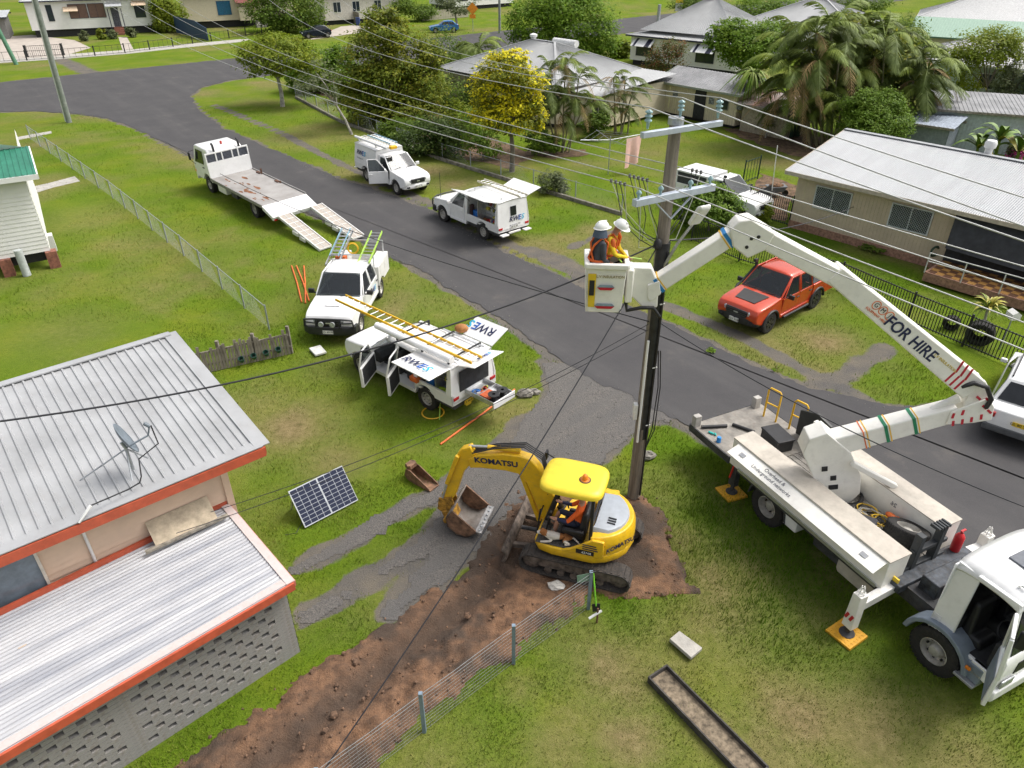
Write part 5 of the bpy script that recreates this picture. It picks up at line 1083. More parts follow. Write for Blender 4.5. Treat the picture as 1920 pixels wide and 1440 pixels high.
# boom, in the plane of the swing post
BO = EM @ V(.9,-.10,0); BH_ = R(163); nB = Vector((math.sin(BH_),-math.cos(BH_),0)); pe = lambda x, y: GV(x,y,BO,BH_)
def eb(mb,name,m,parent=ex,**k):
    o = mb.build(name,m,parent,**k); o.matrix_parent_inverse = EXI; return o
def eplate(pix,th,name,m,off=0,bevel=.02):
    q = MB(); a = [pe(*p)+nB*(off-th/2)for p in pix]; b_ = [pe(*p)+nB*(off+th/2)for p in pix]; k = len(a); q.v += [tuple(p)for p in a+b_]
    q.f.append(tuple(range(k))); q.f.append(tuple(k+j for j in reversed(range(k))))
    for j in range(k): q.f.append((j,(j+1)%k,k+(j+1)%k,k+j))
    return eb(q,name,m,bevel=bevel)
# outline of the boom in its own plane: foot by the swing post, knee, tip over the arm
eplate([(1022,975),(1046,938),(1030,905),(1013,874),(998,857),(978,850),(945,846),(900,848),(880,856),(884,872),(905,872),(950,877),(978,884),(990,900),(1003,930)],.24,'boom',yp,bevel=.025)
fw = pe(1035,960)
eb(MB().lathe([(.001,.0),(.17,.0),(.17,.75),(.001,.75)],14,Matrix.Translation((fw.x,fw.y,fw.z-.55))),'swing_post',yp,smooth=40)
eb(MB().bar(EM@V(.6,-.1,.72),fw+V(0,0,-.28),.34,.26),'swing_bracket',chassis)
eb(MB().bar(pe(1012,975)-nB*.0,pe(975,880),.11,.11),'boom_ram',yp,bevel=.02); eb(MB().tube([pe(978,887),pe(962,868)],.035,8),'boom_ram_rod',alu,smooth=50)
eplate([(868,838),(884,834),(892,850),(886,866),(872,880),(856,925),(845,938),(832,934),(836,915),(852,865),(860,846)],.19,'arm',yp)
eb(MB().tube([pe(976,845),pe(915,838)],.055,10),'arm_ram',yp,smooth=50); eb(MB().tube([pe(915,838),pe(880,836)],.032,8),'arm_ram_rod',alu,smooth=50)
eb(MB().bar(pe(862,848)-nB*.14,pe(842,900)-nB*.14,.09,.10),'bucket_ram',yp,bevel=.02); eb(MB().tube([pe(842,900)-nB*.14,pe(834,926)-nB*.14],.028,8),'bucket_ram_rod',alu,smooth=50)
for off in (-.11,.11): eplate([(826,928),(850,926),(856,945),(840,958),(824,948)],.03,'linkage',mat('rusty_yellow',(.50,.26,.03),.7,var=.4,scale=10,dirt=.5),off,.0)
hs_ = MB()
for i in range(4):
    o_ = nB * (-.10+.06*i); hs_.tube([pe(1040,945)+o_,pe(1018,862)+o_+V(0,0,.10),pe(985,838)+o_+V(0,0,.06),pe(930,838)+o_+V(0,0,.03),pe(888,845)+o_],.016,6)
eb(hs_,'hydraulic_hose',black,smooth=60)['kind'] = 'stuff'
eb(MB().tube([pe(1028,968)-nB*.2,pe(1048,930)-nB*.1+V(0,0,.12),pe(1052,955)+V(0,0,.1),EM@V(.75,-.1,.95)],.07,8),'hose_bundle',black,smooth=60)
dv = (pe(965,868)-pe(905,861)).normalized(); M_ = face_M(pe(933,861)-nB*.126,dv,(0,0,1))
o_ = text('lettering','KOMATSU',.20,navy,None,M_,bold=.006,sx=1.12); o_.parent = ex; o_.matrix_parent_inverse = EXI
# tilt hitch and mud bucket
rust = mat('rusty_yellow'); th_ = pe(846,958)
eb(MB().box(th_,(.30,.36,.26),BH_,R(20)).box(th_+V(.02,0,-.16),(.34,.42,.12),BH_,R(20)).tube([th_+nB*-.26+V(0,0,-.05),th_+nB*.26+V(0,0,-.05)],.09,10),'tilt_hitch',rust,bevel=.02)
# bucket: wide batter bucket, open towards the machine, built along nB
bc = pe(880,985); wB = .98; prof = [(-.20,.40),(-.36,.14),(-.32,-.16),(-.10,-.34),(.16,-.36),(.44,-.14)]   # (towards machine, up) back of the shell
dm = -Vector((math.cos(BH_),math.sin(BH_),0)); base = Vector((bc.x,bc.y,.42)) - dm * .05; side = nB
bq = MB(); 
for y in (-wB/2,wB/2):
    for a, b in prof: bq.v.append(tuple(base+dm*a+V(0,0,b)+side*y))
k = len(prof)
for j in range(k-1): bq.f.append((j,j+1,k+j+1,k+j))
bo_ = eb(bq,'bucket',mat('worn_bucket_steel',(.30,.28,.26),.6,.3,scale=3,col2=(.15,.12,.10),dirt=.5),smooth=50); bo_.modifiers.new('s','SOLIDIFY').thickness = .035
for y in (-wB/2,wB/2): eb(MB().poly([base+dm*a+V(0,0,b)+side*y for a,b in prof],.035),'bucket_cheek',mat('rusty_steel2',(.24,.13,.075),.8,var=.35,dirt=.4))
eb(MB().bar(base+dm*.46+V(0,0,-.13)-side*wB/2,base+dm*.46+V(0,0,-.13)+side*wB/2,.16,.04),'cutting_edge',mat('bright_edge',(.42,.41,.40),.5,.5,var=.3))
for i in range(7):
    y = -wB / 2 + .07 + i * (wB-.14) / 6; eb(MB().ball(base+dm*.47+V(0,0,-.10)+side*y,(.03,.03,.025),8,5),'edge_bolt',steel)
# ================================================================ PEOPLE AND DOG
skin = mat('skin',(.46,.24,.16),.6,var=.1)
def figure(name,label,J,E,zones,mats,sub=2,cat='person'):
    me = bpy.data.meshes.new(name); keys = list(J); idx = {k:i for i,k in enumerate(keys)}
    me.from_pydata([J[k][0]for k in keys],[(idx[a],idx[b])for a,b in E],[]); o = bpy.data.objects.new(name,me); S.collection.objects.link(o)
    sk = o.modifiers.new('skin','SKIN'); sk.use_smooth_shade = True
    lay = me.skin_vertices.new(name='') if not me.skin_vertices else me.skin_vertices[0]
    for k in keys:
        r = J[k][1]; lay.data[idx[k]].radius = r if isinstance(r,tuple) else (r,r)
    lay.data[0].use_root = True
    o.modifiers.new('sub','SUBSURF').levels = sub; o.modifiers['sub'].render_levels = sub
    bpy.context.view_layer.update(); dg_ = bpy.context.evaluated_depsgraph_get(); m2 = bpy.data.meshes.new_from_object(o.evaluated_get(dg_)); bpy.data.objects.remove(o)
    m2.materials.clear()
    for m in mats: m2.materials.append(m)
    segs = [(np.array(J[a][0]),np.array(J[b][0]),zones.get((a,b),zones.get(b,0)))for a,b in E]
    for p in m2.polygons:
        c = np.array(p.center); best = (1e9,0)
        for a, b, z in segs:
            t = np.clip(np.dot(c-a,b-a)/(np.dot(b-a,b-a)+1e-9),0,1); d = np.linalg.norm(c-a-t*(b-a))
            if d < best[0]: best = (d,z)
        p.material_index = best[1]
    shade(m2,180); r = link(name,m2); tag(r,label,cat); return r
def fingers(J,E,w,palm,d,side,n_='',curl=.4):     # five unequal fingers from the palm
    d = Vector(d).normalized(); side = Vector(side).normalized(); dn = d.cross(side).normalized()
    for i, (off,ln) in enumerate(((-.030,.055),(-.011,.075),(.010,.082),(.030,.074))):
        a = Vector(palm) + d * .035 + side * off; b_ = a + d * ln * .55 + dn * ln * .1 * curl; c_ = b_ + d * ln * .4 * (1-curl*.6) + dn * ln * .5 * curl
        for q, p in (('a',a),('b',b_),('c',c_)): J[f'{n_}f{i}{q}'] = (tuple(p),.0095 if q!='c' else.008)
        E += [(palm_key(n_),f'{n_}f{i}a'),(f'{n_}f{i}a',f'{n_}f{i}b'),(f'{n_}f{i}b',f'{n_}f{i}c')]
    a = Vector(palm) - d * .01 - side * .045; b_ = a + d * .05 - side * .015; J[f'{n_}t0'] = (tuple(a),.012); J[f'{n_}t1'] = (tuple(b_),.010); E += [(palm_key(n_),f'{n_}t0'),(f'{n_}t0',f'{n_}t1')]
def palm_key(n_): return n_ + 'palm'
def body(lean=0.,hands=None,legs=None,head_turn=(1,0),head_tilt=0.,stout=1.):
    """upright skeleton facing +x at the origin, pelvis at z=.95"""
    sp = lambda z, x=0: (x+lean*(z-.95),0,z)
    J = {'pel':(sp(.95),(.155*stout,.125*stout)),'wst':(sp(1.10),(.15*stout,.12*stout)),'chs':(sp(1.32),(.175*stout,.13*stout)),'nkb':(sp(1.46),(.085,.075)),'nk':(sp(1.53,.01),.055),'hd':(sp(1.62,.025),(.082,.095)),'top':(sp(1.74,.02),(.075,.088))}
    E = [('pel','wst'),('wst','chs'),('chs','nkb'),('nkb','nk'),('nk','hd'),('hd','top')]
    J['nose'] = (tuple(Vector(J['hd'][0])+Vector((.115*head_turn[0],.115*head_turn[1],-.0))),.018); J['chin'] = (tuple(Vector(J['hd'][0])+Vector((.07*head_turn[0],.07*head_turn[1],-.07))),.035); E += [('hd','nose'),('hd','chin')]
    for s, n_ in ((1,'L'),(-1,'R')):
        c = Vector(J['chs'][0]); sh = c + Vector((0,s*.19,.06)); J[n_+'sh'] = (tuple(sh),.068)
        el, wr = hands[n_] if hands else ((sh.x,sh.y+s*.04,sh.z-.30),(sh.x+.05,sh.y+s*.04,sh.z-.56))
        J[n_+'el'] = (el,.050); J[n_+'wr'] = (wr,.034); d = (Vector(wr)-Vector(el)).normalized(); pm = Vector(wr) + d * .06; J[n_+'palm'] = (tuple(pm),(.042,.022))
        E += [('chs',n_+'sh'),(n_+'sh',n_+'el'),(n_+'el',n_+'wr'),(n_+'wr',n_+'palm')]
        sd = d.cross(Vector((0,0,1))); sd = sd if sd.length > .1 else Vector((1,0,0)); fingers(J,E,None,pm,d,sd*s,n_)
        hp_ = Vector(J['pel'][0]) + Vector((0,s*.095,-.05)); J[n_+'hp'] = (tuple(hp_),.098)
        kn, an = legs[n_] if legs else ((hp_.x+.01,hp_.y+s*.01,.50),(hp_.x-.02,hp_.y+s*.01,.09))
        J[n_+'kn'] = (kn,.068); J[n_+'an'] = (an,.048); J[n_+'toe'] = ((an[0]+.17,an[1]+s*.02,an[2]-.05),.042); J[n_+'hl'] = ((an[0]-.04,an[1],an[2]-.05),.042)
        E += [('pel',n_+'hp'),(n_+'hp',n_+'kn'),(n_+'kn',n_+'an'),(n_+'an',n_+'toe'),(n_+'an',n_+'hl')]
    return J, E
def zones_for(shirt_to='wr',legs=2,shin=None,sleeve=None):
    z = {'pel':2,('pel','wst'):1,'chs':1,'nkb':1,'nk':0,'hd':0,'top':0,'nose':0,'chin':0}
    for n_ in 'LR':
        z[n_+'sh'] = 1; z[n_+'el'] = 1; z[n_+'wr'] = 1 if sleeve is None else sleeve; z[n_+'palm'] = 0; z[n_+'hp'] = 2; z[n_+'kn'] = 2; z[n_+'an'] = 2 if shin is None else shin; z[n_+'toe'] = 3; z[n_+'hl'] = 3
        for i in range(4):
            for q in 'abc': z[f'{n_}f{i}{q}'] = 0
        z[n_+'t0'] = 0; z[n_+'t1'] = 0
    return z
boots = mat('work_boot',(.12,.10,.07),.8); hatm = mat('white_helmet',(.82,.82,.80),.3,var=.02)
def helmet(p,head,fwd=(1,0),tilt=0.):
    M = Matrix.Translation(head) @ Matrix.Rotation(math.atan2(fwd[1],fwd[0]),4,'Z') @ Matrix.Rotation(tilt,4,'Y')
    h = MB(); n = 20
    for i in range(7):
        a = math.pi / 2 * i / 6
        for j in range(n): b_ = 2 * math.pi * j / n; h.v.append(tuple(M@Vector((.15*math.cos(a)*math.cos(b_)+.0,.125*math.cos(a)*math.sin(b_),.02+.135*math.sin(a)))))
    for i in range(6):
        for j in range(n): a, b_ = i * n + j, i * n + (j+1) % n; h.f.append((a,b_,b_+n,a+n))
    o_ = len(h.v)
    for k, zz_ in ((1.0,.022),(1.16,.012)):
        for j in range(n): b_ = 2 * math.pi * j / n; e_ = k + (.22 if math.cos(b_)>.5 and k>1 else 0); h.v.append(tuple(M@Vector((.15*e_*math.cos(b_),.125*(k if k==1 else 1.07)*math.sin(b_),zz_))))
    for j in range(n): h.f.append((o_+j,o_+(j+1)%n,o_+n+(j+1)%n,o_+n+j))
    h.bar(M@Vector((-.09,0,.125)),M@Vector((.10,0,.125)),.025,.05)
    q = h.build('helmet',hatm,p,smooth=60); return q
BT = Matrix.Translation((BC.x,BC.y,bz)) @ Matrix.Rotation(R(-4),4,'Z')
shirt1 = mat('charcoal_shirt',(.055,.06,.072),.85,var=.2); navyp = mat('navy_trousers',(.03,.035,.055),.85); khaki = mat('khaki_trousers',(.20,.17,.12),.9)
J, E = body(.06,{'L':((.06,.26,1.08),(.24,.16,1.02)),'R':((.04,-.22,1.08),(.20,-.12,.98))},head_turn=(1,.1),stout=1.15)
p1 = figure('person','lineworker in charcoal shirt and orange harness wearing a white helmet with neck flap',J,E,zones_for(),[skin,shirt1,navyp,boots])
p1.matrix_world = BT @ Matrix.Translation((-.20,-.12,.04)) @ Matrix.Rotation(R(25),4,'Z'); helmet(p1,(J['top'][0][0],0,1.645),(1,.1))
orh = mat('orange_harness',(.80,.14,.02),.6)
hn = MB()
for s in (-1,1): hn.tube([(.13,s*.12,1.16),(.16,s*.12,1.38),(.04,s*.12,1.50),(-.11,s*.08,1.36),(-.13,0,1.2),(-.13,-s*.10,1.05)],.022,6)
hn.tube([(.175*math.cos(a)+.02,.19*math.sin(a),1.04)for a in[i*.5236 for i in range(13)]],.028,6)
for s in (-1,1): hn.tube([(-.1,s*.14,1.02),(-.02,s*.20,.86),(.12,s*.13,.80)],.028,6)
hn.build('harness',orh,p1,smooth=60)
fl_ = MB()
for i in range(4):
    for j in range(13): a = R(70+220*j/12); r_ = .115 + .016 * i; fl_.v.append((J['top'][0][0]+r_*math.cos(a)*1.1,r_*math.sin(a),1.665-.055*i))
for i in range(3):
    for j in range(12): a = i * 13 + j; fl_.f.append((a,a+1,a+14,a+13))
fl_.build('neck_flap',mat('slate_cloth',(.09,.12,.17),.9),p1,smooth=80)
MB().box((J['hd'][0][0]+.10,0,1.645),(.03,.15,.035)).build('sunglasses',black,p1,bevel=.01)
shirt2 = mat('hi_vis_yellow',(.85,.60,.02),.75,var=.1)
J, E = body(.30,{'L':((.22,.20,1.10),(.40,.06,1.02)),'R':((.26,-.24,1.12),(.46,-.06,1.04))},head_turn=(.9,-.3))
p2 = figure('person','lineworker in yellow high-visibility shirt leaning over, wearing a white helmet',J,E,zones_for(sleeve=1),[skin,shirt2,khaki,boots])
p2.matrix_world = BT @ Matrix.Translation((-.02,.17,.04)) @ Matrix.Rotation(R(-18),4,'Z'); helmet(p2,(J['top'][0][0]+.02,-.01,1.63),(.9,-.3),.35)
hn = MB()
for s in (-1,1): hn.tube([(.22,s*.12,1.18),(.26,s*.12,1.38),(.16,s*.12,1.50),(.02,s*.09,1.36),(-.03,0,1.2)],.024,6)
hn.tube([(.175*math.cos(a)+.05,.19*math.sin(a),1.06)for a in[i*.5236 for i in range(13)]],.026,6); hn.build('harness',orh,p2,smooth=60)
for s in (-1,1): MB().ball((.19,s*.21,1.33),(.06,.05,.12),10,6).build('orange_panel',orange,p2,smooth=60)
# operator, seated
shirt3 = mat('hi_vis_orange',(.85,.13,.015),.75,var=.08)
J, E = body(-.10,{'L':((.20,.30,1.10),(.42,.34,1.16)),'R':((.22,-.26,1.12),(.44,-.16,1.22))},{'L':((.44,.16,.98),(.52,.14,.56)),'R':((.46,-.12,1.0),(.60,-.12,.58))},stout=1.15)
for n_ in 'LR': k = J[n_+'hp'][0]; J[n_+'hp'] = ((k[0]+.02,k[1],k[2]),.10)
z = zones_for(sleeve=4,shin=0); z['Lkn'] = 2; z['Rkn'] = 2
op = figure('person','excavator operator in orange and navy work shirt and shorts seated under the canopy',J,E,z,[skin,shirt3,mat('navy_shorts',(.025,.03,.06),.85),boots,mat('navy_sleeve',(.02,.025,.075),.85)])
op.matrix_world = EM @ Matrix.Translation((.07,.34,.34)); helm_ = MB().ball((J['top'][0][0],0,1.70),(.10,.09,.10),14,8).box((J['top'][0][0]+.11,0,1.69),(.12,.14,.015)).build('cap',mat('navy_cap',(.02,.025,.05),.8),op,smooth=60)
for n_ in 'LR': MB().lathe([(.052,-.02),(.062,0),(.055,.05),(.05,.05)],12,Matrix.Translation(Vector(J[n_+'an'][0])+V(0,0,.10))).build('sock',mat('grey_sock',(.25,.24,.21),.95),op,smooth=50)
# dog lying on the cab floor
dogJ = {'pel':((-.22,0,.12),(.085,.08)),'mid':((0,.02,.13),(.085,.085)),'chs':((.20,0,.14),(.10,.10)),'nk':((.33,.02,.20),.062),'hd':((.42,.03,.25),(.068,.062)),'muz':((.52,.03,.22),.034),'nos':((.57,.03,.215),.024),
        'eL':((.40,.09,.30),.018),'eLt':((.38,.12,.25),.012),'eR':((.40,-.03,.30),.018),'eRt':((.38,-.06,.25),.012),'tl':((-.32,0,.10),.025),'tl2':((-.44,.10,.05),.015),'tl3':((-.50,.20,.04),.010)}
dogE = [('pel','mid'),('mid','chs'),('chs','nk'),('nk','hd'),('hd','muz'),('muz','nos'),('hd','eL'),('eL','eLt'),('hd','eR'),('eR','eRt'),('pel','tl'),('tl','tl2'),('tl2','tl3')]
dz_ = {'pel':0,'mid':1,'chs':0,'nk':0,'hd':1,'muz':0,'nos':2,'eL':1,'eLt':1,'eR':1,'eRt':1,'tl':1,'tl2':0,'tl3':0}
for s, n_ in ((1,'L'),(-1,'R')):
    dogJ.update({n_+'e':((.20,s*.13,.06),.038),n_+'w':((.36,s*.13,.035),.026),n_+'p':((.45,s*.13,.03),.028),n_+'k':((-.10,s*.15,.10),.055),n_+'h':((-.26,s*.17,.035),.026),n_+'q':((-.12,s*.19,.03),.026)})
    dogE += [('chs',n_+'e'),(n_+'e',n_+'w'),(n_+'w',n_+'p'),('pel',n_+'k'),(n_+'k',n_+'h'),(n_+'h',n_+'q')]; dz_.update({n_+'e':0,n_+'w':0,n_+'p':0,n_+'k':1 if s>0 else 0,n_+'h':0,n_+'q':0})
dog = figure('dog','small white and tan dog lying on the excavator floor',dogJ,dogE,dz_,[mat('white_fur',(.68,.62,.54),.9),mat('tan_fur',(.36,.14,.04),.9),black],cat='dog')
dog.matrix_world = EM @ Matrix.Translation((.42,.66,.885)) @ Matrix.Rotation(R(12),4,'Z') @ Matrix.Scale(.95,4)
# ================================================================ BUILDINGS
def ribbed(p0,p1,p2,p3,pitch,hgt,m,name,parent,kind='trap',th=.03):
    """sheet roof p0-p1 (eave) to p3-p2 (ridge); ribs run from eave to ridge"""
    p0, p1, p2, p3 = map(Vector,(p0,p1,p2,p3)); n = max(2,int((p1-p0).length/pitch)); nn = (p1-p0).cross(p3-p0).normalized()
    if nn.z < 0: nn = -nn
    prof = [(0,0),(.34,0),(.42,1),(.58,1),(.66,0)] if kind == 'trap' else [(0,0),(.12,.15),(.25,.5),(.38,.85),(.5,1),(.62,.85),(.75,.5),(.88,.15)]
    b = MB(); ts = [(i+a)/n for i in range(n)for a,_ in prof] + [1.0]; hs_ = [h for i in range(n)for _,h in prof] + [0]
    for t, h in zip(ts,hs_): b.v.append(tuple(p0.lerp(p1,t)+nn*h*hgt)); b.v.append(tuple(p3.lerp(p2,t)+nn*h*hgt))
    for i in range(len(ts)-1): b.f.append((2*i,2*i+2,2*i+3,2*i+1))
    o = b.build(name,m,parent); return o
def boards(p0,p1,z0,z1,pitch,m,name,parent,proud=.02,vertical=False):
    """lapped cladding on the upright face p0-p1 (outward is to the right of p0->p1)"""
    p0, p1 = Vector((p0[0],p0[1],0)), Vector((p1[0],p1[1],0)); d = (p1-p0).normalized(); out = Vector((d.y,-d.x,0)); b = MB()
    if not vertical:
        n = max(1,int(round((z1-z0)/pitch))); h = (z1-z0) / n
        for i in range(n):
            a, c = z0 + i * h, z0 + (i+1) * h; o = len(b.v)
            b.v += [tuple(p0+out*proud+V(0,0,a)),tuple(p1+out*proud+V(0,0,a)),tuple(p1+V(0,0,c)),tuple(p0+V(0,0,c)),tuple(p0+V(0,0,a)),tuple(p1+V(0,0,a))]
            b.f += [(o,o+1,o+2,o+3),(o+4,o+5,o+1,o)]
    else:
        n = max(1,int((p1-p0).length/pitch)); w_ = (p1-p0).length / n
        for i in range(n):
            for a, c, pr in ((0,.8,proud),(.8,1,0)):
                q0, q1 = p0 + d * (i+a) * w_ + out * pr, p0 + d * (i+c) * w_ + out * pr; o = len(b.v); b.v += [tuple(q0+V(0,0,z0)),tuple(q1+V(0,0,z0)),tuple(q1+V(0,0,z1)),tuple(q0+V(0,0,z1))]; b.f.append((o,o+1,o+2,o+3))
    return b.build(name,m,parent)
def window(parent,p,d,w,h,frame,pane,name='window',depth=.05,mull=1,rows=0,sill=None):
    """p: middle bottom on the wall face; d: unit direction along the wall (outward is to its right)"""
    d = Vector((d[0],d[1],0)).normalized(); out = Vector((d.y,-d.x,0)); p = Vector(p); M = Matrix(((d.x,out.x,0,p.x),(d.y,out.y,0,p.y),(0,0,1,p.z),(0,0,0,1)))
    e = MB(); t = .05
    for x0, x1, z0, z1 in ((-w/2,w/2,0,t),(-w/2,w/2,h-t,h),(-w/2,-w/2+t,t,h-t),(w/2-t,w/2,t,h-t)): e.bm(x0,x1,-.02,depth,z0,z1,M)
    for i in range(mull): x = -w / 2 + w * (i+1) / (mull+1); e.bm(x-.02,x+.02,-.02,depth*.8,t,h-t,M)
    for i in range(rows): z = h * (i+1) / (rows+1); e.bm(-w/2+t,w/2-t,-.02,depth*.7,z-.012,z+.012,M)
    o = e.build(name,frame,parent); MB().bm(-w/2+t,w/2-t,.002,.014,t,h-t,M).build('pane',pane,o)
    if sill: MB().bm(-w/2-.05,w/2+.05,0,depth+.06,-.06,-.005,M).build('sill',sill,o)
    return o
def wallbox(x0,x1,y0,y1,z0,z1,m,name,parent,M=None): return MB().bm(x0,x1,y0,y1,z0,z1,M).build(name,m,parent)
def xy(a): return Vector((math.cos(a),math.sin(a),0))
zinc = mat('zincalume_roof',(.385,.39,.395),.5,.15,var=.10,scale=.8,dirt=.14); zinc2 = mat('aged_corrugated_iron',(.47,.47,.475),.55,.12,scale=1.,col2=(.24,.25,.28),dirt=.1,stretch=(R(41),.35,4.5))
fascia = mat('terracotta_fascia',(.50,.095,.045),.55,var=.12,scale=5,dirt=.1); peach = mat('peach_weatherboard',(.68,.50,.37),.6,var=.06,scale=2)
dglass = mat('house_glass',(.03,.04,.05),.06); gpane = mat('window_grey',(.10,.12,.15),.25,var=.4,scale=3)
# ---------------- peach cottage and its carport, front left
H1 = thing('peach_house','peach weatherboard house with pale metal roof and orange-red fascia','house')
ec, el_ = G(493,838,3.7), G(0,1042,3.7); d1 = (ec-el_).normalized(); n1 = Vector((-d1.y,d1.x,0))     # n1 points away from the camera
E0 = el_ - d1 * 5; E1 = ec; tr_ = G(283,637,4.15); dep = (tr_-ec).dot(n1); skew = (tr_-ec).dot(d1)
R0, R1 = E0 + n1 * dep + V(0,0,.45), E1 + n1 * dep + V(0,0,.45)
ribbed(E0,E1,R1,R0,.19,.032,zinc,'roof_sheet',H1)
MB().bar(E0-n1*.02-V(0,0,.10),E1-n1*.02-V(0,0,.10)+d1*.02,.05,.20).build('fascia',fascia,H1); MB().bar(E0+V(0,0,.035)+n1*.1,E1+V(0,0,.035)+n1*.1,.26,.02).build('gutter_flashing',zinc,H1)
MB().bar(E1-V(0,0,.10)+d1*.03,R1-V(0,0,.10)+d1*.03,.04,.18).build('barge_board',fascia,H1); MB().bar(E1+V(0,0,.03),R1+V(0,0,.03),.30,.02).build('barge_flashing',zinc,H1)
MB().bar(R0+V(0,0,.04)-n1*.05,R1+V(0,0,.04)-n1*.05,.2,.03).build('ridge_cap',zinc,H1); MB().bar(R0-V(0,0,.1),R1-V(0,0,.1),.04,.2).build('back_fascia',fascia,H1)
W0, W1 = E0 + n1 * .48, E1 + n1 * .48 - d1 * .75
boards((W0.x,W0.y),(W1.x,W1.y),.3,3.6,.13,peach,'wall',H1,.035)
q0 = W1 + n1 * (dep-.8); boards((W1.x,W1.y),(q0.x,q0.y),.3,3.75,.115,peach,'wall',H1)
bw0, bw1 = W0 + n1 * (dep-.8), W1 + n1 * (dep-.8); boards((bw1.x,bw1.y),(bw0.x,bw0.y),.3,3.95,.115,peach,'wall',H1)
MB().poly([E0+n1*.05-V(0,0,.16),E1+n1*.05-V(0,0,.16),E1+n1*.6-V(0,0,.16),E0+n1*.6-V(0,0,.16)]).build('soffit',mat('soffit_cream',(.6,.52,.42),.7),H1)
MB().bm(-.07,.07,-.07,.07,.3,3.55,Matrix.Translation((W1.x,W1.y,0))@Matrix.Rotation(math.atan2(d1.y,d1.x),4,'Z')).build('corner_board',peach,H1)
wl = mat('timber_white',(.66,.60,.52),.6)
def on_wall(px,py):      # the point of the front wall seen at a pixel
    return GV(px,py,(W1.x,W1.y),math.atan2(d1.y,d1.x))
pw = on_wall(340,985); window(H1,(pw.x,pw.y,pw.z-.55)-n1*.03 if False else Vector((pw.x,pw.y,pw.z-.75))-n1*.05,d1,1.0,1.0,wl,gpane,mull=1,rows=0)
ah = MB(); a0 = Vector((pw.x,pw.y,pw.z+.45)) - n1 * .03
ah.poly([a0-d1*.6,a0+d1*.6,a0+d1*.6-n1*.42-V(0,0,.36),a0-d1*.6-n1*.42-V(0,0,.36)],.03); aw = ah.build('window_hood',mat('weathered_hood',(.52,.43,.31),.8,var=.2,scale=5,dirt=.3),H1)
MB().bar(a0-d1*.8-n1*.42-V(0,0,.33),a0+d1*.8-n1*.42-V(0,0,.33),.08,.05).build('hood_batten',mat('grey_timber',(.30,.27,.22),.85,var=.3,scale=9),H1)
pw = on_wall(12,1085); window(H1,Vector((pw.x,pw.y,pw.z-.6))-n1*.05,d1,1.1,1.1,wl,mat('sky_glass',(.18,.22,.26),.08),mull=0)
pc = on_wall(150,985); MB().tube([G(170,948,3.95)-n1*.0,E0+d1*((pc-E0).dot(d1))-n1*.05-V(0,0,-.06),Vector((pc.x,pc.y,3.4))-n1*.06,Vector((pc.x,pc.y,2.3))-n1*.05],.03,8).build('conduit',white,H1,smooth=60)
# satellite dish on the roof
ds = thing('satellite_dish','grey satellite dish on struts standing on the pale metal roof','dish'); db = G(250,880,3.95); DM = Matrix.Translation(db)
slate = mat('dish_grey',(.16,.19,.22),.5)
MB().tube([(0,0,0),(0,0,.5),(-.05,0,.62)],.03,8).build('mast',steel,ds).matrix_world = DM
for v in ((-.85,-.30,-.02),(.12,-.32,0),(.15,.30,.03)): MB().tube([(0,0,.48),v],.016,6).build('strut',steel,ds).matrix_world = DM
dish = MB(); n = 28
for i in range(6):
    r_ = .34 * i / 5
    for j in range(n): a = 2 * math.pi * j / n; dish.v.append((r_*math.cos(a)*1.0,r_*math.sin(a)*.92,.28*r_*r_/.4))
for i in range(5):
    for j in range(n): dish.f.append((i*n+j,i*n+(j+1)%n,(i+1)*n+(j+1)%n,(i+1)*n+j))
do_ = dish.build('reflector',slate,ds,smooth=70); do_.modifiers.new('s','SOLIDIFY').thickness = .015; do_.matrix_world = DM @ Matrix.Translation((-.02,0,.66)) @ Matrix.Rotation(R(35),4,'Z') @ Matrix.Rotation(R(68),4,'Y')
MB().tube([(.0,0,.50),(.35,.22,.62),(.40,.26,.80)],.018,6).lathe([(.001,0),(.035,.0),(.04,.10),(.001,.11)],10,Matrix.Translation((.40,.26,.80))@Matrix.Rotation(R(-50),4,'Y')).build('feed_arm',slate,ds).matrix_world = DM
cbw = MB().tube([db+V(.42,.28,.8),db+V(.50,.2,.45),db+V(.2,-.05,.28),db+V(.3,-.3,.08),G(262,905,3.92),G(240,918,3.88),G(170,948,3.92)],.014,6).build('cable',black,ds,smooth=60)
# carport: corrugated roof over a hit-and-miss block wall
H2 = thing('carport','carport with corrugated iron roof, red fascia and pierced grey block wall','carport')
c0, c1_ = G(550,1092,2.12), G(0,1415,2.12); dc = (c0-c1_).normalized(); nc = Vector((-dc.y,dc.x,0)); K1 = c0; K0 = c1_ - dc * 4; depc = (G(427,945,2.34)-c0).dot(nc)
T0, T1 = K0 + nc * depc + V(0,0,.22), K1 + nc * depc + V(0,0,.22)
# ribs here run the long way
ribbed(K1+V(0,0,0),T1,T0,K0,.082,.018,zinc2,'roof_sheet',H2,'wave')
MB().bar(K0-nc*.02-V(0,0,.07),K1-nc*.02-V(0,0,.07),.05,.17).build('fascia',fascia,H2); MB().bar(K1-V(0,0,.05)+dc*.02,T1-V(0,0,.05)+dc*.02,.05,.14).build('barge_board',mat('faded_fascia',(.55,.30,.25),.65,scale=7,col2=(.50,.12,.07),dirt=.2),H2)
MB().bar(K1+V(0,0,.03)-dc*.05,T1+V(0,0,.03)-dc*.05,.16,.02).bar(K0+nc*.10+V(0,0,.03),K1+nc*.10+V(0,0,.03),.16,.012).build('edge_flashing',mat('pinkish_flashing',(.55,.43,.40),.6,scale=6,dirt=.2,col2=(.50,.47,.46)),H2); MB().bar(T0+V(0,0,.05),T1+V(0,0,.05),.07,.13).build('rear_fascia',fascia,H2)
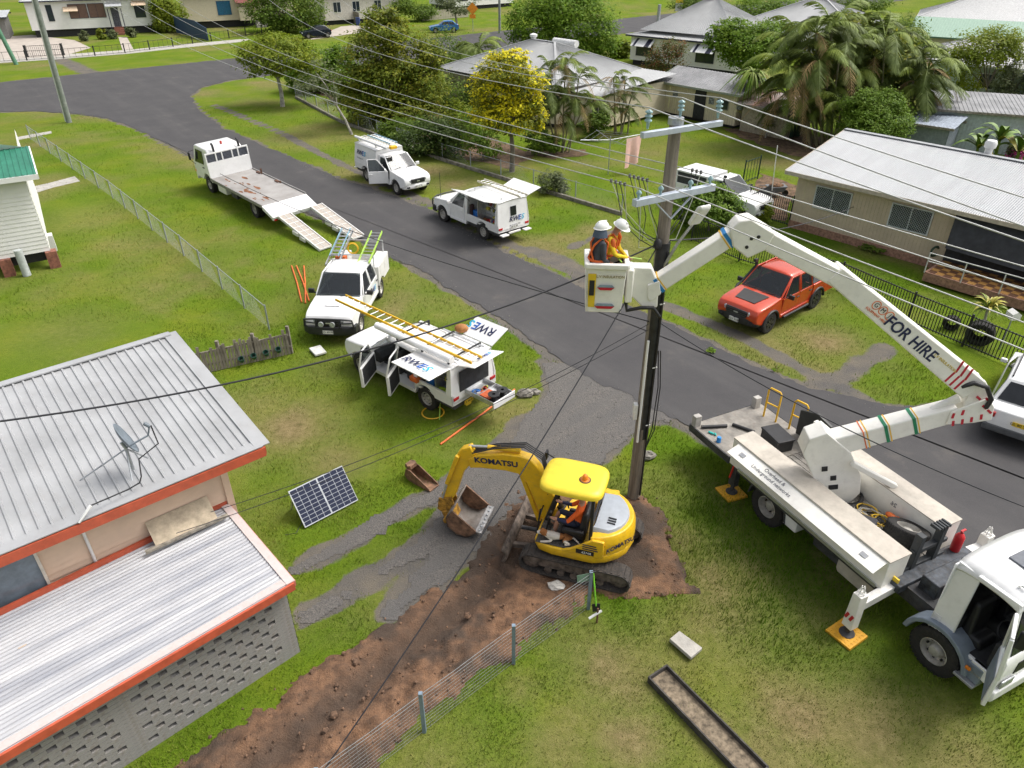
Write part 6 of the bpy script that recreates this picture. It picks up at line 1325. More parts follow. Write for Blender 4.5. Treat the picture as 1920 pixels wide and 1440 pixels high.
MB().lathe([(.001,.03),(.07,.03),(.08,0)],14,Matrix.Translation(G(42,1212,2.24))).build('roof_vent',mat('vent_tan',(.45,.35,.26),.7),H2)
cz0, cz1 = 0., 2.02; wp1 = G(572,1218); wdir = dc; wp1 = Vector((wp1.x,wp1.y,0)); offw = (wp1-K1).dot(nc)
wp1 = K1 - dc * .10 + nc * .22; wp1.z = 0
blk = mat('grey_concrete_block',(.36,.345,.32),.9,scale=2.2,col2=(.20,.195,.185),bump=.4,dirt=.5)
ang = math.atan2(dc.y,dc.x); course = .096; nC = int(cz1/course); Lw = 6.2; pit = .33
bmesh_ = MB().bm(0,.185,0,.10,0,course-.008).mesh('block',blk); bmesh_s = MB().bm(0,.328,0,.10,0,course-.008).mesh('block',blk)
col_ = int(Lw/pit); piers = (0,9,10)
for r_ in range(nC):
    for c_ in range(col_):
        solid = r_ in (0,1,nC-1) or c_ in (0,) or 8.4 < c_ < 10 or r_ % 2; sh = (pit/2 if r_%4==2 else 0)
        x = -Lw + (col_-1-c_) * pit + (Lw-col_*pit) + sh * (0 if solid else 1)
        o = link('block',bmesh_s if solid else bmesh_,H2); o.location = wp1 + dc * (x+.0+(0 if solid else.0)) + V(0,0,r_*course) ; o.rotation_euler = (0,0,ang)
MB().bm(-Lw,-.01,.11,.13,0,2.0,Matrix.Translation(wp1)@Matrix.Rotation(ang,4,'Z')).build('painted_shade_sheet',mat('carport_dark',(.035,.033,.03),.95),H2)  # near-black sheet: the carport's inner shade as colour behind the block openings
q1 = wp1 + nc * (depc-.5); boards((wp1.x,wp1.y),(q1.x,q1.y),0,2.0,.2,blk,'end_wall',H2,.012)
NOGRASS.append([tuple(p[:2])for p in(wp1-nc*.02,wp1+nc*6,wp1+nc*6-dc*12,wp1-dc*12-nc*.02)])
# ---------------- white weatherboard house with green roof, left edge
H3 = thing('white_house','white weatherboard house on stumps with green metal roof','house')
a0 = G(105,500); hd3 = Vector((-.85,-.53,0)).normalized(); bk3 = Vector((-.53,.85,0))      # runs off to the left, and back
grn_r = mat('green_roof',(.035,.20,.13),.45,.1,var=.12,scale=2); wwb = mat('white_weatherboard',(.78,.77,.74),.55,var=.03,scale=2); brick = mat('red_brick',(.30,.12,.08),.85,var=.25,scale=7)
f0 = Vector((a0.x,a0.y,0)); f1 = f0 + hd3 * 9
boards((f1.x,f1.y),(f0.x,f0.y),.75,4.0,.17,wwb,'wall',H3); b0 = f0 + bk3 * 9; boards((f0.x,f0.y),(b0.x,b0.y),.75,4.0,.17,wwb,'wall',H3)
for p, k in ((f0,0),(f0+hd3*1.7,0),(f0+hd3*3.6,0),(f0+bk3*2.2,1)): MB().box((p.x,p.y,.37),(.42,.42,.74),math.atan2(hd3.y,hd3.x)).build('brick_pier',brick if k==0 else wwb,H3)
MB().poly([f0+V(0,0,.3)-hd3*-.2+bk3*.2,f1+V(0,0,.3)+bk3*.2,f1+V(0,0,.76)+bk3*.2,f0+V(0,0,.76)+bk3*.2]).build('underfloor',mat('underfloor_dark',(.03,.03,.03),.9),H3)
ov = .5; e0 = f0 - hd3 * ov - bk3 * ov + V(0,0,4.05); e1 = f1 - bk3 * ov + V(0,0,4.05); e2 = e1 + bk3 * 2.6 + V(0,0,.55); e3 = e0 + bk3 * 2.6 + V(0,0,.55)
ribbed(e1,e0,e3,e2,.2,.03,grn_r,'roof_sheet',H3); MB().bar(e1-V(0,0,.09),e0-V(0,0,.09),.05,.2).build('fascia',white,H3); MB().bar(e0-V(0,0,.09),e3-V(0,0,.09),.05,.2).build('barge_board',white,H3)
u0 = e0 + bk3 * 2.3 + hd3 * 1.3 + V(0,0,1.0); u1 = e1 + bk3 * 2.3 + V(0,0,1.0); ribbed(u1,u0,u0+bk3*4+V(0,0,1.2),u1+bk3*4+V(0,0,1.2),.2,.03,grn_r,'roof_sheet',H3); MB().bar(u1-V(0,0,.1),u0-V(0,0,.1),.05,.2).build('fascia',white,H3)
MB().poly([e3+V(0,0,-.05),e2+V(0,0,-.05),u1+V(0,0,-.1),u0+V(0,0,-.1)]).build('gable_wall',wwb,H3)
MB().tube([f0+hd3*1.1-bk3*.45+V(0,0,.02),f0+hd3*1.1-bk3*.45+V(0,0,1.15)],.16,14).build('water_cylinder',mat('pale_cylinder',(.5,.53,.52),.5),H3,smooth=50)
NOGRASS.append([tuple(p[:2])for p in(f0,f1,f1+bk3*9,b0)])
pth = MB().poly([G(55,352)+V(0,0,.02),G(58,365)+V(0,0,.02),G(100,352)+V(0,0,.02),G(150,340)+V(0,0,.02),G(140,331)+V(0,0,.02),G(95,343)+V(0,0,.02)],.03).mesh('path',concrete); struct(link('path',pth))
pth = MB().poly([G(30,258)+V(0,0,.02),G(33,263)+V(0,0,.02),G(97,250)+V(0,0,.02),G(96,246)+V(0,0,.02)],.03).mesh('path',concrete); struct(link('path',pth))
# ---------------- beige ribbed-clad house, right
H4 = thing('beige_house','beige ribbed-clad house with low grey metal roof and mesh-screened windows','house')
c4 = G(1478,425); a4 = R(-48); u4 = xy(a4); b4 = Vector((-u4.y,u4.x,0)); beigew = mat('beige_cladding',(.56,.46,.34),.65,var=.06,scale=1.5,dirt=.12); Lh = 15
z0, z1 = .35, 2.75
s0 = Vector((c4.x,c4.y,0)); s1 = s0 + u4 * Lh; boards((s0.x,s0.y),(s1.x,s1.y),z0,z1,.16,beigew,'wall',H4,.009,True); s2 = s0 + b4 * 8; boards((s2.x,s2.y),(s0.x,s0.y),z0,z1,.16,beigew,'wall',H4,.018,True)
MB().bar(s0+V(0,0,.18)-b4*.0,s1+V(0,0,.18),.12,.36).build('brick_base',mat('brick_base',(.36,.20,.14),.85,var=.25,scale=9),H4)
zr = mat('pale_grey_roof',(.315,.325,.335),.5,.1,var=.06,scale=1,dirt=.10,stretch=(R(42),.2,2))
r0 = s0 - u4 * .45 - b4 * .55 + V(0,0,z1+.02); r1 = s1 - b4 * .55 + V(0,0,z1+.02); rd_ = 5.3; rz_ = 1.05
ribbed(r0,r1,r1+b4*rd_+V(0,0,rz_),r0+b4*rd_+V(0,0,rz_),.09,.018,zr,'roof_sheet',H4,'wave')
q0, q1 = r0 + b4 * rd_ + V(0,0,rz_), r1 + b4 * rd_ + V(0,0,rz_); ribbed(q0+b4*4.8-V(0,0,rz_),q1+b4*4.8-V(0,0,rz_),q1,q0,.09,.018,zr,'roof_sheet',H4,'wave')
MB().bar(r0-V(0,0,.08),r1-V(0,0,.08),.06,.17).build('gutter',mat('beige_gutter',(.50,.44,.36),.6),H4); MB().bar(r0-V(0,0,.06),q0-V(0,0,.06),.04,.16).build('barge_board',mat('beige_gutter'),H4); MB().bar(q0+V(0,0,.03),q1+V(0,0,.03),.3,.03).build('ridge_cap',zr,H4)
MB().lathe([(.16,0),(.16,.25),(.24,.32),(.26,.5),(.2,.62),(.001,.66)],16,Matrix.Translation(q0+u4*6.5+V(0,0,-.05)+b4*.4)).build('whirly_vent',white,H4,smooth=40)
scr = mat('security_mesh',(.22,.25,.29),.5,var=.5,scale=18)
for pxy in ((1556,396),(1700,432)):
    p = GV(*pxy,(s0.x,s0.y),a4); w_ = window(H4,(p.x-b4.x*.02,p.y-b4.y*.02,p.z),u4,1.75,1.05,mat('white_frame',(.62,.64,.66),.5),dglass,mull=1,rows=0)
    ms = MB(); out = -b4; base = Vector((p.x,p.y,p.z)) + out * .07
    for i in range(-9,18):
        for sg in (-1,1):
            x0_ = -.83 + i * .11 if sg > 0 else .83 - i * .11; pts = [(x0_,.06),(x0_+sg*.93,.99)]
            (xa,za), (xb_,zb) = pts
            if xb_ != xa:
                if xa < -.83: za += (-.83-xa) / (xb_-xa) * (zb-za) if xb_ > xa else 0; xa = -.83
                if xa > .83: za += (.83-xa) / (xb_-xa) * (zb-za); xa = .83
                if xb_ > .83: zb = za + (.83-xa) / (pts[1][0]-xa) * (zb-za) if pts[1][0] != xa else zb; xb_ = .83
                if xb_ < -.83: zb = za + (-.83-xa) / (pts[1][0]-xa) * (zb-za) if pts[1][0] != xa else zb; xb_ = -.83
            if abs(xa-xb_) > .03: ms.bar(base+u4*xa+V(0,0,za),base+u4*xb_+V(0,0,zb),.012,.014,out)
    o = ms.build('security_screen',mat('screen_wire',(.45,.48,.52),.5,.3),w_); o['kind'] = 'stuff'
# veranda with dark shade cloth and tiled patio
v0 = GV(1760,512,(s0.x,s0.y),a4); v0.z = 0; vd = 1.9; va = v0 - b4 * vd; vb = va + u4 * 6
pat = mat('patio_tile',(.36,.20,.07),.6,scale=6,col2=(.15,.075,.03)); MB().bm(0,6.5,-vd,0,.1,.48,Matrix.Translation(v0)@Matrix.Rotation(a4,4,'Z')).build('patio',mat('brick_base'),H4)
tm_ = MB().bm(0,.28,0,.28,0,.012).mesh('tile',mat('tile_amber',(.42,.22,.06),.5,var=.1)); tm2 = MB().bm(0,.28,0,.28,0,.012).mesh('tile',mat('tile_brown',(.13,.06,.03),.5,var=.1))
for i in range(14):
    for j in range(6): o = link('tile',tm_ if(i+j)%2 else tm2,H4); o.location = v0 + u4 * (.1+i*.3) - b4 * (vd-.08-j*.3) + V(0,0,.482); o.rotation_euler = (0,0,a4)
MB().poly([v0-b4*.25+V(0,0,2.55),v0-b4*.25+u4*7+V(0,0,2.55),v0-b4*1.15+u4*7+V(0,0,1.15),v0-b4*.8+u4*.15+V(0,0,1.25)],.02).build('shade_cloth',mat('dark_shade_cloth',(.035,.037,.042),.75,var=.2,scale=3),H4)
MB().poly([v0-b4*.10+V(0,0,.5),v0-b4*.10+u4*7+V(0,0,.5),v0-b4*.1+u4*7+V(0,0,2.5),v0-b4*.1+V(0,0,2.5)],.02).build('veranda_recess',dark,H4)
rl_ = MB()
for z in (.95,1.3): rl_.tube([va+u4*.0+V(0,0,z),va+u4*6+V(0,0,z)],.025,6)
for i in range(5): rl_.tube([va+u4*i*1.4+V(0,0,.45),va+u4*i*1.4+V(0,0,1.3)],.025,6)
rl_.build('hand_rail',mat('white_rail',(.6,.6,.58),.5),H4)
NOGRASS.append([tuple(p[:2])for p in(s0,s1,s1+b4*8,s2)]); NOGRASS.append([tuple(p[:2])for p in(v0,v0+u4*8,v0+u4*8-b4*vd,va)])
hr = MB().lathe([(.20,-.06),(.26,0),(.20,.06),(.15,0)],18,Matrix.Translation(GV(1755,470,(s0.x,s0.y),a4)-b4*.12)@Matrix.Rotation(R(90),4,'X')@Matrix.Rotation(.3,4,'Y'),True).build('hose_reel',mat('dark_green_hose',(.03,.06,.035),.6),None,smooth=60); tag(hr,'coiled dark garden hose hung on the beige wall near the veranda','hose')
# ---------------- generic houses and sheds further off
def cottage(name,label,corner,a,L,Dp,zb,ze,rise,wallm,roofm,trim,kind='hip',ov=.45,cat='house',pitch=.25,clad=.2,vertical=False,roof_kind='trap'):
    """corner: near-left ground corner; the front runs L along a, the house goes Dp back"""
    t = thing(name,label,cat); u = xy(a); b = Vector((-u.y,u.x,0)); c = Vector((corner[0],corner[1],0)); P = lambda x, y, z: c + u * x + b * y + V(0,0,z)
    cs = [P(0,0,0),P(L,0,0),P(L,Dp,0),P(0,Dp,0)]
    for i in range(4): boards(cs[i][:2],cs[(i+1)%4][:2],zb,ze,clad,wallm,'wall',t,.02,vertical)
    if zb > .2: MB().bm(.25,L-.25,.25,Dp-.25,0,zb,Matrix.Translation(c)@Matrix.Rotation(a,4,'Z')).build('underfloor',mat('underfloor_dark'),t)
    e = [P(-ov,-ov,ze),P(L+ov,-ov,ze),P(L+ov,Dp+ov,ze),P(-ov,Dp+ov,ze)]
    if kind == 'hip':
        h = min(L,Dp) / 2 + ov; ra, rb__ = (P(h-ov,Dp/2,ze+rise),P(L-h+ov,Dp/2,ze+rise)) if L >= Dp else (P(L/2,h-ov,ze+rise),P(L/2,Dp-h+ov,ze+rise))
        if L >= Dp: F_ = [(e[0],e[1],rb__,ra),(e[2],e[3],ra,rb__),(e[1],e[2],rb__,rb__),(e[3],e[0],ra,ra)]
        else: F_ = [(e[1],e[2],rb__,ra),(e[3],e[0],ra,rb__),(e[0],e[1],ra,ra),(e[2],e[3],rb__,rb__)]
        for f_ in F_: ribbed(*f_,pitch,.025,roofm,'roof_sheet',t,roof_kind)
        caps = MB()
        for p, q in ((e[0],ra),(e[3],ra),(e[1],rb__),(e[2],rb__)) if L >= Dp else ((e[0],ra),(e[1],ra),(e[2],rb__),(e[3],rb__)): caps.bar(p+V(0,0,.03),q+V(0,0,.03),.18,.04)
        if (ra-rb__).length > .1: caps.bar(ra+V(0,0,.03),rb__+V(0,0,.03),.2,.04)
        caps.build('ridge_capping',roofm,t)
    elif kind == 'gable':
        ra, rb__ = P(-ov,Dp/2,ze+rise), P(L+ov,Dp/2,ze+rise); ribbed(e[0],e[1],rb__,ra,pitch,.025,roofm,'roof_sheet',t,roof_kind); ribbed(e[2],e[3],ra,rb__,pitch,.025,roofm,'roof_sheet',t,roof_kind)
        for x in (0,L): MB().poly([P(x,0,ze),P(x,Dp,ze),P(x,Dp/2,ze+rise*.93)]).build('gable',wallm,t)
        for x in (-ov,L+ov): MB().bar(P(x,-ov,ze-.03),P(x,Dp/2,ze+rise-.03),.05,.16).bar(P(x,Dp+ov,ze-.03),P(x,Dp/2,ze+rise-.03),.05,.16).build('barge_board',trim,t)
    elif kind == 'gable2':
        ra, rb__ = P(L/2,-ov,ze+rise), P(L/2,Dp+ov,ze+rise); ribbed(e[1],e[2],rb__,ra,pitch,.025,roofm,'roof_sheet',t,roof_kind); ribbed(e[3],e[0],ra,rb__,pitch,.025,roofm,'roof_sheet',t,roof_kind)
        for y in (0,Dp): MB().poly([P(0,y,ze),P(L,y,ze),P(L/2,y,ze+rise*.93)]).build('gable',wallm,t)
    else:   # skillion rising to the back
        ra, rb__ = e[3] + V(0,0,rise), e[2] + V(0,0,rise); ribbed(e[0],e[1],rb__,ra,pitch,.025,roofm,'roof_sheet',t,roof_kind)
    for i in (0,1,2,3):
        if kind == 'hip' or i in (0,2): MB().bar(e[i]-V(0,0,.06),e[(i+1)%4]-V(0,0,.06),.05,.14).build('gutter',trim,t)
    NOGRASS.append([tuple(p[:2])for p in cs])
    t['frame'] = [c.x,c.y,a]; return t, P, u, b
bt = mat('navy_trim',(.02,.022,.05),.5); cream = mat('cream_board',(.66,.58,.43),.65,var=.05); silver = mat('silver_roof',(.44,.45,.465),.5,.15,var=.06,scale=.7,dirt=.06); bronze = mat('pale_awning',(.62,.47,.33),.7)
lg = mat('light_grey_roof',(.37,.375,.375),.55,.1,var=.06,scale=.5,dirt=.08)
# A: white house, top left
tA, P, u, b = cottage('white_house','white timber house with navy trim and enclosed front veranda across the street',(-62.5,104.5),R(26),15.5,8,.9,4.3,2.2,wwb,silver,bt)
window(tA,P(2.6,-.02,1.9),u,.7,1.9,bt,dglass,mull=0); window(tA,P(5.9,-.02,2.1),u,2.2,1.7,bt,mat('brown_blind',(.16,.09,.07),.4),mull=1); window(tA,P(8.1,-.02,2.1),u,2.0,1.7,bt,mat('brown_blind'),mull=1)
window(tA,P(13.3,-.02,1.9),u,1.3,1.4,bt,dglass,mull=0); MB().poly([P(12.4,0,3.9),P(14.2,0,3.9),P(14.2,-.75,3.4),P(12.4,-.75,3.4)],.03).build('awning',bronze,tA); MB().poly([P(4.2,0,3.5),P(5.9,0,3.5),P(5.9,-.7,3.0),P(4.2,-.7,3.0)],.03).build('awning',bronze,tA)
MB().bm(-.45,.45,-.05,.02,.9,3.2,Matrix.Translation(P(10.2,0,0))@Matrix.Rotation(R(26),4,'Z')).build('door',mat('screen_door',(.10,.10,.13),.5,var=.4,scale=9),tA)
pr = MB()
for x in (9.4,11.0): pr.bar(P(x,-1.5,0),P(x,-1.5,3.2),.08,.08,(1,0,0))
pr.build('porch_post',bt,tA); MB().poly([P(9.2,-1.7,3.5),P(11.2,-1.7,3.5),P(11.2,0,3.75),P(9.2,0,3.75)],.05).build('porch_roof',silver,tA)
for i in range(4): MB().bm(-.6,.6,-.25-i*.28,0,0,.9-i*.22,Matrix.Translation(P(10.2,-.05,0))@Matrix.Rotation(R(26),4,'Z')).build('step',brick,tA)
# gabled wing on the right of the same house
MB().poly([P(11.2,-.06,4.2),P(15.5,-.06,4.2),P(13.35,-.06,6.0)],.05).build('gable',wwb,tA); ribbed(P(10.9,-.5,4.2),P(10.9,4,4.2),P(13.35,4,6.1),P(13.35,-.5,6.1),.25,.025,silver,'roof_sheet',tA); ribbed(P(15.8,4,4.2),P(15.8,-.5,4.2),P(13.35,-.5,6.1),P(13.35,4,6.1),.25,.025,silver,'roof_sheet',tA)
tB, P, u, b = cottage('carport','open carport with pale roof at the left end of the white house',(-71.5,100.5),R(26),7,6,0,2.6,.3,mat('carport_inner',(.22,.21,.20),.8),silver,bt,'skillion')
# B: cream house
tB, P, u, b = cottage('cream_house','cream house with blue-framed window and front steps behind the dark hatchback',(-46,114.5),R(26),15,8,.9,4.2,2.0,cream,silver,bt)
window(tB,P(5.2,-.02,1.6),u,1.9,1.8,mat('blue_frame',(.03,.10,.22),.4),mat('blue_glass',(.03,.14,.26),.1),mull=1); MB().bm(0,1.8,-1.4,0,.9,2.6,Matrix.Translation(P(7.0,0,0))@Matrix.Rotation(R(26),4,'Z')).build('porch_wall',cream,tB); MB().poly([P(6.7,-1.8,3.2),P(10.5,-1.8,3.2),P(10.5,0,3.9),P(6.7,0,3.9)],.06).build('porch_roof',mat('maroon_roof',(.18,.05,.04),.6),tB)
for i in range(4): MB().bm(9,10.6,-1.7-i*.3,-1.4-i*.3,0,.8-i*.2,Matrix.Translation(P(0,0,0))@Matrix.Rotation(R(26),4,'Z')).build('step',concrete,tB)
tB2, P, u, b = cottage('cream_house','pale cottage behind the paling fence at the top of the picture',(-27.5,119),R(33),12,7,.6,3.8,1.8,mat('pale_board',(.64,.60,.53),.65),silver,bt)
for x in (2,5,8.5): window(tB2,P(x,-.02,1.6),u,1.2,1.4,white,dglass)
tB3, P, u, b = cottage('white_house','white house with dark balustrade beyond the orange road sign',(-10,141),R(38),13,8,.6,3.9,1.8,wwb,silver,bt)
for x in (2,5,8.5): window(tB3,P(x,-.02,1.4),u,1.8,1.5,bt,dglass)
# C: big grey hip roof behind the palms
tC, P, u, b = cottage('grey_roof_house','low cream house under a broad grey hip roof behind the garden palms',(-5.5,63.5),R(-46),12.5,10,.3,2.75,2.1,cream,lg,mat('dark_gutter',(.06,.055,.05),.6))
MB().lathe([(.2,0),(.2,.2),(.3,.3),(.3,.45),(.001,.55)],14,Matrix.Translation(P(5,5.2,4.75))).build('whirly_vent',white,tC); MB().tube([P(5.6,7,4.6),P(8.0,7.0,4.6)],.28,12).build('solar_water_tank',mat('tank_white',(.7,.7,.68),.4),tC,smooth=50)
for x in (9,12): window(tC,P(x,-.02,1.1),u,1.6,1.2,mat('dark_frame',(.06,.05,.045),.5),dglass)
tD, P, u, b = cottage('cream_annexe','flat grey-roofed cream annexe beside the cane palms',(3.2,56.6),R(-46),4.2,8,.2,2.5,.5,cream,lg,mat('dark_gutter'),'skillion')
MB().bm(.2,3.0,-.1,-.04,.25,.8,Matrix.Translation(P(0,0,0))@Matrix.Rotation(R(-46),4,'Z')).build('white_lattice',wl,tD); window(tD,P(4.2,-.02,1.0),u,1.3,1.2,wl,dglass)
# D: cream garden shed
tS, P, u, b = cottage('garden_shed','long cream garden shed with open dark doorway and small window',(11.6,59.4),R(-49),6.8,4.4,.25,2.45,.8,cream,mat('weathered_roof',(.25,.25,.255),.6,.1,var=.18,scale=.9),mat('grey_green_trim',(.30,.33,.28),.6),'gable',vertical=True)
MB().bm(0,1.0,-.05,.0,.25,2.3,Matrix.Translation(P(3.1,0,0))@Matrix.Rotation(R(-49),4,'Z')).build('doorway',dark,tS); window(tS,P(5.6,-.02,1.2),u,1.0,.7,mat('shed_frame',(.2,.2,.18),.6),dglass,mull=0)
for x in (1.3,4.6,7.0): MB().box(P(x,-.04,1.65),(.45,.05,.45),R(-48)).build('vent_block',mat('vent_grey',(.28,.30,.31),.7,var=.5,scale=9),tS)
tS2, P, u, b = cottage('lean_to','lean-to with rusty iron roof at the end of the garden shed',(16.4,54.0),R(-49),3.6,3.2,0,1.9,.35,mat('weathered_cream',(.42,.37,.27),.8,var=.2),mat('rusty_iron',(.24,.10,.06),.8,scale=.9,col2=(.36,.34,.32)),mat('grey_timber'),'skillion',vertical=True)
# E: hip-roofed house with striped awnings
tE, P, u, b = cottage('striped_awning_house','white house with grey hip roof and black-and-white striped awnings',(12.5,83.5),R(-40),12,11,.5,2.9,.7,wwb,lg,bt)
ribbed(P(.6,.6,3.35),P(11.4,.6,3.35),P(6.6,5.5,6.2),P(5.4,5.5,6.2),.25,.025,lg,'upper_roof',tE); ribbed(P(11.4,.6,3.35),P(11.4,10.4,3.35),P(6.6,5.5,6.2),P(6.6,5.5,6.2),.25,.025,lg,'upper_roof',tE); ribbed(P(.6,10.4,3.35),P(.6,.6,3.35),P(5.4,5.5,6.2),P(5.4,5.5,6.2),.25,.025,lg,'upper_roof',tE)
MB().tube([P(1.6,2.4,3.9),P(1.6,2.4,5.6)],.17,12).build('chimney_flue',steel,tE,smooth=50); MB().lathe([(.2,0),(.3,.1),(.3,.3),(.001,.45)],14,Matrix.Translation(P(6,5.6,6.2))).build('whirly_vent',white,tE)
for x in (1.7,8.6):
    window(tE,P(x,-.02,.95),u,2.0,1.1,bt,dglass,mull=1)
    for i in range(9): MB().poly([P(x-1.2+i*.27,-.02,2.6),P(x-1.2+i*.27+.25,-.02,2.6),P(x-1.2+i*.27+.25,-1.0,1.95),P(x-1.2+i*.27,-1.0,1.95)],.03).build('awning_stripe',bt if i in(1,6,7)else white,tE)
for y in (1.5,5.5): window(tE,P(12.02,y,1.0),b,1.0,1.4,bt,dglass,mull=0)
# F: roofs behind the palms and at the right edge
tF, P, u, b = cottage('grey_roof_house','grey-roofed house partly hidden behind the tall cane palms',(27,93),R(-40),12,10,.5,3.2,2.2,wwb,lg,white)
tG, P, u, b = cottage('white_house','long white house with pale roof at the top right corner',(47,93),R(-28),24,9,.5,3.6,1.9,wwb,mat('near_white_roof',(.48,.48,.475),.5),white); window(tG,P(15,-.02,1.2),u,1.6,1.5,bt,dglass); window(tG,P(19,-.02,1.2),u,1.6,1.5,bt,dglass)
pgr = mat('pale_green_roof',(.27,.40,.31),.55,var=.06); tH, P, u, b = cottage('green_roof_shed','cream shed with pale green gable roof',(42,84),R(-34),12,6,.1,2.8,1.5,cream,pgr,mat('green_trim',(.10,.20,.14),.5),'gable')
tH, P, u, b = cottage('green_roof_shed','shed with dull green roof at the right edge above the dark hedge',(62,79),R(-34),14,7,.1,3.0,1.2,cream,mat('dull_green_roof',(.13,.23,.17),.55),white,'gable')
tI, P, u, b = cottage('mint_house','pale mint weatherboard house behind the trees at the right',(34,67),R(-36),15,8,.4,2.9,1.6,mat('mint_board',(.52,.62,.54),.65),mat('near_white_roof'),white)
for x in (2,6): window(tI,P(x,-.02,1.1),u,1.2,1.2,white,dglass)
for nm, lb, c_, a_, L_2, D_2, hh, wm, rm in (('iron_shed','small grey iron shed beside the round shrub',G(1715,262),R(-40),3.4,2.6,2.2,mat('grey_iron_wall',(.33,.36,.39),.6,.2),mat('weathered_roof')),('iron_shed','narrow blue-grey iron shed behind the beige house roof',G(1690,285),R(-42),2.4,2.2,1.9,mat('bluegrey_iron',(.30,.34,.40),.6,.2),mat('bluegrey_iron')),
        ('flat_shed','pale blue shed with flat weathered roof beside the banana plants',G(1735,277),R(-22),7.5,5.0,2.5,mat('pale_blue_wall',(.50,.57,.58),.7),mat('weathered_roof'))):
    t_, P, u, b = cottage(nm,lb,(c_.x,c_.y),a_,L_2,D_2,0,hh,.3,wm,rm,mat('grey_timber'),'skillion',.3,'shed',vertical=True)
tK, P, u, b = cottage('white_house','white-roofed house cut off at the right edge behind the trees',(40,60),R(-36),12,8,.3,2.8,1.5,wwb,mat('near_white_roof'),bt)
# ================================================================ POLES AND WIRES
timber = mat('weathered_pole',(.30,.26,.21),.9,scale=1.,col2=(.085,.072,.06),bump=.6,fine=14,stretch=(0,11,11,.55))
pole = thing('power_pole','weathered timber power pole with two crossarms and a street lamp beside the driveway','pole')
pb0 = G(1188,932); pt = GY(1268,222,pb0.y); pv = (pt-pb0); PH = pv.length
pat_ = lambda z: pb0 + pv * (z/pt.z)
MB().tube([pat_(z)+V(0,0,0)for z in(-.1,.9,2.2,4.5,6.5,8.0,pt.z)],[.165,.16,.155,.143,.135,.126,.118],14).build('pole_shaft',timber,pole,smooth=50)
MB().tube([pat_(z)+V(.02,-.004,0)for z in(1.95,3.2,5.0,6.95)],.153,14).build('black_guard',mat('black_pole_wrap',(.025,.025,.028),.6,var=.3),pole,smooth=50)
MB().lathe([(.001,.03),(.15,.02),(.155,-.10)],14,Matrix.Translation(pat_(pt.z))).build('pole_cap',steel,pole)
MB().tube([pat_(z)+V(-.10,-.17,0)for z in(1.9,4.7)],.03,8).build('conduit',white,pole,smooth=60); MB().tube([pat_(z)+V(.12,-.15,0)for z in(.2,6.8)],.025,8).build('conduit',black,pole,smooth=60)
MB().box(pat_(2.75)+V(-.21,-.08,0),(.10,.14,.42)).build('meter_box',whited,pole,bevel=.01)
for z in (2.4,4.0,5.6,6.4): MB().bar(pat_(z)+V(.06,-.185,0),pat_(z)+V(.17,-.15,.01),.015,.02).build('strap',platew,pole)
armd = (GY(1343,347,pb0.y+.6)-GY(1215,382,pb0.y-.6)).normalized(); armd = Vector((.86,.50,0)).normalized()
galv = mat('pale_blue_steel',(.48,.53,.60),.5,.3,var=.06)
def xarm(z,half,off,w_,nm): c_ = pat_(z) + Vector((armd.y,-armd.x,0)) * .21; o = MB().bar(c_-armd*half,c_+armd*half,w_,w_*1.05).build(nm,galv,pole,bevel=.008); return c_
cL = xarm(8.0,1.02,0,.13,'crossarm'); cH = xarm(9.26,.98,0,.10,'crossarm')
for s in (-1,1): MB().bar(cL+armd*s*.5-V(0,0,.06),pat_(7.5)+Vector((armd.y,-armd.x,0))*.17,.04,.02).build('arm_brace',galv,pole)
insg = mat('aqua_glass_insulator',(.30,.45,.47),.15,var=.1); LVP = []; HVP = []
ins = lambda n, r, h_: MB().lathe(sum([[(r*.5,i*h_),(r,i*h_+h_*.25),(r,i*h_+h_*.5),(r*.5,i*h_+h_*.8)]for i in range(n)],[(.02,-.12)])+[(.001,n*h_)],14)
for s in (-.92,-.38,.38,.90): p = cL + armd * s + V(0,0,.14); ins(1,.055,.11).build('insulator',insg,pole,smooth=60).location = p; LVP.append(p+V(0,0,.13))
for s in (-.86,.86): p = cH + armd * s + V(0,0,.22); ins(3,.07,.075).build('insulator',insg,pole,smooth=60).location = p; HVP.append(p+V(0,0,.25))
p = pat_(pt.z) + V(.08,.05,.12); ins(3,.065,.07).build('insulator',insg,pole,smooth=60).location = p; HVP.insert(1,p+V(0,0,.24))
sd = Vector((.92,-.38,0)); lb = pat_(6.2); lt = GY(1305,412,lb.y-.8)
MB().tube([lb,lb.lerp(lt,.5)+V(0,0,.1),lt],[.035,.032,.028],8).build('lamp_arm',steel,pole,smooth=60)
lv = (lt-lb).normalized(); MB().prism([(-.12,-.05),(.32,-.06),(.42,.0),(.36,.06),(-.10,.05)],-.13,.13).build('street_lamp',platew,pole,bevel=.03).matrix_world = face_M(lt,lv,lv.cross(V(0,0,1)).cross(lv)) @ Matrix.Rotation(R(90),4,'X')
wire = mat('pale_wire',(.55,.55,.53),.5,.3); bwire = mat('black_wire',(.02,.02,.025),.6)
def span(a,b,sag,r,m,label,group=None,n=18,cat='wire',name='power_line'):
    a, b = Vector(a), Vector(b); pts = [a.lerp(b,i/n)-V(0,0,sag*4*(i/n)*(1-i/n))for i in range(n+1)]
    o = MB().tube(pts,r,5).build(name,m,None,smooth=80); tag(o,label,cat,group); return o
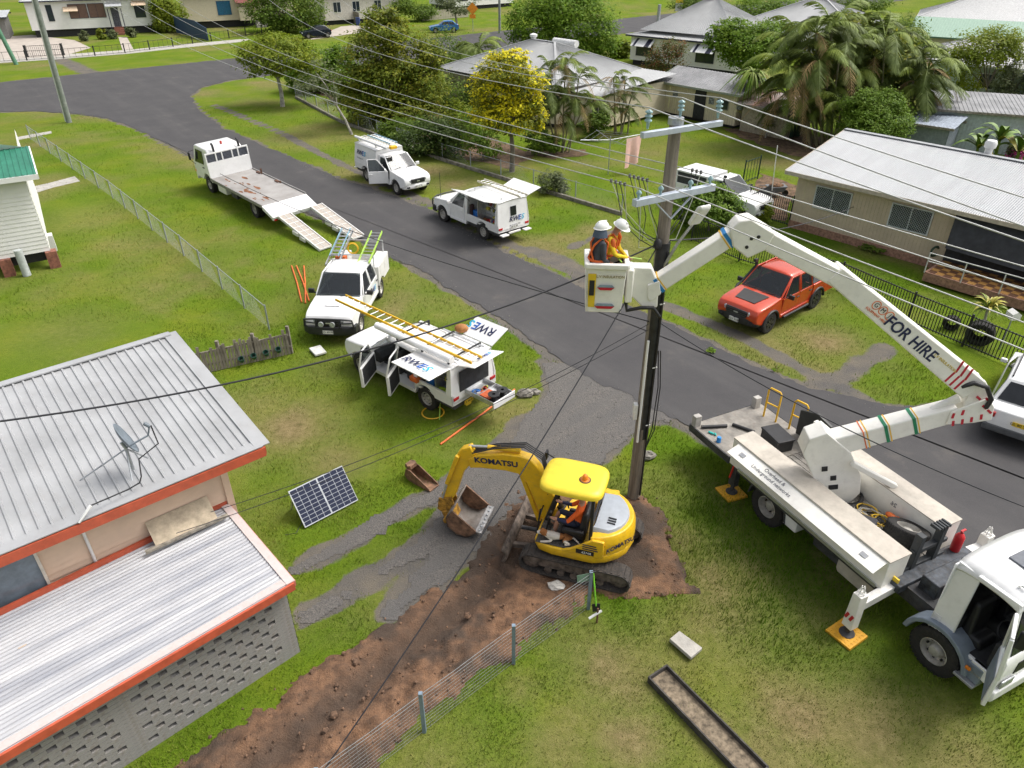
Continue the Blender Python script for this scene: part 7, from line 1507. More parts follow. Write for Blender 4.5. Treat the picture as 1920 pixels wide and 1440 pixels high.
# far end: the pole at the left of the street, wires cross it high above the frame; near end: beyond the right edge of the view
lp = G(130,230); LP = Vector((lp.x,lp.y,0)); DL = (LP+V(0,0,0)-Vector((pb0.x,pb0.y,0))); nl = Vector((-DL.y,DL.x,0)).normalized()
def far_pt(px,py,Yd): return GY(px,py,Yd)
fars = [(640,0,'h'),(590,0,'h'),(505,0,'h'),(330,0,'l'),(276,0,'l'),(240,0,'l'),(190,0,'l')]
nearp = [(1920,345),(1920,395),(1920,425),(1920,485),(1920,525),(1920,580),(1920,625)]
allp = [HVP[2],HVP[1],HVP[0],LVP[3],LVP[2],LVP[1],LVP[0]]
for i, (P_,f_,n_) in enumerate(zip(allp,fars,nearp)):
    hv = i < 3; Yf = 62.; A = GY(f_[0],f_[1],Yf)
    ordn = ('first','second','third','fourth','fifth','sixth','seventh')[i]
    span(P_,A,.9,.011,wire,f'pale overhead wire left of the pole, {ordn} from the top at the pole','overhead wires running up the street',26);
    # swing the near span so that it leaves the frame where the photograph shows
    def py_at(Bq):
        for k in range(1,60):
            q = P_.lerp(Bq,k/60); c_ = q.y * math.cos(TILT) - (q.z-CAMH) * math.sin(TILT)
            if c_ <= .3: return None
            x_ = 960 + FPX * q.x / c_
            if x_ >= 1920: return 720 - FPX * (q.y*math.sin(TILT)+(q.z-CAMH)*math.cos(TILT)) / c_
        return None
    best = None
    for aa in range(-80,30,1):
        Bq = P_ + Vector((math.cos(R(aa)),math.sin(R(aa)),0)) * 22 - V(0,0,.2); y_ = py_at(Bq)
        if y_ is not None and (best is None or abs(y_-n_[1])<best[0]): best = (abs(y_-n_[1]),Bq)
    span(P_,best[1],.25,.011,wire,f'pale overhead wire right of the pole, {ordn} from the top at the pole','overhead wires passing above the boom truck',26)
# connectors and jumpers
for wi, (P_,k) in enumerate(((LVP[0],4),(LVP[1],5),(LVP[3],3))):
    A = GY(fars[(6,5,3)[wi]][0],0,62.)
    for j in range(k):
        t = (.005+.0022*j); q = P_.lerp(A,t+.002*(wi<2)) - V(0,0,.9*4*t); MB().box(q,(.04,.04,.07),.6).build('line_clamp',mat('clamp_grey',(.16,.16,.17),.5,.4),pole)
        e = pat_(6.9) + V(-.15,-.1,random.uniform(-.1,.2)); MB().tube([q,q.lerp(e,.3)-V(random.uniform(-.15,.15),0,random.uniform(.1,.45)),q.lerp(e,.7)-V(random.uniform(-.2,.2),0,random.uniform(.1,.5)),e],.009,5).build('jumper_cable',bwire if j%3 else mat('pale_jumper',(.5,.52,.42),.6),pole,smooth=60)
MB().ball(pat_(6.95)+V(-.12,-.15,0),(.09,.09,.13),10,8).build('cable_bundle',black,pole,smooth=60)
sv = pat_(6.95) + V(-.15,-.15,0)
span(sv,GY(0,790,9.2),.55,.017,bwire,'thick black service cable from the pole across the peach house roof',None,26,'cable','service_cable')
span(sv-V(0,0,.1),G(612,1440,.7)+V(-.3,-.6,0),.35,.013,bwire,'black service cable dropping from the pole over the trench',None,26,'cable','service_cable')
span(pat_(5.15)+V(-.12,-.1,0),GY(310,265,48),.9,.014,bwire,'thin black phone cable crossing the road from the middle of the pole',None,26,'cable','service_cable')
for i, (px,py,z) in enumerate(((395,960,3.4),(330,1000,3.3))): span(pat_(5.1-.15*i)+V(-.12,-.12,0),G(px,py,z),.35,.007,bwire,('upper thin black cable from the pole to the peach house','lower thin black cable from the pole to the peach house')[i],None,22,'cable','service_cable')
span(pat_(5.1)+V(.15,-.1,0),GY(1920,950,9.5),.25,.012,bwire,'thin black cable from the pole passing over the boom truck tray',None,22,'cable','service_cable')
span(pat_(7.0)+V(.15,-.05,0),GV(1600,388,(s0.x,s0.y),a4),.3,.016,bwire,'black service cable from the pole to the beige house gutter',None,22,'cable','service_cable')
for i in range(2): MB().tube([pat_(4.4)+V(.17+.05*i,-.08,0),pat_(3.4)+V(.27+.05*i,-.05,0),pat_(2.2)+V(.24+.06*i,-.08,0),pat_(1.6)+V(.12,-.1,0)],.014,5).build('hanging_cable',bwire,pole,smooth=60)
pl2 = thing('power_pole','grey-green timber power pole at the street corner, cut off by the top edge','pole',LP); tl = GY(66,0,LP.y) - LP; MB().tube([(0,0,-.1),tuple(tl*.5),tuple(tl),tuple(tl*1.9)],[.20,.18,.165,.13],12).build('pole_shaft',mat('grey_pole',(.27,.29,.26),.85,scale=4,col2=(.17,.20,.17)),pl2,smooth=50)
MB().tube([tuple(V(-.20,-.06,.1)),tuple(tl*1.2+V(-.18,-.06,0))],.045,6).build('white_conduit',white,pl2)
pl3 = G(31,121); pz = thing('power_pole','green painted pole beside the far footpath at the top left','pole',(pl3.x,pl3.y,0)); MB().tube([(0,0,-.1),(-1.7,0,9)],[.22,.18],10).build('pole_shaft',mat('green_pole',(.10,.24,.15),.7),pz,smooth=50)
for (px,py,hh,lab) in ((937,62,9,'grey power pole behind the round green tree at the top'),(700,22,8,'thin grey pole behind the yellow-green tree')):
    g_ = G(px,py); t_ = thing('power_pole',lab,'pole',(g_.x,g_.y,0)); MB().tube([(0,0,0),(0,0,hh)],[.18,.14],10).build('pole_shaft',mat('grey_pole'),t_,smooth=50)
for (px,py,m_,txt,lab) in ((887,60,mat('sign_orange',(.85,.30,.02),.5),'','orange diamond road sign above the street'),(1270,40,platew,'40','white and yellow school-zone speed sign by the far road')):
    g_ = G(px,py); t_ = thing('road_sign',lab,'sign',(g_.x,g_.y,0)); MB().tube([(0,0,0),(0,0,2.6)],.04,6).build('post',steel,t_)
    if txt:
        MB().bm(-.55,.55,-.06,-.03,1.4,2.5).build('sign_plate',m_,t_); MB().bm(-.55,.55,-.062,-.03,2.52,3.1).build('upper_plate',platey,t_); text('sign_text',txt,.6,blackp,t_,face_M((0,-.075,1.9),(1,0,0),(0,0,1)))
    else: MB().box((0,-.05,2.9),(1.1,.03,1.1),0,R(45)).build('sign_plate',m_,t_); MB().box((0,-.05,1.95),(.8,.03,.5)).build('lower_plate',m_,t_)
# ================================================================ FENCES
def posts(t,pts,h,r,m,name='post',sq=False):
    if sq: pm_ = MB().bm(-r,r,-r,r,0,h).mesh(name,m)
    else: pm_ = MB().tube([(0,0,0),(0,0,h)],r,8).mesh(name,m,50)
    for p in pts: o = link(name,pm_,t); o.location = (p[0],p[1],0)
def resample(pts,st):
    out = [Vector(pts[0][:2])]
    for a, b in zip(pts[:-1],pts[1:]):
        a, b = Vector(a[:2]), Vector(b[:2]); n = max(1,int(round((b-a).length/st)))
        out += [a.lerp(b,i/n)for i in range(1,n+1)]
    return out
def mesh_panel(b,a,c,z0,z1,st,r):
    a, c = Vector((a[0],a[1],0)), Vector((c[0],c[1],0)); L = (c-a).length; d = (c-a) / L; n = int(L/st)
    for i in range(n+1):
        for sg in (1,-1):
            x0_, x1_ = i * st, i * st + sg * (z1-z0)
            xx0, xx1 = max(0,min(L,x0_)), max(0,min(L,x1_)); f0_, f1_ = (xx0-x0_) / (x1_-x0_), (xx1-x0_) / (x1_-x0_)
            if abs(f1_-f0_) > .02: b.bar(a+d*xx0+V(0,0,z0+f0_*(z1-z0)),a+d*xx1+V(0,0,z0+f1_*(z1-z0)),r,r)
chain = mat('chain_wire',(.24,.255,.26),.5,.4); gpost = mat('galv_post',(.36,.39,.42),.5,.4)
def chainlink(label,pts,h,st=2.4,cell=.09,name='chain_wire_fence',r=.005,m=None):
    t = thing(name,label,'fence'); ps = resample(pts,st); posts(t,ps,h+.05,.03,gpost); rl = MB().tube([(p.x,p.y,h)for p in ps],.016,6)
    rl.build('top_rail',gpost,t); b = MB()
    for a, c in zip(ps[:-1],ps[1:]): mesh_panel(b,a,c,.04,h,cell,r)
    b.build('wire_mesh',m or chain,t)['kind'] = 'stuff'; return t
chainlink('low chain-wire fence beside the flatbed truck lawn',[G(58,262),G(212,372),G(345,480),G(505,618)],.95,2.3,.085,r=.0022)
chainlink('chain-wire garden fence on a low concrete edging beyond the service utes',[G(555,182),G(640,228),G(830,300),G(1000,352),G(1165,402)],1.0,2.6,.11,r=.0025)
ed = thing('garden_edging','low weathered concrete edging under the garden fence','edging')
eps = resample([G(555,184),G(640,230),G(830,302),G(1000,354),G(1165,404)],.8)
for a, c in zip(eps[:-1],eps[1:]): MB().bar((a.x,a.y,.09),(c.x,c.y,.09),.16,.2).build('edging_block',mat('mossy_concrete',(.24,.22,.18),.9,var=.3,scale=4),ed,bevel=.01)
# wire mesh fence beside the trench
wf = thing('wire_fence','galvanised farm-mesh fence with blue-grey posts beside the trench','fence'); fp = [G(1103,1142),G(963,1244),G(796,1372),G(610,1515)]
posts(wf,fp,1.15,.035,mat('blue_grey_post',(.22,.29,.36),.5,.3),sq=True); b = MB(); wfp = resample(fp,.15)
for z in [.05+.095*i for i in range(12)]: b.tube([(p.x,p.y,z+.01*math.sin(p.x*5+z*9))for p in wfp[::4]+[wfp[-1]]],.003 if z<1. else.006,4,False)
for p in wfp: b.tube([(p.x,p.y,.05),(p.x,p.y,1.09)],.0024,4,False)
b.build('wire_mesh',mat('bright_wire',(.34,.35,.36),.5,.4),wf)['kind'] = 'stuff'
MB().poly([G(1103,1142)+V(-.02,0,1.1),G(1103,1142)+V(-.30,-.05,1.08),G(1103,1142)+V(-.28,-.05,.86),G(1103,1142)+V(-.02,0,.88)],.004).build('green_tag',mat('faded_green_tag',(.20,.32,.24),.6),wf)
# black pool-style fence along the beige house
def picket(label,pts,h,name='picket_fence',m=black,st=2.4,sp=.11,r=.011,pr=.03):
    t = thing(name,label,'fence'); ps = resample(pts,st); posts(t,ps,h+.06,pr,m,sq=True)
    for a, c in zip(ps[:-1],ps[1:]):
        b = MB(); L = (c-a).length; n = max(1,int(L/sp))
        for z in (.12,h-.04): b.bar((a.x,a.y,z),(c.x,c.y,z),.03,.035)
        for i in range(1,n): q = a.lerp(c,i/n); b.bm(q.x-r,q.x+r,q.y-r,q.y+r,.06,h)
        b.build('bar_panel',m,t)
    return t
bmet = mat('black_metal_fence',(.022,.023,.025),.5)
picket('black metal bar fence in front of the beige house',[G(1296,452),G(1385,490),G(1570,545),G(1700,605),G(1920,700)],1.2,m=bmet)
picket('black metal side gate fence beside the beige house corner',[G(1400,402),G(1478,425)],1.5,m=bmet,st=1.6)
picket('black bar fence in front of the white house across the street',[G(-20,118),G(120,110),G(235,100),G(325,88),G(430,72),G(520,58)],1.0,m=bmet,st=3,sp=.6,pr=.05)
picket('black sliding gate across the far driveway',[G(52,108),G(120,104)],1.2,m=bmet,st=6,sp=.18,name='gate',pr=.10)
# weathered palings, each its own board
pf = thing('paling_fence','short run of weathered grey timber palings with green pots hung on it','fence'); p0_, p1_ = G(352,708), G(548,664); p0_, p1_ = Vector((p0_.x,p0_.y,0)), Vector((p1_.x,p1_.y,0)); L = (p1_-p0_).length; d_ = (p1_-p0_) / L; n_ = Vector((d_.y,-d_.x,0)); a_ = math.atan2(d_.y,d_.x)
pgm = mat('silvered_timber',(.30,.265,.22),.9,scale=1.,col2=(.08,.068,.055),bump=.4,stretch=(0,14,14,2.5))
for i in range(int(L/.105)):
    h_ = random.uniform(.78,1.02); o = MB().bm(0,.09,-.01,.01,.03,h_).build('paling',pgm,pf); o.location = p0_ + d_ * (i*.105) + n_ * random.uniform(0,.015); o.rotation_euler = (random.uniform(-.03,.03),random.uniform(-.04,.04),a_)
for z in (.3,.75): MB().bar(p0_+V(0,0,z)-n_*.03,p1_+V(0,0,z)-n_*.03,.04,.07).build('rail',pgm,pf)
for t_ in (.0,.33,.66,1.): q = p0_.lerp(p1_,t_) - n_ * .08; MB().bm(-.05,.05,-.05,.05,0,1.05,Matrix.Translation(q)).build('post',pgm,pf)
for i in range(4):
    q = GV(452+i*23,672-i*6,(p0_.x,p0_.y),a_) + n_ * .10; o = MB().lathe([(.001,-.08),(.075,-.08),(.10,.08),(.085,.08),(.07,-.06)],14).build('plant_pot',mat('dark_green_pot',(.02,.07,.05),.5),None,smooth=50,loc=q); o.rotation_euler = (R(25),0,0); tag(o,('first','second','third','fourth')[i]+' dark green pot from the left hung on the weathered palings','pot','pots hung on the palings')
def palings(label,a,c,h,m,w_=.14,gap=.02,name='paling_fence'):
    t = thing(name,label,'fence'); a, c = Vector((a.x,a.y,0)), Vector((c.x,c.y,0)); L = (c-a).length; d = (c-a) / L; n = int(L/(w_+gap)); me = MB().bm(0,w_,-.012,.012,.05,h).mesh('paling',m)
    for i in range(n): o = link('paling',me,t); o.location = a + d * i * (w_+gap); o.rotation_euler = (0,random.uniform(-.01,.01),math.atan2(d.y,d.x))
    MB().bar(a+V(0,0,h*.3),c+V(0,0,h*.3),.05,.08).bar(a+V(0,0,h*.8),c+V(0,0,h*.8),.05,.08).build('rails',m,t)
palings('grey paling fence beside the far driveway at the top',G(605,22),G(675,48),1.7,mat('grey_paling',(.28,.25,.21),.9,var=.2),.25,.03)
palings('cream paling fence at the top edge behind the trees',G(790,40),G(880,32),1.4,mat('cream_paling',(.42,.38,.30),.8),.3,.03)
bf_ = thing('blue_fence','solid navy blue metal fence between the white and cream houses','fence'); q0_, q1_ = G(331,62), G(391,77)
for i in range(6): a, c = q0_.lerp(q1_,i/6), q0_.lerp(q1_,(i+1)/6); MB().poly([a+V(0,0,.05),c+V(0,0,.05),c+V(0,0,2.1 if i<4 else 1.75-.25*(i-4)),a+V(0,0,2.1 if i<5 else 1.75)],.06).build('fence_panel',mat('navy_metal',(.03,.065,.14),.5),bf_)
fpth = MB().poly([q+V(0,0,.03)for q in(G(-40,121),G(100,112),G(240,101),G(350,89),G(450,79),G(470,74),G(450,74),G(350,83),G(240,94),G(100,104),G(-40,113))],.03).mesh('footpath',concrete); struct(link('footpath',fpth))
for nm, pts in (('far_driveway',[(0,112),(118,106),(170,90),(140,76),(60,66),(0,70)]),('far_driveway',[(230,95),(250,92),(238,70),(222,70)]),('far_driveway',[(580,75),(700,58),(690,50),(660,48),(640,50),(610,62)])):
    struct(link(nm,MB().poly([G(*p)+V(0,0,.04)for p in pts],.03).mesh(nm,mat('pale_concrete',(.42,.37,.32),.9,var=.1,scale=1))))
# ================================================================ THINGS ON THE GROUND
sp = thing('solar_panel','dark blue solar panel pair leaning on a stand on the lawn','solar panel'); A_p, B_p = G(573,993), G(672,941); up_ = (GY(547,932,A_p.y+.55)-A_p); tl_ = V(0,0,0)
dx_ = (B_p-A_p).normalized(); nb_ = Vector((-dx_.y,dx_.x,0)); hgt = .98; upd = (nb_*.62+V(0,0,.78)).normalized(); Wp = (B_p-A_p).length
cellm = MB().bm(0,1,0,1,0,.004).mesh('cell',mat('solar_cell',(.012,.018,.05),.12,.2,var=.3))
M0 = face_M(A_p+V(0,0,.06),dx_,upd)
MB().bm(0,Wp,0,hgt,-.03,0,M0).build('frame',mat('panel_frame',(.5,.52,.54),.4,.6),sp)
for half in range(2):
    w2_ = Wp / 2 - .03; 
    for i in range(4):
        for j in range(9):
            o = link('cell',cellm,sp); o.matrix_world = M0 @ Matrix.Translation((.02+half*(Wp/2)+i*w2_/4+.006,.02+j*(hgt-.04)/9+.005,.001)) @ Matrix.Diagonal((w2_/4-.012,(hgt-.04)/9-.010,1,1))
for x in (.1,Wp-.1): MB().bar(M0@V(x,hgt*.9,-.04),Vector((M0@V(x,hgt*.9,0)).xy.to_tuple()+(0,))+nb_*.35,.04,.04).build('stand_leg',alu,sp)
MB().tube([M0@V(.1,.4,-.04),G(575,965),G(555,1000),G(535,1003)],.012,5).build('lead',black,sp)
cb_ = thing('spare_bucket','rusty narrow excavator bucket lying on the grass by the driveway','bucket'); c_ = G(792,905); BM = Matrix.Translation(c_) @ Matrix.Rotation(R(-38),4,'Z')
pf_ = [(-.42,.36),(-.48,.12),(-.36,.0),(.0,.0),(.45,.03)]
q = MB()
for y in (-.16,.16): q.v += [(a,y,z)for a,z in pf_]
for j in range(4): q.f.append((j,j+1,6+j,5+j))
o = q.build('shell',mat('rusty_steel2'),cb_); o.modifiers.new('s','SOLIDIFY').thickness = .025; o.matrix_world = BM
for y in (-.16,.16): o = MB().prism(pf_+[(.40,.10),(-.25,.38)],y-.012,y+.012).build('cheek',mat('rusty_steel2'),cb_); o.matrix_world = BM
o = MB().box((-.38,0,.42),(.2,.24,.12)).tube([(-.38,-.15,.45),(-.38,.15,.45)],.04,8).build('hitch_lug',mat('rusty_steel2'),cb_,bevel=.01); o.matrix_world = BM
for i, (a,c,lab) in enumerate((((547,500),(566,568),'leftmost of three orange conduits on the lawn by the bull-bar ute'),((556,500),(580,566),'middle of three orange conduits on the lawn, crossing its neighbour'),((570,500),(573,570),'rightmost of three orange conduits on the lawn by the bull-bar ute'),((826,835),(965,732),'long orange conduit on the grass behind the open ute'))):
    o = MB().tube([G(*a)+V(0,0,.04),G(*a).lerp(G(*c),.5)+V(.03,0,.05),G(*c)+V(0,0,.04)],.03,8).build('conduit',orange,None,smooth=50); tag(o,lab,'conduit')
def slab(name,label,pix,th,m,cat):
    o = MB().poly([G(*p)+V(0,0,th)for p in pix],th+.02).build(name,m,None,bevel=.01); tag(o,label,cat); return o
slab('concrete_slab','rectangular weathered concrete slab lying on the grass near the trench',[(1254,1207),(1272,1192),(1315,1224),(1294,1242)],.07,concrete,'slab'); slab('pit_lid','square white pit lid on the lawn near the palings',[(580,658),(601,652),(613,665),(592,671)],.05,mat('pale_lid',(.62,.62,.58),.8),'lid')
rocks = [(985,742,.24,'left grey rock of the pair at the driveway edge'),(1002,738,.17,'right grey rock of the pair at the driveway edge'),(1213,858,.22,'flat grey rock at the foot of the power pole'),(1042,1102,.17,'pale concrete lump beside the mesh fence')]
for px, py, r_, lab in rocks:
    b = MB(); b.ball((0,0,0),r_,9,6); b.v = [tuple(Vector(p)*random.uniform(.8,1.15))for p in b.v]; o = b.build('rock',mat('grey_rock',(.27,.25,.22),.9,var=.3,scale=5,bump=.5)if 'pale' not in lab else mat('pale_lump',(.6,.57,.52),.9,var=.2),None); o.location = G(px,py) + V(0,0,r_*.35); o.scale = (1.2,.8,.6); tag(o,lab,'rock')
# planter trough
tg = thing('planter_trough','long narrow dark metal trough of weeds lying on the lawn','trough'); t0_, t1_ = G(1232,1268), G(1420,1462); d_ = (t1_-t0_).normalized(); n_ = Vector((-d_.y,d_.x,0)); dkm = mat('dark_trough',(.06,.055,.05),.8,var=.3,dirt=.3)
for s in (-1,1): MB().bar(t0_+n_*s*.24+V(0,0,.08),t1_+n_*s*.24+V(0,0,.08),.03,.18).build('side_board',dkm,tg)
for p in (t0_,t1_): MB().bar(p-n_*.25+V(0,0,.08),p+n_*.25+V(0,0,.08),.03,.18).build('end_board',dkm,tg)
MB().bar(t0_+V(0,0,.03),t1_+V(0,0,.03),.45,.05).build('soil',mat('trough_soil',(.24,.19,.13),.95,var=.35,scale=9),tg)
# shovel leaning on the end post
sh = thing('shovel','shovel with lime green handle leaning on the mesh fence end post','shovel'); a, c = G(1103,1140) + V(.04,-.03,1.12), G(1118,1150) + V(0,0,.06); MB().tube([a,a.lerp(c,.85)],.018,8).build('handle',mat('lime_handle',(.25,.70,.05),.5),sh); MB().tube([a-V(.06,0,-.02),a+V(.06,0,.02)],.016,8).build('grip',black,sh)
MB().bar(a.lerp(c,.80),c,.17,.02,(0,-1,.3)).build('blade',black,sh,bevel=.006)
tp = thing('garden_tap','garden tap on a short post with a white pipe','tap'); g_ = G(1119,1168); MB().tube([g_,g_+V(0,0,.45)],.02,6).build('post',mat('rusty_steel'),tp); MB().tube([g_+V(-.18,-.05,.2),g_+V(.08,.02,.36)],.028,8).build('pipe',white,tp)
# clothes line with pink sheet
cl_ = thing('clothes_line','rotary clothes line with a pink sheet pegged on it','clothes line'); g_ = G(1140,327); MB().tube([g_,g_+V(0,0,2.2)],.03,8).build('mast',steel,cl_)
for i in range(4): a_ = R(20+90*i); MB().tube([g_+V(0,0,2.0),g_+V(1.9*math.cos(a_),1.9*math.sin(a_),2.15)],.018,6).build('arm',steel,cl_)
for r_ in (.8,1.3,1.8): MB().tube([g_+V(r_*math.cos(R(20+90*i)),r_*math.sin(R(20+90*i)),2.02+.07*r_)for i in range(5)],.006,4).build('line',steel,cl_)
st_ = MB(); sa, sb = g_ + V(.9,-.25,2.12), g_ + V(1.9,.55,2.14); nS = 10
for i in range(nS+1):
    for j in range(5): p = sa.lerp(sb,i/nS); st_.v.append((p.x+.10*math.sin(i*1.1)*j/4,p.y-.12*math.cos(i*.9)*j/4,p.z-j*.42*(1-.12*(i/nS))))
for i in range(nS):
    for j in range(4): q = i * 5 + j; st_.f.append((q,q+1,q+6,q+5))
o = st_.build('bed_sheet',mat('pink_cloth',(.72,.46,.40),.85,var=.05),None,smooth=80); tag(o,'pale pink bed sheet pegged to the clothes line','sheet')
# wheelie bins, letterbox, tyres, barrow
def bin_(p,body,lid,lab):
    t = thing('wheelie_bin',lab,'bin',(p.x,p.y,0)); MB().prism([(-.26,.06),(.24,.06),(.30,1.0),(-.30,1.0)],-.26,.26).build('body',body,t,bevel=.03); MB().prism([(-.33,1.0),(.33,1.0),(.28,1.08),(-.30,1.10)],-.29,.29).build('lid',lid,t,bevel=.02)
    for s in (-1,1): MB().lathe([(.001,-.03),(.10,-.03),(.10,.03),(.001,.03)],12,Matrix.Translation((-.22,s*.24,.10))@Matrix.Rotation(R(90),4,'X')).build('wheel',black,t)
bgm = mat('bin_dark_green',(.015,.05,.03),.5); bin_(G(1830,208),bgm,mat('bin_yellow',(.75,.45,.02),.5),'dark bin with yellow lid near the mint house'); bin_(G(1852,212),bgm,mat('bin_red',(.35,.03,.04),.5),'dark bin with red lid near the mint house'); bin_(G(1478,258),bgm,mat('bin_green',(.03,.35,.16),.5),'dark bin with green lid beside the lean-to'); bin_(G(1490,256),bgm,mat('bin_red'),'dark bin with red lid beside the lean-to'); bin_(G(672,48),mat('bin_blue',(.03,.06,.2),.5),mat('bin_blue'),'blue bin at the end of the far paling fence')
lbx = thing('letterbox','white letterbox on a thin post behind the bar fence','letterbox'); g_ = G(1874,655); MB().tube([g_,g_+V(0,0,1.25)],.025,6).build('post',steel,lbx); MB().prism([(-.15,1.22),(.15,1.22),(.15,1.42),(0,1.52),(-.15,1.42)],-.18,.18).build('box',platew,lbx).location = (g_.x,g_.y,0)
for px, py, s_, lab in ((1830,645,1.0,'large old tyre standing behind the bar fence'),(1780,618,.62,'small old tyre lying behind the bar fence')):
    o = link('old_tyre',WM[(.44,.40,'truck')][0]); g_ = G(px,py); o.location = (g_.x,g_.y,.44*s_); o.scale = (s_,) * 3; o.rotation_euler = (.15,0,R(-35)); tag(o,lab,'tyre')
wb_ = thing('wheelbarrow','wheelbarrow full of brown cuttings beside the beige house','wheelbarrow'); g_ = G(1452,368); MB().prism([(-.5,.55),(.5,.62),(.3,.32),(-.3,.30)],-.34,.34).build('tray',mat('barrow_grey',(.16,.17,.18),.6),wb_).location = g_; MB().ball(g_+V(0,0,.6),(.42,.30,.14),10,6).build('cuttings',mat('brown_cuttings',(.22,.12,.06),.9,var=.5,scale=12),wb_); MB().tube([g_+V(-.3,-.2,.5),g_+V(-.85,-.25,.55)],.02,6).tube([g_+V(-.3,.2,.5),g_+V(-.85,.25,.55)],.02,6).tube([g_+V(-.35,-.2,.4),g_+V(-.4,-.2,0)],.02,6).tube([g_+V(-.35,.2,.4),g_+V(-.4,.2,0)],.02,6).build('handles',mat('barrow_grey'),wb_); MB().lathe([(.001,-.04),(.17,-.04),(.17,.04),(.001,.04)],14,Matrix.Translation(g_+V(.55,0,.18))@Matrix.Rotation(R(90),4,'X')).build('wheel',rubber,wb_)
sh_ = MB().poly([G(1352,428)+V(0,0,1.0),G(1438,394)+V(0,0,1.35),G(1438,394)+V(0,0,.05),G(1352,428)+V(0,0,.05)],.02).build('shade_screen',mat('dark_shade_cloth'),None); tag(sh_,'black shade-cloth screen beside the white ute in the yard','screen')
up = thing('urn_planter','terracotta urn on a dark stand by the garden fence','urn'); g_ = G(687,222); MB().lathe([(.001,0),(.22,0),(.2,.9),(.25,.95),(.001,.95)],12,Matrix.Translation(g_)).build('stand',dark,up); MB().lathe([(.001,.95),(.18,.95),(.32,1.15),(.28,1.16),(.001,1.05)],14,Matrix.Translation(g_)).build('bowl',mat('terracotta',(.40,.15,.07),.8),up)
for nm, pts, lab in (('garden_bed',[(985,285),(1040,300),(1100,290),(1098,280),(1045,286),(990,272)],''),('garden_bed',[(1350,240),(1400,262),(1480,290),(1570,300),(1560,262),(1480,245)],''),('garden_bed',[(570,165),(690,215),(880,300),(960,318),(1000,290),(900,250),(760,190),(640,140)],''),('dirt_pad',[(1395,395),(1470,415),(1500,350),(1430,325)],'')):
    ms_ = MB().poly([(p.x,p.y,.015)for p in ragged([tuple(G(*p)[:2])for p in pts],.5,.2,6)]).mesh(nm,mat('garden_mulch',(.17,.105,.06),.95,var=.35,scale=2.5,bump=.6,fine=25)); struct(link(nm,ms_))
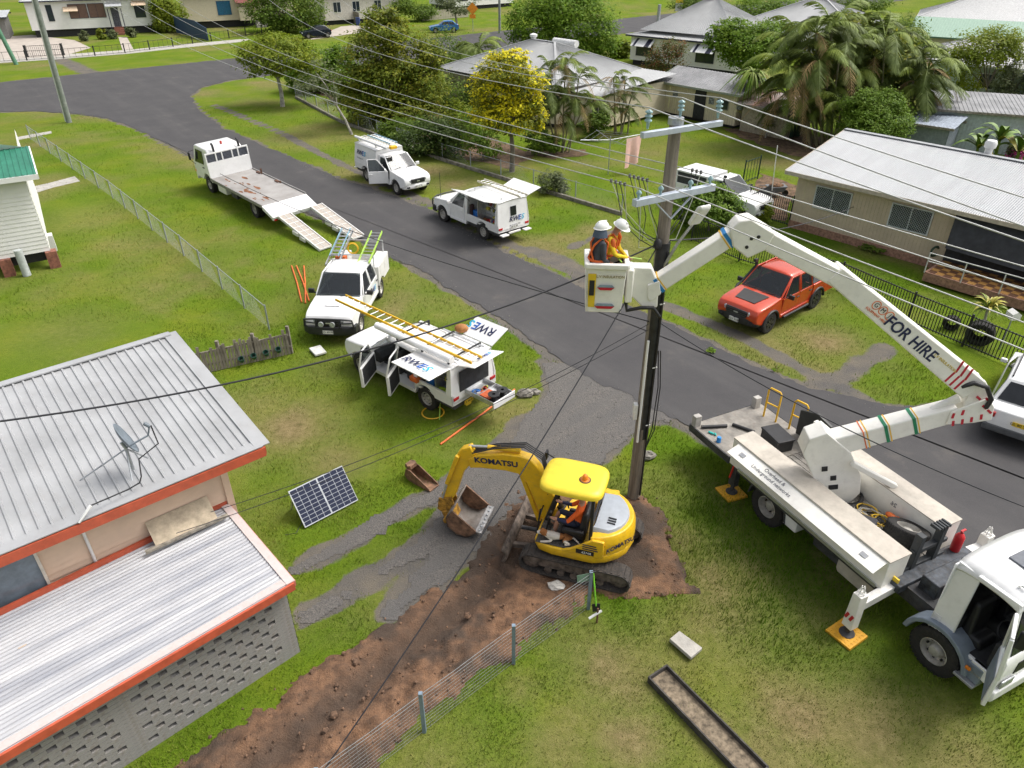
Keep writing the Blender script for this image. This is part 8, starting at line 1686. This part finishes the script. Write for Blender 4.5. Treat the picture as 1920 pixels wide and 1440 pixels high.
# ================================================================ PARKED CARS
def car(name,label,paint,wb,L,w,h,hood,roofs,r=.33,cat='car',rear_plate=None,dglass_=None,clad=None,front=.85):
    """outline: hood height, roofs=(windscreen base x, roof front x, roof rear x, tail glass base x)"""
    t = thing(name,label,cat); fa = wb / 2; nose = fa + front; tailx = nose - L; xb0, xr0, xr1, xb1 = roofs; belt = hood + .06
    def warp(q): 
        k = max(0,abs(q.x-(nose+tailx)/2)-(L/2-.7)) / .7; q.y *= 1 - .14 * k * k
        if q.z > belt - .1: q.y *= 1 - .06 * (q.z-belt+.1) / .2
        if q.z < .45: q.y *= .97
        return q
    out = [(tailx+.12,.36)] + arch_pts(-fa,r+.06,.30,9,r) + arch_pts(fa,r+.06,.30,9,r) + [(nose-.15,.34),(nose,.52),(nose-.04,.72),(nose-.3,hood-.12),(xb0,belt),(xb1,belt+.04),(tailx+.05,belt-.02),(tailx,.75),(tailx,.5)]
    MB().prism(out,-w,w,[(0,.04),(.05,0),(.3,0),(.5,0),(.7,0),(.95,0),(1,.04)],warp).build('body',paint,t,bevel=.03)
    gh = MB(); yb, yt = w * .93, w * .74; base = [(xb0,belt-.02),(xr0,h-.03),((xr0+xr1)/2,h+.02),(xr1,h-.02),(xb1,belt)]
    gh.prism(base,-1,1,[(0,.0),(.08,0),(.5,0),(.92,0),(1,0)],lambda q:Vector((q.x,math.copysign(abs(q.y),q.y)*(yb+(yt-yb)*max(0,min(1,(q.z-belt)/(h-belt)))),q.z+.03*(1-q.y**2)*(q.z>h-.1)))).build('cabin',paint,t,bevel=.03)
    gl_ = dglass_ or dg; f = lambda z: yb + (yt-yb) * (z-belt) / (h-belt) + .008
    def q3(x,z,y): return (x,y,z)
    lerp = lambda a, b, k: a + (b-a) * k
    for s in (-1,1):
        z0, z1 = belt + .03, h - .09; xa0, xa1 = lerp(xb0,xr0,.08) - .12, lerp(xb0,xr0,.85) - .10; xc0, xc1 = lerp(xb1,xr1,.1) + .15, lerp(xb1,xr1,.85) + .12; xm = (xr0+xr1) / 2 - .05
        for a0, a1, c0, c1 in ((xa0,xa1,xm+.03,xm+.03),(xm-.03,xm-.03,xc0,xc1)): MB().poly([q3(a0,z0,s*f(z0)),q3(a1,z1,s*f(z1)),q3(c1,z1,s*f(z1)),q3(c0,z0,s*f(z0))],.006).build('side_window',gl_,t)
        MB().box((xb0-.25,s*(w+.10),belt+.08),(.12,.18,.13)).build('mirror',paint,t,bevel=.03)
        MB().box((nose-.12,s*w*.72,.68),(.16,.34,.13)).build('headlight',lampg,t,bevel=.03); MB().box((tailx+.02,s*w*.80,.88),(.08,.24,.16)).build('tail_light',redl,t,bevel=.02)
        for cx in (fa,-fa): wheel(t,cx,s*(w-.13),r,.22,'alloy' if r>.34 else 'steel')
    off = lambda a, b, y0, y1, k0, k1, sx_: [(lerp(a[0],b[0],k0)+sx_,-y0,lerp(a[1],b[1],k0)+.008),(lerp(a[0],b[0],k0)+sx_,y0,lerp(a[1],b[1],k0)+.008),(lerp(a[0],b[0],k1)+sx_,y1,lerp(a[1],b[1],k1)+.008),(lerp(a[0],b[0],k1)+sx_,-y1,lerp(a[1],b[1],k1)+.008)]
    MB().poly(off((xb0,belt),(xr0,h-.02),yb*.92,yt*.92,.06,.9,.012),.008).build('windscreen',gl_,t); MB().poly(off((xb1,belt),(xr1,h-.02),yb*.86,yt*.88,.12,.88,-.012),.008).build('rear_window',gl_,t)
    MB().bm(tailx+.3,nose-.3,-w*.6,w*.6,.2,.42).build('underbody',dark,t)
    if clad: MB().prism([(tailx-.03,.36),(tailx+.5,.30),(tailx+.5,.55),(tailx-.03,.58)],-w*.9,w*.9).build('rear_bumper',clad,t,bevel=.04)
    plate(t,(tailx-.04,0,.72 if not clad else.80),(0,-1,0),rear_plate or '',platey if rear_plate else platew); return t
suv = car('suv','white SUV seen from behind at the right edge on the road shoulder',white,2.75,4.75,.94,1.68,1.0,(.75,.05,-1.65,-2.1),.38,'SUV','DL 80 YO',None,mat('grey_cladding',(.10,.105,.11),.5))
suv.location = (15.65,18.25,.03); suv.rotation_euler = (0,0,R(50))
for s in (-1,1): MB().bar((.1,s*.62,1.73),(-1.6,s*.62,1.73),.04,.05).build('roof_rail',black,suv)
hb_ = car('hatchback','dark blue hatchback parked on the far verge under the big tree',mat('dark_blue_paint',(.015,.022,.04),.2,.3,coat=.5),2.5,3.95,.84,1.46,.92,(.7,.0,-1.1,-1.65),.31); g_ = G(592,72); hb_.location = (g_.x,g_.y+.8,.0); hb_.rotation_euler = (0,0,R(205))
bc_ = car('hatchback','bright blue car half hidden behind the yellow-green tree',mat('bright_blue_paint',(.02,.16,.42),.25,.2,coat=.5),2.5,4.1,.85,1.48,.94,(.7,.0,-1.2,-1.7),.32); g_ = G(832,62); bc_.location = (g_.x,g_.y+.8,.0); bc_.rotation_euler = (0,0,R(190))
wu = ute('tray_ute','white ute with a wire-sided canopy and tall aerial parked in the back yard',white,wb=3.1,trim=black,snorkel=True); g_ = G(1362,330,1.8); wu.location = (g_.x,g_.y,0); wu.rotation_euler = (0,0,R(-48))
xh, xb, xc, nose, fa, w, belt, roof = D(wu); MB().bm(-fa-1.1,xc-.08,-.92,.92,.70,.85).build('tray',whited,wu,bevel=.01); MB().bm(-fa-.9,xc-.12,-.86,.86,1.72,1.80).bm(-fa-.9,-fa-.8,-.86,.86,.85,1.72).bm(xc-.2,xc-.12,-.86,.86,.85,1.72).bm(-fa-.9,xc-.12,-.86,-.80,.85,1.15).bm(-fa-.9,xc-.12,.80,.86,.85,1.15).build('canopy_frame',white,wu,bevel=.01)
for s in (-1,1): MB().bm(-fa-.8,xc-.2,s*.82-.01,s*.82+.01,1.15,1.70).build('wire_side',mat('dark_mesh',(.06,.065,.07),.7,var=.5,scale=30),wu)
MB().tube([(nose-.1,.6,1.0),(nose-.3,.6,3.6)],.02,6).build('aerial',platew,wu)
gt_ = picket('dark green open gate beside the yard ute',[G(1392,345)+V(0,0,0),G(1420,335)],1.3,'gate',mat('dark_green_steel',(.02,.05,.04),.5),3,.3)
# ================================================================ TREES, PALMS, SHRUBS
def leafmesh(P,N,size,name,m,tint,elong=2.0,droop=0.):
    n = len(P); a = rng.normal(size=(n,3)); a -= N * (a*N).sum(1,keepdims=True); a /= np.linalg.norm(a,axis=1,keepdims=True) + 1e-9; a[:,2] -= droop; b = np.cross(N,a)
    s = size * rng.uniform(.6,1.35,n)[:,None]; co = np.stack([P-a*s*.5,P+b*s*.5/elong,P+a*s*.5,P-b*s*.5/elong],1)
    me = bpy.data.meshes.new(name); me.vertices.add(4*n); me.vertices.foreach_set('co',co.ravel()); me.loops.add(4*n); me.loops.foreach_set('vertex_index',np.arange(4*n,dtype=np.int32))
    me.polygons.add(n); me.polygons.foreach_set('loop_start',np.arange(0,4*n,4,dtype=np.int32)); me.update(calc_edges=True)
    at = me.attributes.new('tint','FLOAT','POINT'); at.data.foreach_set('value',np.repeat(np.clip(tint,0,1),4).astype(np.float32)); me.materials.append(m); return me
def leafmat(name,c1,c2,tintc,rough=.6):
    m = mat(name,c1,rough,scale=.9,col2=c2,spec=.25,attr='tint',acol=tintc); nt_ = m.node_tree; b = nt_.nodes['Principled BSDF']
    if 'tr' not in nt_.nodes:
        tr = nt_.nodes.new('ShaderNodeBsdfTranslucent'); tr.name = 'tr'; mx = nt_.nodes.new('ShaderNodeMixShader'); mx.inputs[0].default_value = .42; src = b.inputs['Base Color'].links[0].from_socket
        nt_.links.new(src,tr.inputs[0]); nt_.links.new(b.outputs[0],mx.inputs[1]); nt_.links.new(tr.outputs[0],mx.inputs[2]); nt_.links.new(mx.outputs[0],nt_.nodes['Material Output'].inputs[0])
    return m
bark = mat('grey_bark',(.20,.17,.13),.9,scale=5,col2=(.10,.085,.07),bump=.4); barkw = mat('pale_bark',(.46,.44,.39),.9,scale=6,col2=(.20,.18,.15))
def tree(name,label,base,blobs,m,n,size,cat='tree',trunk=.14,limbs=True,clus=.30,sparse=1.,tintf=None,tm=None,elong=2.,droop=0.,up=1.05,lean=None,group=None):
    g_ = G(*base); Y = g_.y; t = thing(name,label,cat,(g_.x,g_.y,0),group=group); B3 = []
    for i, (cx,cy,rx,ry) in enumerate(blobs):
        c = GY(cx,cy,Y+random.uniform(-.12,.12)*rx*Y/1360); dep = c.y * math.cos(TILT) - (c.z-CAMH) * math.sin(TILT); k = dep / FPX; rx *= 1.08; r = np.array([rx*k,rx*k*.9,ry*k*1.22]); c.z = max(c.z,r[2]*.75); B3.append((np.array(c),r))
    vol = np.array([r.prod()**(2/3)for c,r in B3]); cnt = (vol/vol.sum()*n*1.6).astype(int); Ps, Ns, Ts = [], [], []
    for (c,r), k in zip(B3,cnt):
        nc = max(6,k//38); d = rng.normal(size=(nc,3)); d /= np.linalg.norm(d,axis=1,keepdims=True); cc = d * (rng.uniform(.35,1.,(nc,1))**.5) * .92; cid = rng.integers(0,nc,k)
        off = rng.normal(size=(k,3)) * clus * .62; off *= np.array([1,1,.75]); p = (cc[cid]+off); Ps.append(c+p*r); nn = p / (np.linalg.norm(p,axis=1,keepdims=True)+1e-9) * .7 + rng.normal(size=(k,3)) * .55 + np.array([0,0,up]); nn /= np.linalg.norm(nn,axis=1,keepdims=True); Ns.append(nn)
        ti = np.clip(rng.normal(.12,.16,k)+rng.normal(0,.14,nc)[cid],0,1)
        if tintf: ti = tintf(p,ti,cid,nc)
        Ts.append(ti)
    P_, N_, T_ = np.concatenate(Ps), np.concatenate(Ns), np.concatenate(Ts); ok = P_[:,2] > .08; me = leafmesh(P_[ok]-np.array([g_.x,g_.y,0]),N_[ok],size,'crown',m,T_[ok],elong,droop); link('crown',me,t)
    b = MB(); tops = sorted(B3,key=lambda q:q[0][2]); mid = np.mean([c for c,r in B3],0); low = min(c[2]-r[2]*.4 for c,r in B3); g0 = np.array([g_.x,g_.y,0.])
    fork = g0 + (mid-g0) * np.array([.45,.45,0]) + np.array([0,0,max(.25,min(low,mid[2]*.55))]); k1 = g0 * .5 + fork * .5 + np.array([.08,.05,0]) * fork[2] * .4
    b.tube([V(*(q-g0))for q in(g0-np.array([0,0,.05]),k1,fork)],[trunk,trunk*.8,trunk*.65],8)
    if limbs:
        for c, r in B3:
            for j in range(2):
                e = c + rng.normal(size=3) * r * .35; m_ = (fork+e) / 2 + np.array([0,0,.12*np.linalg.norm(e-fork)]); b.tube([V(*(q-g0))for q in(fork,m_,e)],[trunk*.5,trunk*.32,trunk*.1],6)
    b.build('trunk',tm or bark,t,smooth=60); return t
L = leafmat
lf_green = L('leaf_green',(.13,.21,.022),(.075,.135,.014),(.24,.30,.045)); lf_bright = L('leaf_bright',(.16,.28,.02),(.095,.18,.014),(.30,.38,.045)); lf_olive = L('leaf_olive',(.19,.245,.026),(.11,.155,.02),(.50,.44,.035)); lf_yg = L('leaf_yellowgreen',(.22,.29,.02),(.13,.18,.016),(.38,.38,.03))
lf_gold = L('leaf_gold',(.24,.27,.035),(.15,.18,.025),(.90,.80,.03)); lf_dark = L('leaf_dark',(.065,.11,.02),(.04,.07,.014),(.13,.18,.035)); lf_grey = L('leaf_grey',(.17,.20,.09),(.10,.13,.05),(.28,.30,.16)); lf_myrtle = L('leaf_myrtle',(.11,.15,.035),(.07,.10,.02),(.45,.09,.07)); lf_soft = L('leaf_soft',(.15,.25,.024),(.09,.165,.018),(.26,.35,.045))
tree('street_tree','slim tree with flat yellow-green crown on the corner verge',(530,200),[(520,105,70,30),(468,98,32,20),(562,112,42,28),(520,78,42,18),(500,130,35,18)],lf_yg,5200,.24,trunk=.2,tm=barkw,clus=.24)
tree('shade_tree','large green tree shading the dark hatchback at the top',(602,60),[(535,20,66,30),(585,22,26,22),(490,14,34,22),(545,-18,60,26),(525,42,40,14)],lf_green,8500,.34,trunk=.3)
tree('young_gum','leaning pale-trunked young tree with sparse leaves beside the verge',(660,252),[(600,140,32,26),(570,158,28,18),(625,165,22,20)],lf_grey,700,.2,trunk=.11,tm=barkw)
tree('frangipani','broad frangipani bush with bright leaves behind the garden fence',(600,172),[(590,125,46,30),(622,150,40,28),(560,142,30,24),(640,115,30,24)],lf_bright,5200,.3,trunk=.16,tm=barkw)
tree('tall_tree','tallest dense olive-green tree with yellow tips in the corner garden',(735,232),[(715,55,48,34),(690,100,50,40),(770,105,55,44),(728,150,66,44),(688,200,52,36),(800,160,46,40),(760,222,66,34),(722,28,30,16),(812,110,30,26),(660,150,30,26)],lf_olive,17000,.25,trunk=.28,clus=.24)
for i, (bs,bl,m_,n_,lab) in enumerate((((815,292),[(790,262,48,26),(842,262,40,26),(815,240,40,20)],lf_dark,4200,'dark shrub mass at the garden fence below the tall tree'),((705,222),[(690,205,30,18),(735,222,34,18)],lf_dark,2200,'low dark shrub left of the urn by the garden fence'),((905,300),[(895,245,34,36),(915,270,28,22)],lf_soft,1300,'thin-leaved shrub with bare grey stems beside the golden tree'),((845,205),[(850,190,55,30),(900,165,30,26)],lf_green,4200,'dense green shrub in front of the grey hip roof'))):
    tree('garden_shrub',lab,bs,bl,m_,n_,.2,'shrub',.06)
for i, (bs,bl,m_,n_,lab) in enumerate((((660,190),[(655,165,34,28),(680,180,26,22)],lf_bright,3000,'bright bush between the frangipani and the tall tree'),((775,262),[(770,240,40,20),(735,245,26,16)],lf_green,2600,'green shrub behind the fence below the tall tree'),((868,270),[(870,225,30,34),(850,250,30,22)],lf_yg,2600,'yellow-green shrub left of the golden tree'),((835,130),[(835,95,45,34),(870,110,30,24)],lf_green,3800,'tree between the tall tree and the feather palm'),((1105,262),[(1110,235,22,18),(1130,225,16,14)],lf_green,1500,'shrub between the two cane palm clumps'),((1000,290),[(1010,262,24,20),(1035,270,20,14)],lf_soft,1500,'low shrub in the palm bed right of the golden tree'))):
    tree('garden_tree',lab,bs,bl,m_,n_,.2,'shrub',.07)
def goldf(p,ti,cid,nc):
    cl_ = rng.random(nc)[cid]; up_ = p[:,2] * .5 + .45 + .25 * np.abs(p[:,0]); return np.where((cl_<.68*up_+.18)&(rng.random(len(p))<.88),rng.uniform(.65,1.,len(p)),ti*.2)
tree('golden_tree','tree covered in golden yellow blossom behind the garden fence',(960,322),[(945,130,48,26),(925,172,44,32),(985,168,38,36),(952,212,54,32),(908,208,28,24),(1002,222,22,28),(965,105,28,12)],lf_gold,10500,.2,trunk=.17,tintf=goldf,clus=.24)
tree('round_tree','big rounded bright green tree at the top centre',(1065,110),[(1000,42,52,42),(1080,48,70,54),(1050,8,70,34),(1122,74,42,36),(985,80,30,24)],lf_bright,15000,.32,trunk=.35,clus=.22)
tree('crepe_myrtle','reddish flowering small tree in front of the striped awnings',(1252,152),[(1250,112,36,32),(1262,90,22,18),(1228,118,20,20)],lf_myrtle,3000,.2,trunk=.09)
tree('poinciana','spreading feathery green tree beside the striped-awning house',(1425,170),[(1400,78,66,30),(1352,76,30,20),(1452,70,46,28),(1412,108,58,24),(1378,52,40,16)],lf_bright,10500,.26,trunk=.25,clus=.2)
tree('round_shrub','large dense round green shrub behind the beige house',(1640,296),[(1640,226,62,34),(1618,198,40,26),(1666,196,34,24),(1602,242,34,24),(1690,240,24,24)],lf_soft,13500,.16,'shrub',trunk=.12,clus=.2)
tree('dark_tree','dark green tree right of the tall palms',(1692,130),[(1692,80,42,40),(1715,100,25,25)],lf_green,4200,.28,trunk=.2)
tree('olive_tree','olive-green tree with dark slim trunk near the coloured bins',(1856,205),[(1842,90,52,26),(1800,112,34,28),(1872,74,44,22),(1892,102,24,24),(1818,150,22,30)],lf_yg,6800,.2,trunk=.12)
tree('sparse_tree','sparse bent tree at the right edge behind the flat shed',(1893,205),[(1900,178,32,36),(1880,150,24,24),(1905,110,18,30)],lf_grey,2600,.2,trunk=.15)
tree('dark_hedge','dark clipped hedge at the upper right edge',(1880,72),[(1850,46,36,16),(1890,46,38,18),(1918,50,24,16),(1815,50,22,14)],lf_dark,6500,.26,'hedge',limbs=False)
tree('bar_fence_bush','spreading bush behind the street lamp and bar fence',(1328,432),[(1325,380,52,28),(1292,395,30,28),(1358,390,34,26),(1335,360,34,16)],lf_soft,8500,.15,'bush',.06,clus=.2)
tree('croton_bush','small variegated lime bush at the side gate of the beige house',(1432,416),[(1430,398,19,14)],lf_yg,1100,.16,'bush',.04)
tree('fence_hedge','tall yellow-green hedge between the white and cream houses',(312,60),[(306,34,24,26),(330,28,20,22),(300,12,22,16)],lf_yg,5200,.3,'hedge',limbs=False)
tree('street_tree','small tree in front of the pale cottage at the top',(690,32),[(690,8,34,16),(665,16,22,12)],lf_green,2600,.3,trunk=.16)
tree('street_tree','thin tree with bare grey trunk beside the orange road sign',(857,55),[(860,8,30,14),(840,2,24,10)],lf_grey,1500,.3,trunk=.2,tm=barkw)
tree('street_tree','low bushy tree left of the orange road sign',(792,40),[(792,22,30,12),(760,12,26,12)],lf_green,3000,.3,trunk=.15)
for i, (bs,bl,m_,n_,lab) in enumerate((((1330,38),[(1320,14,42,14),(1290,6,34,12)],lf_green,3800,'tree by the far road behind the hip-roofed house'),((1430,42),[(1425,16,50,18),(1470,14,36,16)],lf_soft,4500,'leafy tree behind the poinciana near the top edge'),((1175,108),[(1168,92,16,14),(1160,102,14,10)],lf_yg,1500,'yellow-green shrub right of the round tree'),((1900,15),[(1895,2,40,14)],lf_dark,2500,'dark tree in the top right corner'),((1780,30),[(1590,10,30,12),(1630,4,40,12)],lf_green,2500,'tree tops behind the palms at the top edge'))):
    tree('background_tree',lab,bs if i!=4 else(1610,40),bl,m_,n_,.34,'tree',.2)
for (px,py,r_,m_,lab) in ((191,74,9,lf_olive,'rounded golden shrub by the white house veranda'),(210,73,9,lf_grey,'blue-grey shrub by the white house porch'),(158,77,8,lf_grey,'pale flowering shrub at the white house corner'),(246,70,8,lf_grey,'small grey shrub right of the white house steps'),(291,60,10,lf_dark,'dark shrub at the right end of the white house')):
    tree('house_shrub',lab,(px,py),[(px,py-r_,r_,r_)],m_,500,.3,'shrub',.04,False)
tree('fence_shrub','wispy grey-green shrub against the chain-wire garden fence',(1040,362),[(1032,340,26,18),(1050,350,16,12)],lf_grey,1600,.14,'shrub',.03)
for (px,py,lab) in ((1556,512,'ferny weeds along the brick base under the second window'),(1640,470,'low weeds along the brick base below the first window')): tree('wall_plant',lab,(px,py),[(px,py-6,22,5)],lf_green,260,.14,'plant',.02,False)
for (px,py,r_,lab) in ((1330,660,5,'tall tuft of grass on the road edge near the orange pickup'),(1455,695,5,'tall tuft of grass at the gravel crossing')): tree('grass_tuft',lab,(px,py),[(px,py-3,9,4)],lf_bright,260,.12,'grass tuft',.01,False)
# ---------------- palms
def frond(Ln,up,droop,nl=30,lw=.5,seed=0):
    r_ = random.Random(seed); b = MB(); pts = []; N_ = 9
    f = lambda t: Vector((Ln*(t-.16*t*t),0,up*t-droop*t*t))
    b.tube([f(i/N_)for i in range(N_+1)],[.022*(1-.8*i/N_)+.004 for i in range(N_+1)],4,False)
    for i in range(nl):
        t = .16 + .83 * i / nl; p = f(t); q = f(min(1,t+.03)); d = (q-p).normalized(); l_ = lw * math.sin(math.pi*(.15+.78*t)) * r_.uniform(.85,1.15)
        for s in (-1,1):
            tip = p + d * l_ * .62 + Vector((0,s*l_*.72,-l_*r_.uniform(.25,.65))); w_ = d * .018; o = len(b.v); mid = p.lerp(tip,.5) + V(0,0,.05*l_); b.v += [tuple(p-w_),tuple(p+w_),tuple(mid+w_*1.1),tuple(tip),tuple(mid-w_*1.1)]; b.f.append((o,o+1,o+2,o+3,o+4))
    return b
pg = mat('palm_green',(.13,.17,.03),.6,scale=1.5,col2=(.07,.105,.018),spec=.3); pgl = mat('palm_light',(.21,.26,.04),.6,scale=1.5,col2=(.11,.165,.025),spec=.3); pdry = mat('palm_dry',(.36,.25,.10),.8,scale=2,col2=(.22,.15,.06))
FR = [frond(2.3,1.5,2.0,46,.55,1).mesh('frond',pg),frond(2.1,1.9,2.2,44,.5,2).mesh('frond',pgl),frond(2.5,1.2,2.3,46,.55,3).mesh('frond',pg),frond(1.9,.4,2.2,22,.45,4).mesh('frond',pdry),frond(2.2,2.3,1.9,46,.5,5).mesh('frond',pgl)]
stem_m = mat('palm_stem',(.27,.25,.15),.8,scale=6,col2=(.16,.14,.09))
def palm_clump(name,label,base,heads,scale=1.,nf=9,dry=.12,sr=.06,spread=.9,cat='palm'):
    g_ = G(*base); t = thing(name,label,cat,(g_.x,g_.y,0))
    for (hx,hy) in heads:
        yo = random.uniform(-1,1) * spread; h_ = GY(hx,hy,g_.y+yo) - g_; h_.z = max(h_.z,.6); b0_ = Vector((h_.x*.35+random.uniform(-.3,.3),yo*.5,0))
        MB().tube([b0_,b0_.lerp(h_,.5)+V(random.uniform(-.1,.1),0,.1),h_],[sr*1.2,sr,sr*.8],7).build('stem',stem_m,t,smooth=60); a0_ = random.uniform(0,6.28)
        for k in range(nf):
            me_ = FR[3] if random.random() < dry else FR[random.choice((0,1,2,4))]; o = link('frond',me_,t); o.location = h_ - V(0,0,.05); o.rotation_euler = (random.uniform(-.15,.15),random.uniform(-.35,.25),a0_+k*2.39996+random.uniform(-.2,.2)); o.scale = (scale*random.uniform(.8,1.15),) * 3
    return t
palm_clump('palm_tree','single feather palm rising in front of the grey hip roof',(898,168),[(898,92)],1.35,13,.1,.13,.1)
palm_clump('palm_tree','second feather palm leaning over the grey roof vents',(950,178),[(945,108)],1.05,10,.1,.1,.1)
palm_clump('cane_palm','golden cane palm clump beside the grey roof annexe',(1055,285),[(1030,130),(1060,120),(1085,145),(1040,175),(1075,185),(1020,165),(1095,200),(1055,215)],.9,9,.1,.05,.6)
palm_clump('cane_palm','smaller cane palm clump by the garden steps',(1168,252),[(1150,145),(1172,150),(1188,170),(1160,180),(1180,205),(1150,205)],.75,8,.25,.05,.5)
palm_clump('cane_palm','tall left half of the great cane palm stand',(1560,272),[(1478,130),(1500,85),(1530,60),(1560,48),(1500,150),(1535,115),(1575,95),(1500,195),(1550,165),(1590,140),(1530,215),(1580,200),(1475,175)],1.4,11,.16,.07,1.6)
palm_clump('cane_palm','tall right half of the great cane palm stand',(1655,258),[(1600,60),(1630,50),(1660,70),(1690,90),(1720,105),(1640,105),(1680,130),(1715,150),(1610,115),(1655,160),(1620,170),(1700,185),(1740,130),(1735,175)],1.4,11,.16,.07,1.6)
tree('garden_tree','olive-green tree mass filling the middle of the great cane palm stand',(1600,252),[(1545,110,46,36),(1600,90,52,40),(1665,110,50,40),(1705,140,34,34),(1570,170,50,36),(1640,180,50,34),(1620,45,40,18)],lf_olive,9000,.24,trunk=.16)
# ponytail palm, rosettes and banana plants: strap leaves
def strap(L_,w_,up,droop,m,n=7,fold=.25):
    b = MB()
    for i in range(n+1):
        t = i / n; ww = w_ * math.sin(math.pi*min(1,.12+.86*t)) ; x, z = L_ * t * (1-.2*t), up * t - droop * t * t
        b.v += [(x,-ww,z+fold*ww),(x,0,z),(x,ww,z+fold*ww)]
    for i in range(n):
        a = 3 * i; b.f += [(a,a+1,a+4,a+3),(a+1,a+2,a+5,a+4)]
    return b.mesh('leaf',m,80)
def rosette(name,label,base,z,me,n,sc,cat='plant',tilt=(-.5,.3),stem=None,sm=None):
    g_ = G(*base); t = thing(name,label,cat,(g_.x,g_.y,0))
    if stem: MB().tube([(0,0,0),(.05,0,z*.5),(0,0,z)],[stem*1.4,stem,stem*.8],8).build('trunk',sm or barkw,t,smooth=60)
    for k in range(n): o = link('leaf',me if not isinstance(me,list)else me[k%len(me)],t); o.location = (0,0,z); o.rotation_euler = (0,random.uniform(*tilt),k*2.39996); o.scale = (sc*random.uniform(.75,1.15),) * 3
    return t
zz_ = GY(1405,140,G(1395,240).y).z
rosette('ponytail_palm','ponytail palm with drooping grassy head beside the garden shed',(1395,240),zz_,[strap(1.6,.05,.9,2.6,pgl),strap(1.4,.05,1.3,2.7,pgl),strap(1.7,.05,.5,2.4,lf_bright)],90,1.15,'palm',(-.7,.4),.16)
yl = mat('banana_leaf',(.15,.24,.03),.5,scale=2,col2=(.08,.15,.02)); bn = [strap(1.9,.27,1.3,1.6,yl),strap(1.7,.25,1.8,1.7,yl),strap(1.5,.24,.8,1.7,mat('banana_old',(.32,.28,.05),.6,scale=2))]
for px, py, h_, lab in ((1822,312,278,'left banana plant behind the beige roof'),(1856,316,264,'tallest banana plant in the middle of the clump'),(1896,324,284,'right banana plant near the pink flowers')): rosette('banana_plant',lab,(px,py),GY(px,h_,G(px,py).y).z,bn,11,1.0,'plant',(-.7,.1),.1,pgl)
rosette('cordyline','dark red cordyline at the corner of the beige house',(1487,412),.8,strap(.5,.05,.4,.4,mat('dark_red_leaf',(.11,.04,.04),.5)),16,1.0,'plant',(-.7,.1),.03); rosette('cordyline','dark red cordyline beside the ponytail palm',(1378,238),1.2,strap(.6,.06,.5,.5,mat('dark_red_leaf')),26,1.4,'plant',(-.8,.2),.05)
rosette('bromeliad','yellow-green rosette plant behind the bar fence',(1838,615),.75,[strap(.75,.05,.5,.55,pgl),strap(.7,.05,.7,.6,mat('yellow_leaf',(.42,.38,.06),.5))],34,1.1,'plant',(-.8,.2),.05); rosette('dracaena','spiky variegated plant at the lean-to',(1435,258),.7,strap(.7,.05,.5,.6,lf_soft),30,1.2,'plant',(-.8,.2),.05)
rosette('fern','arching fern in front of the yard ute',(1398,382),.35,strap(1.0,.09,.9,1.0,lf_bright),22,1.1,'plant',(-.5,.2))
pk = tree('bougainvillea','pink flowering bush at the right edge beyond the beige roof',(1915,300),[(1912,272,18,16),(1900,290,14,10)],L('leaf_pink',(.10,.16,.03),(.06,.1,.02),(.72,.08,.42)),900,.16,'bush',.04,tintf=lambda p,ti,c,n:np.where(rng.random(n)[c]<.5,.9,ti*.2))
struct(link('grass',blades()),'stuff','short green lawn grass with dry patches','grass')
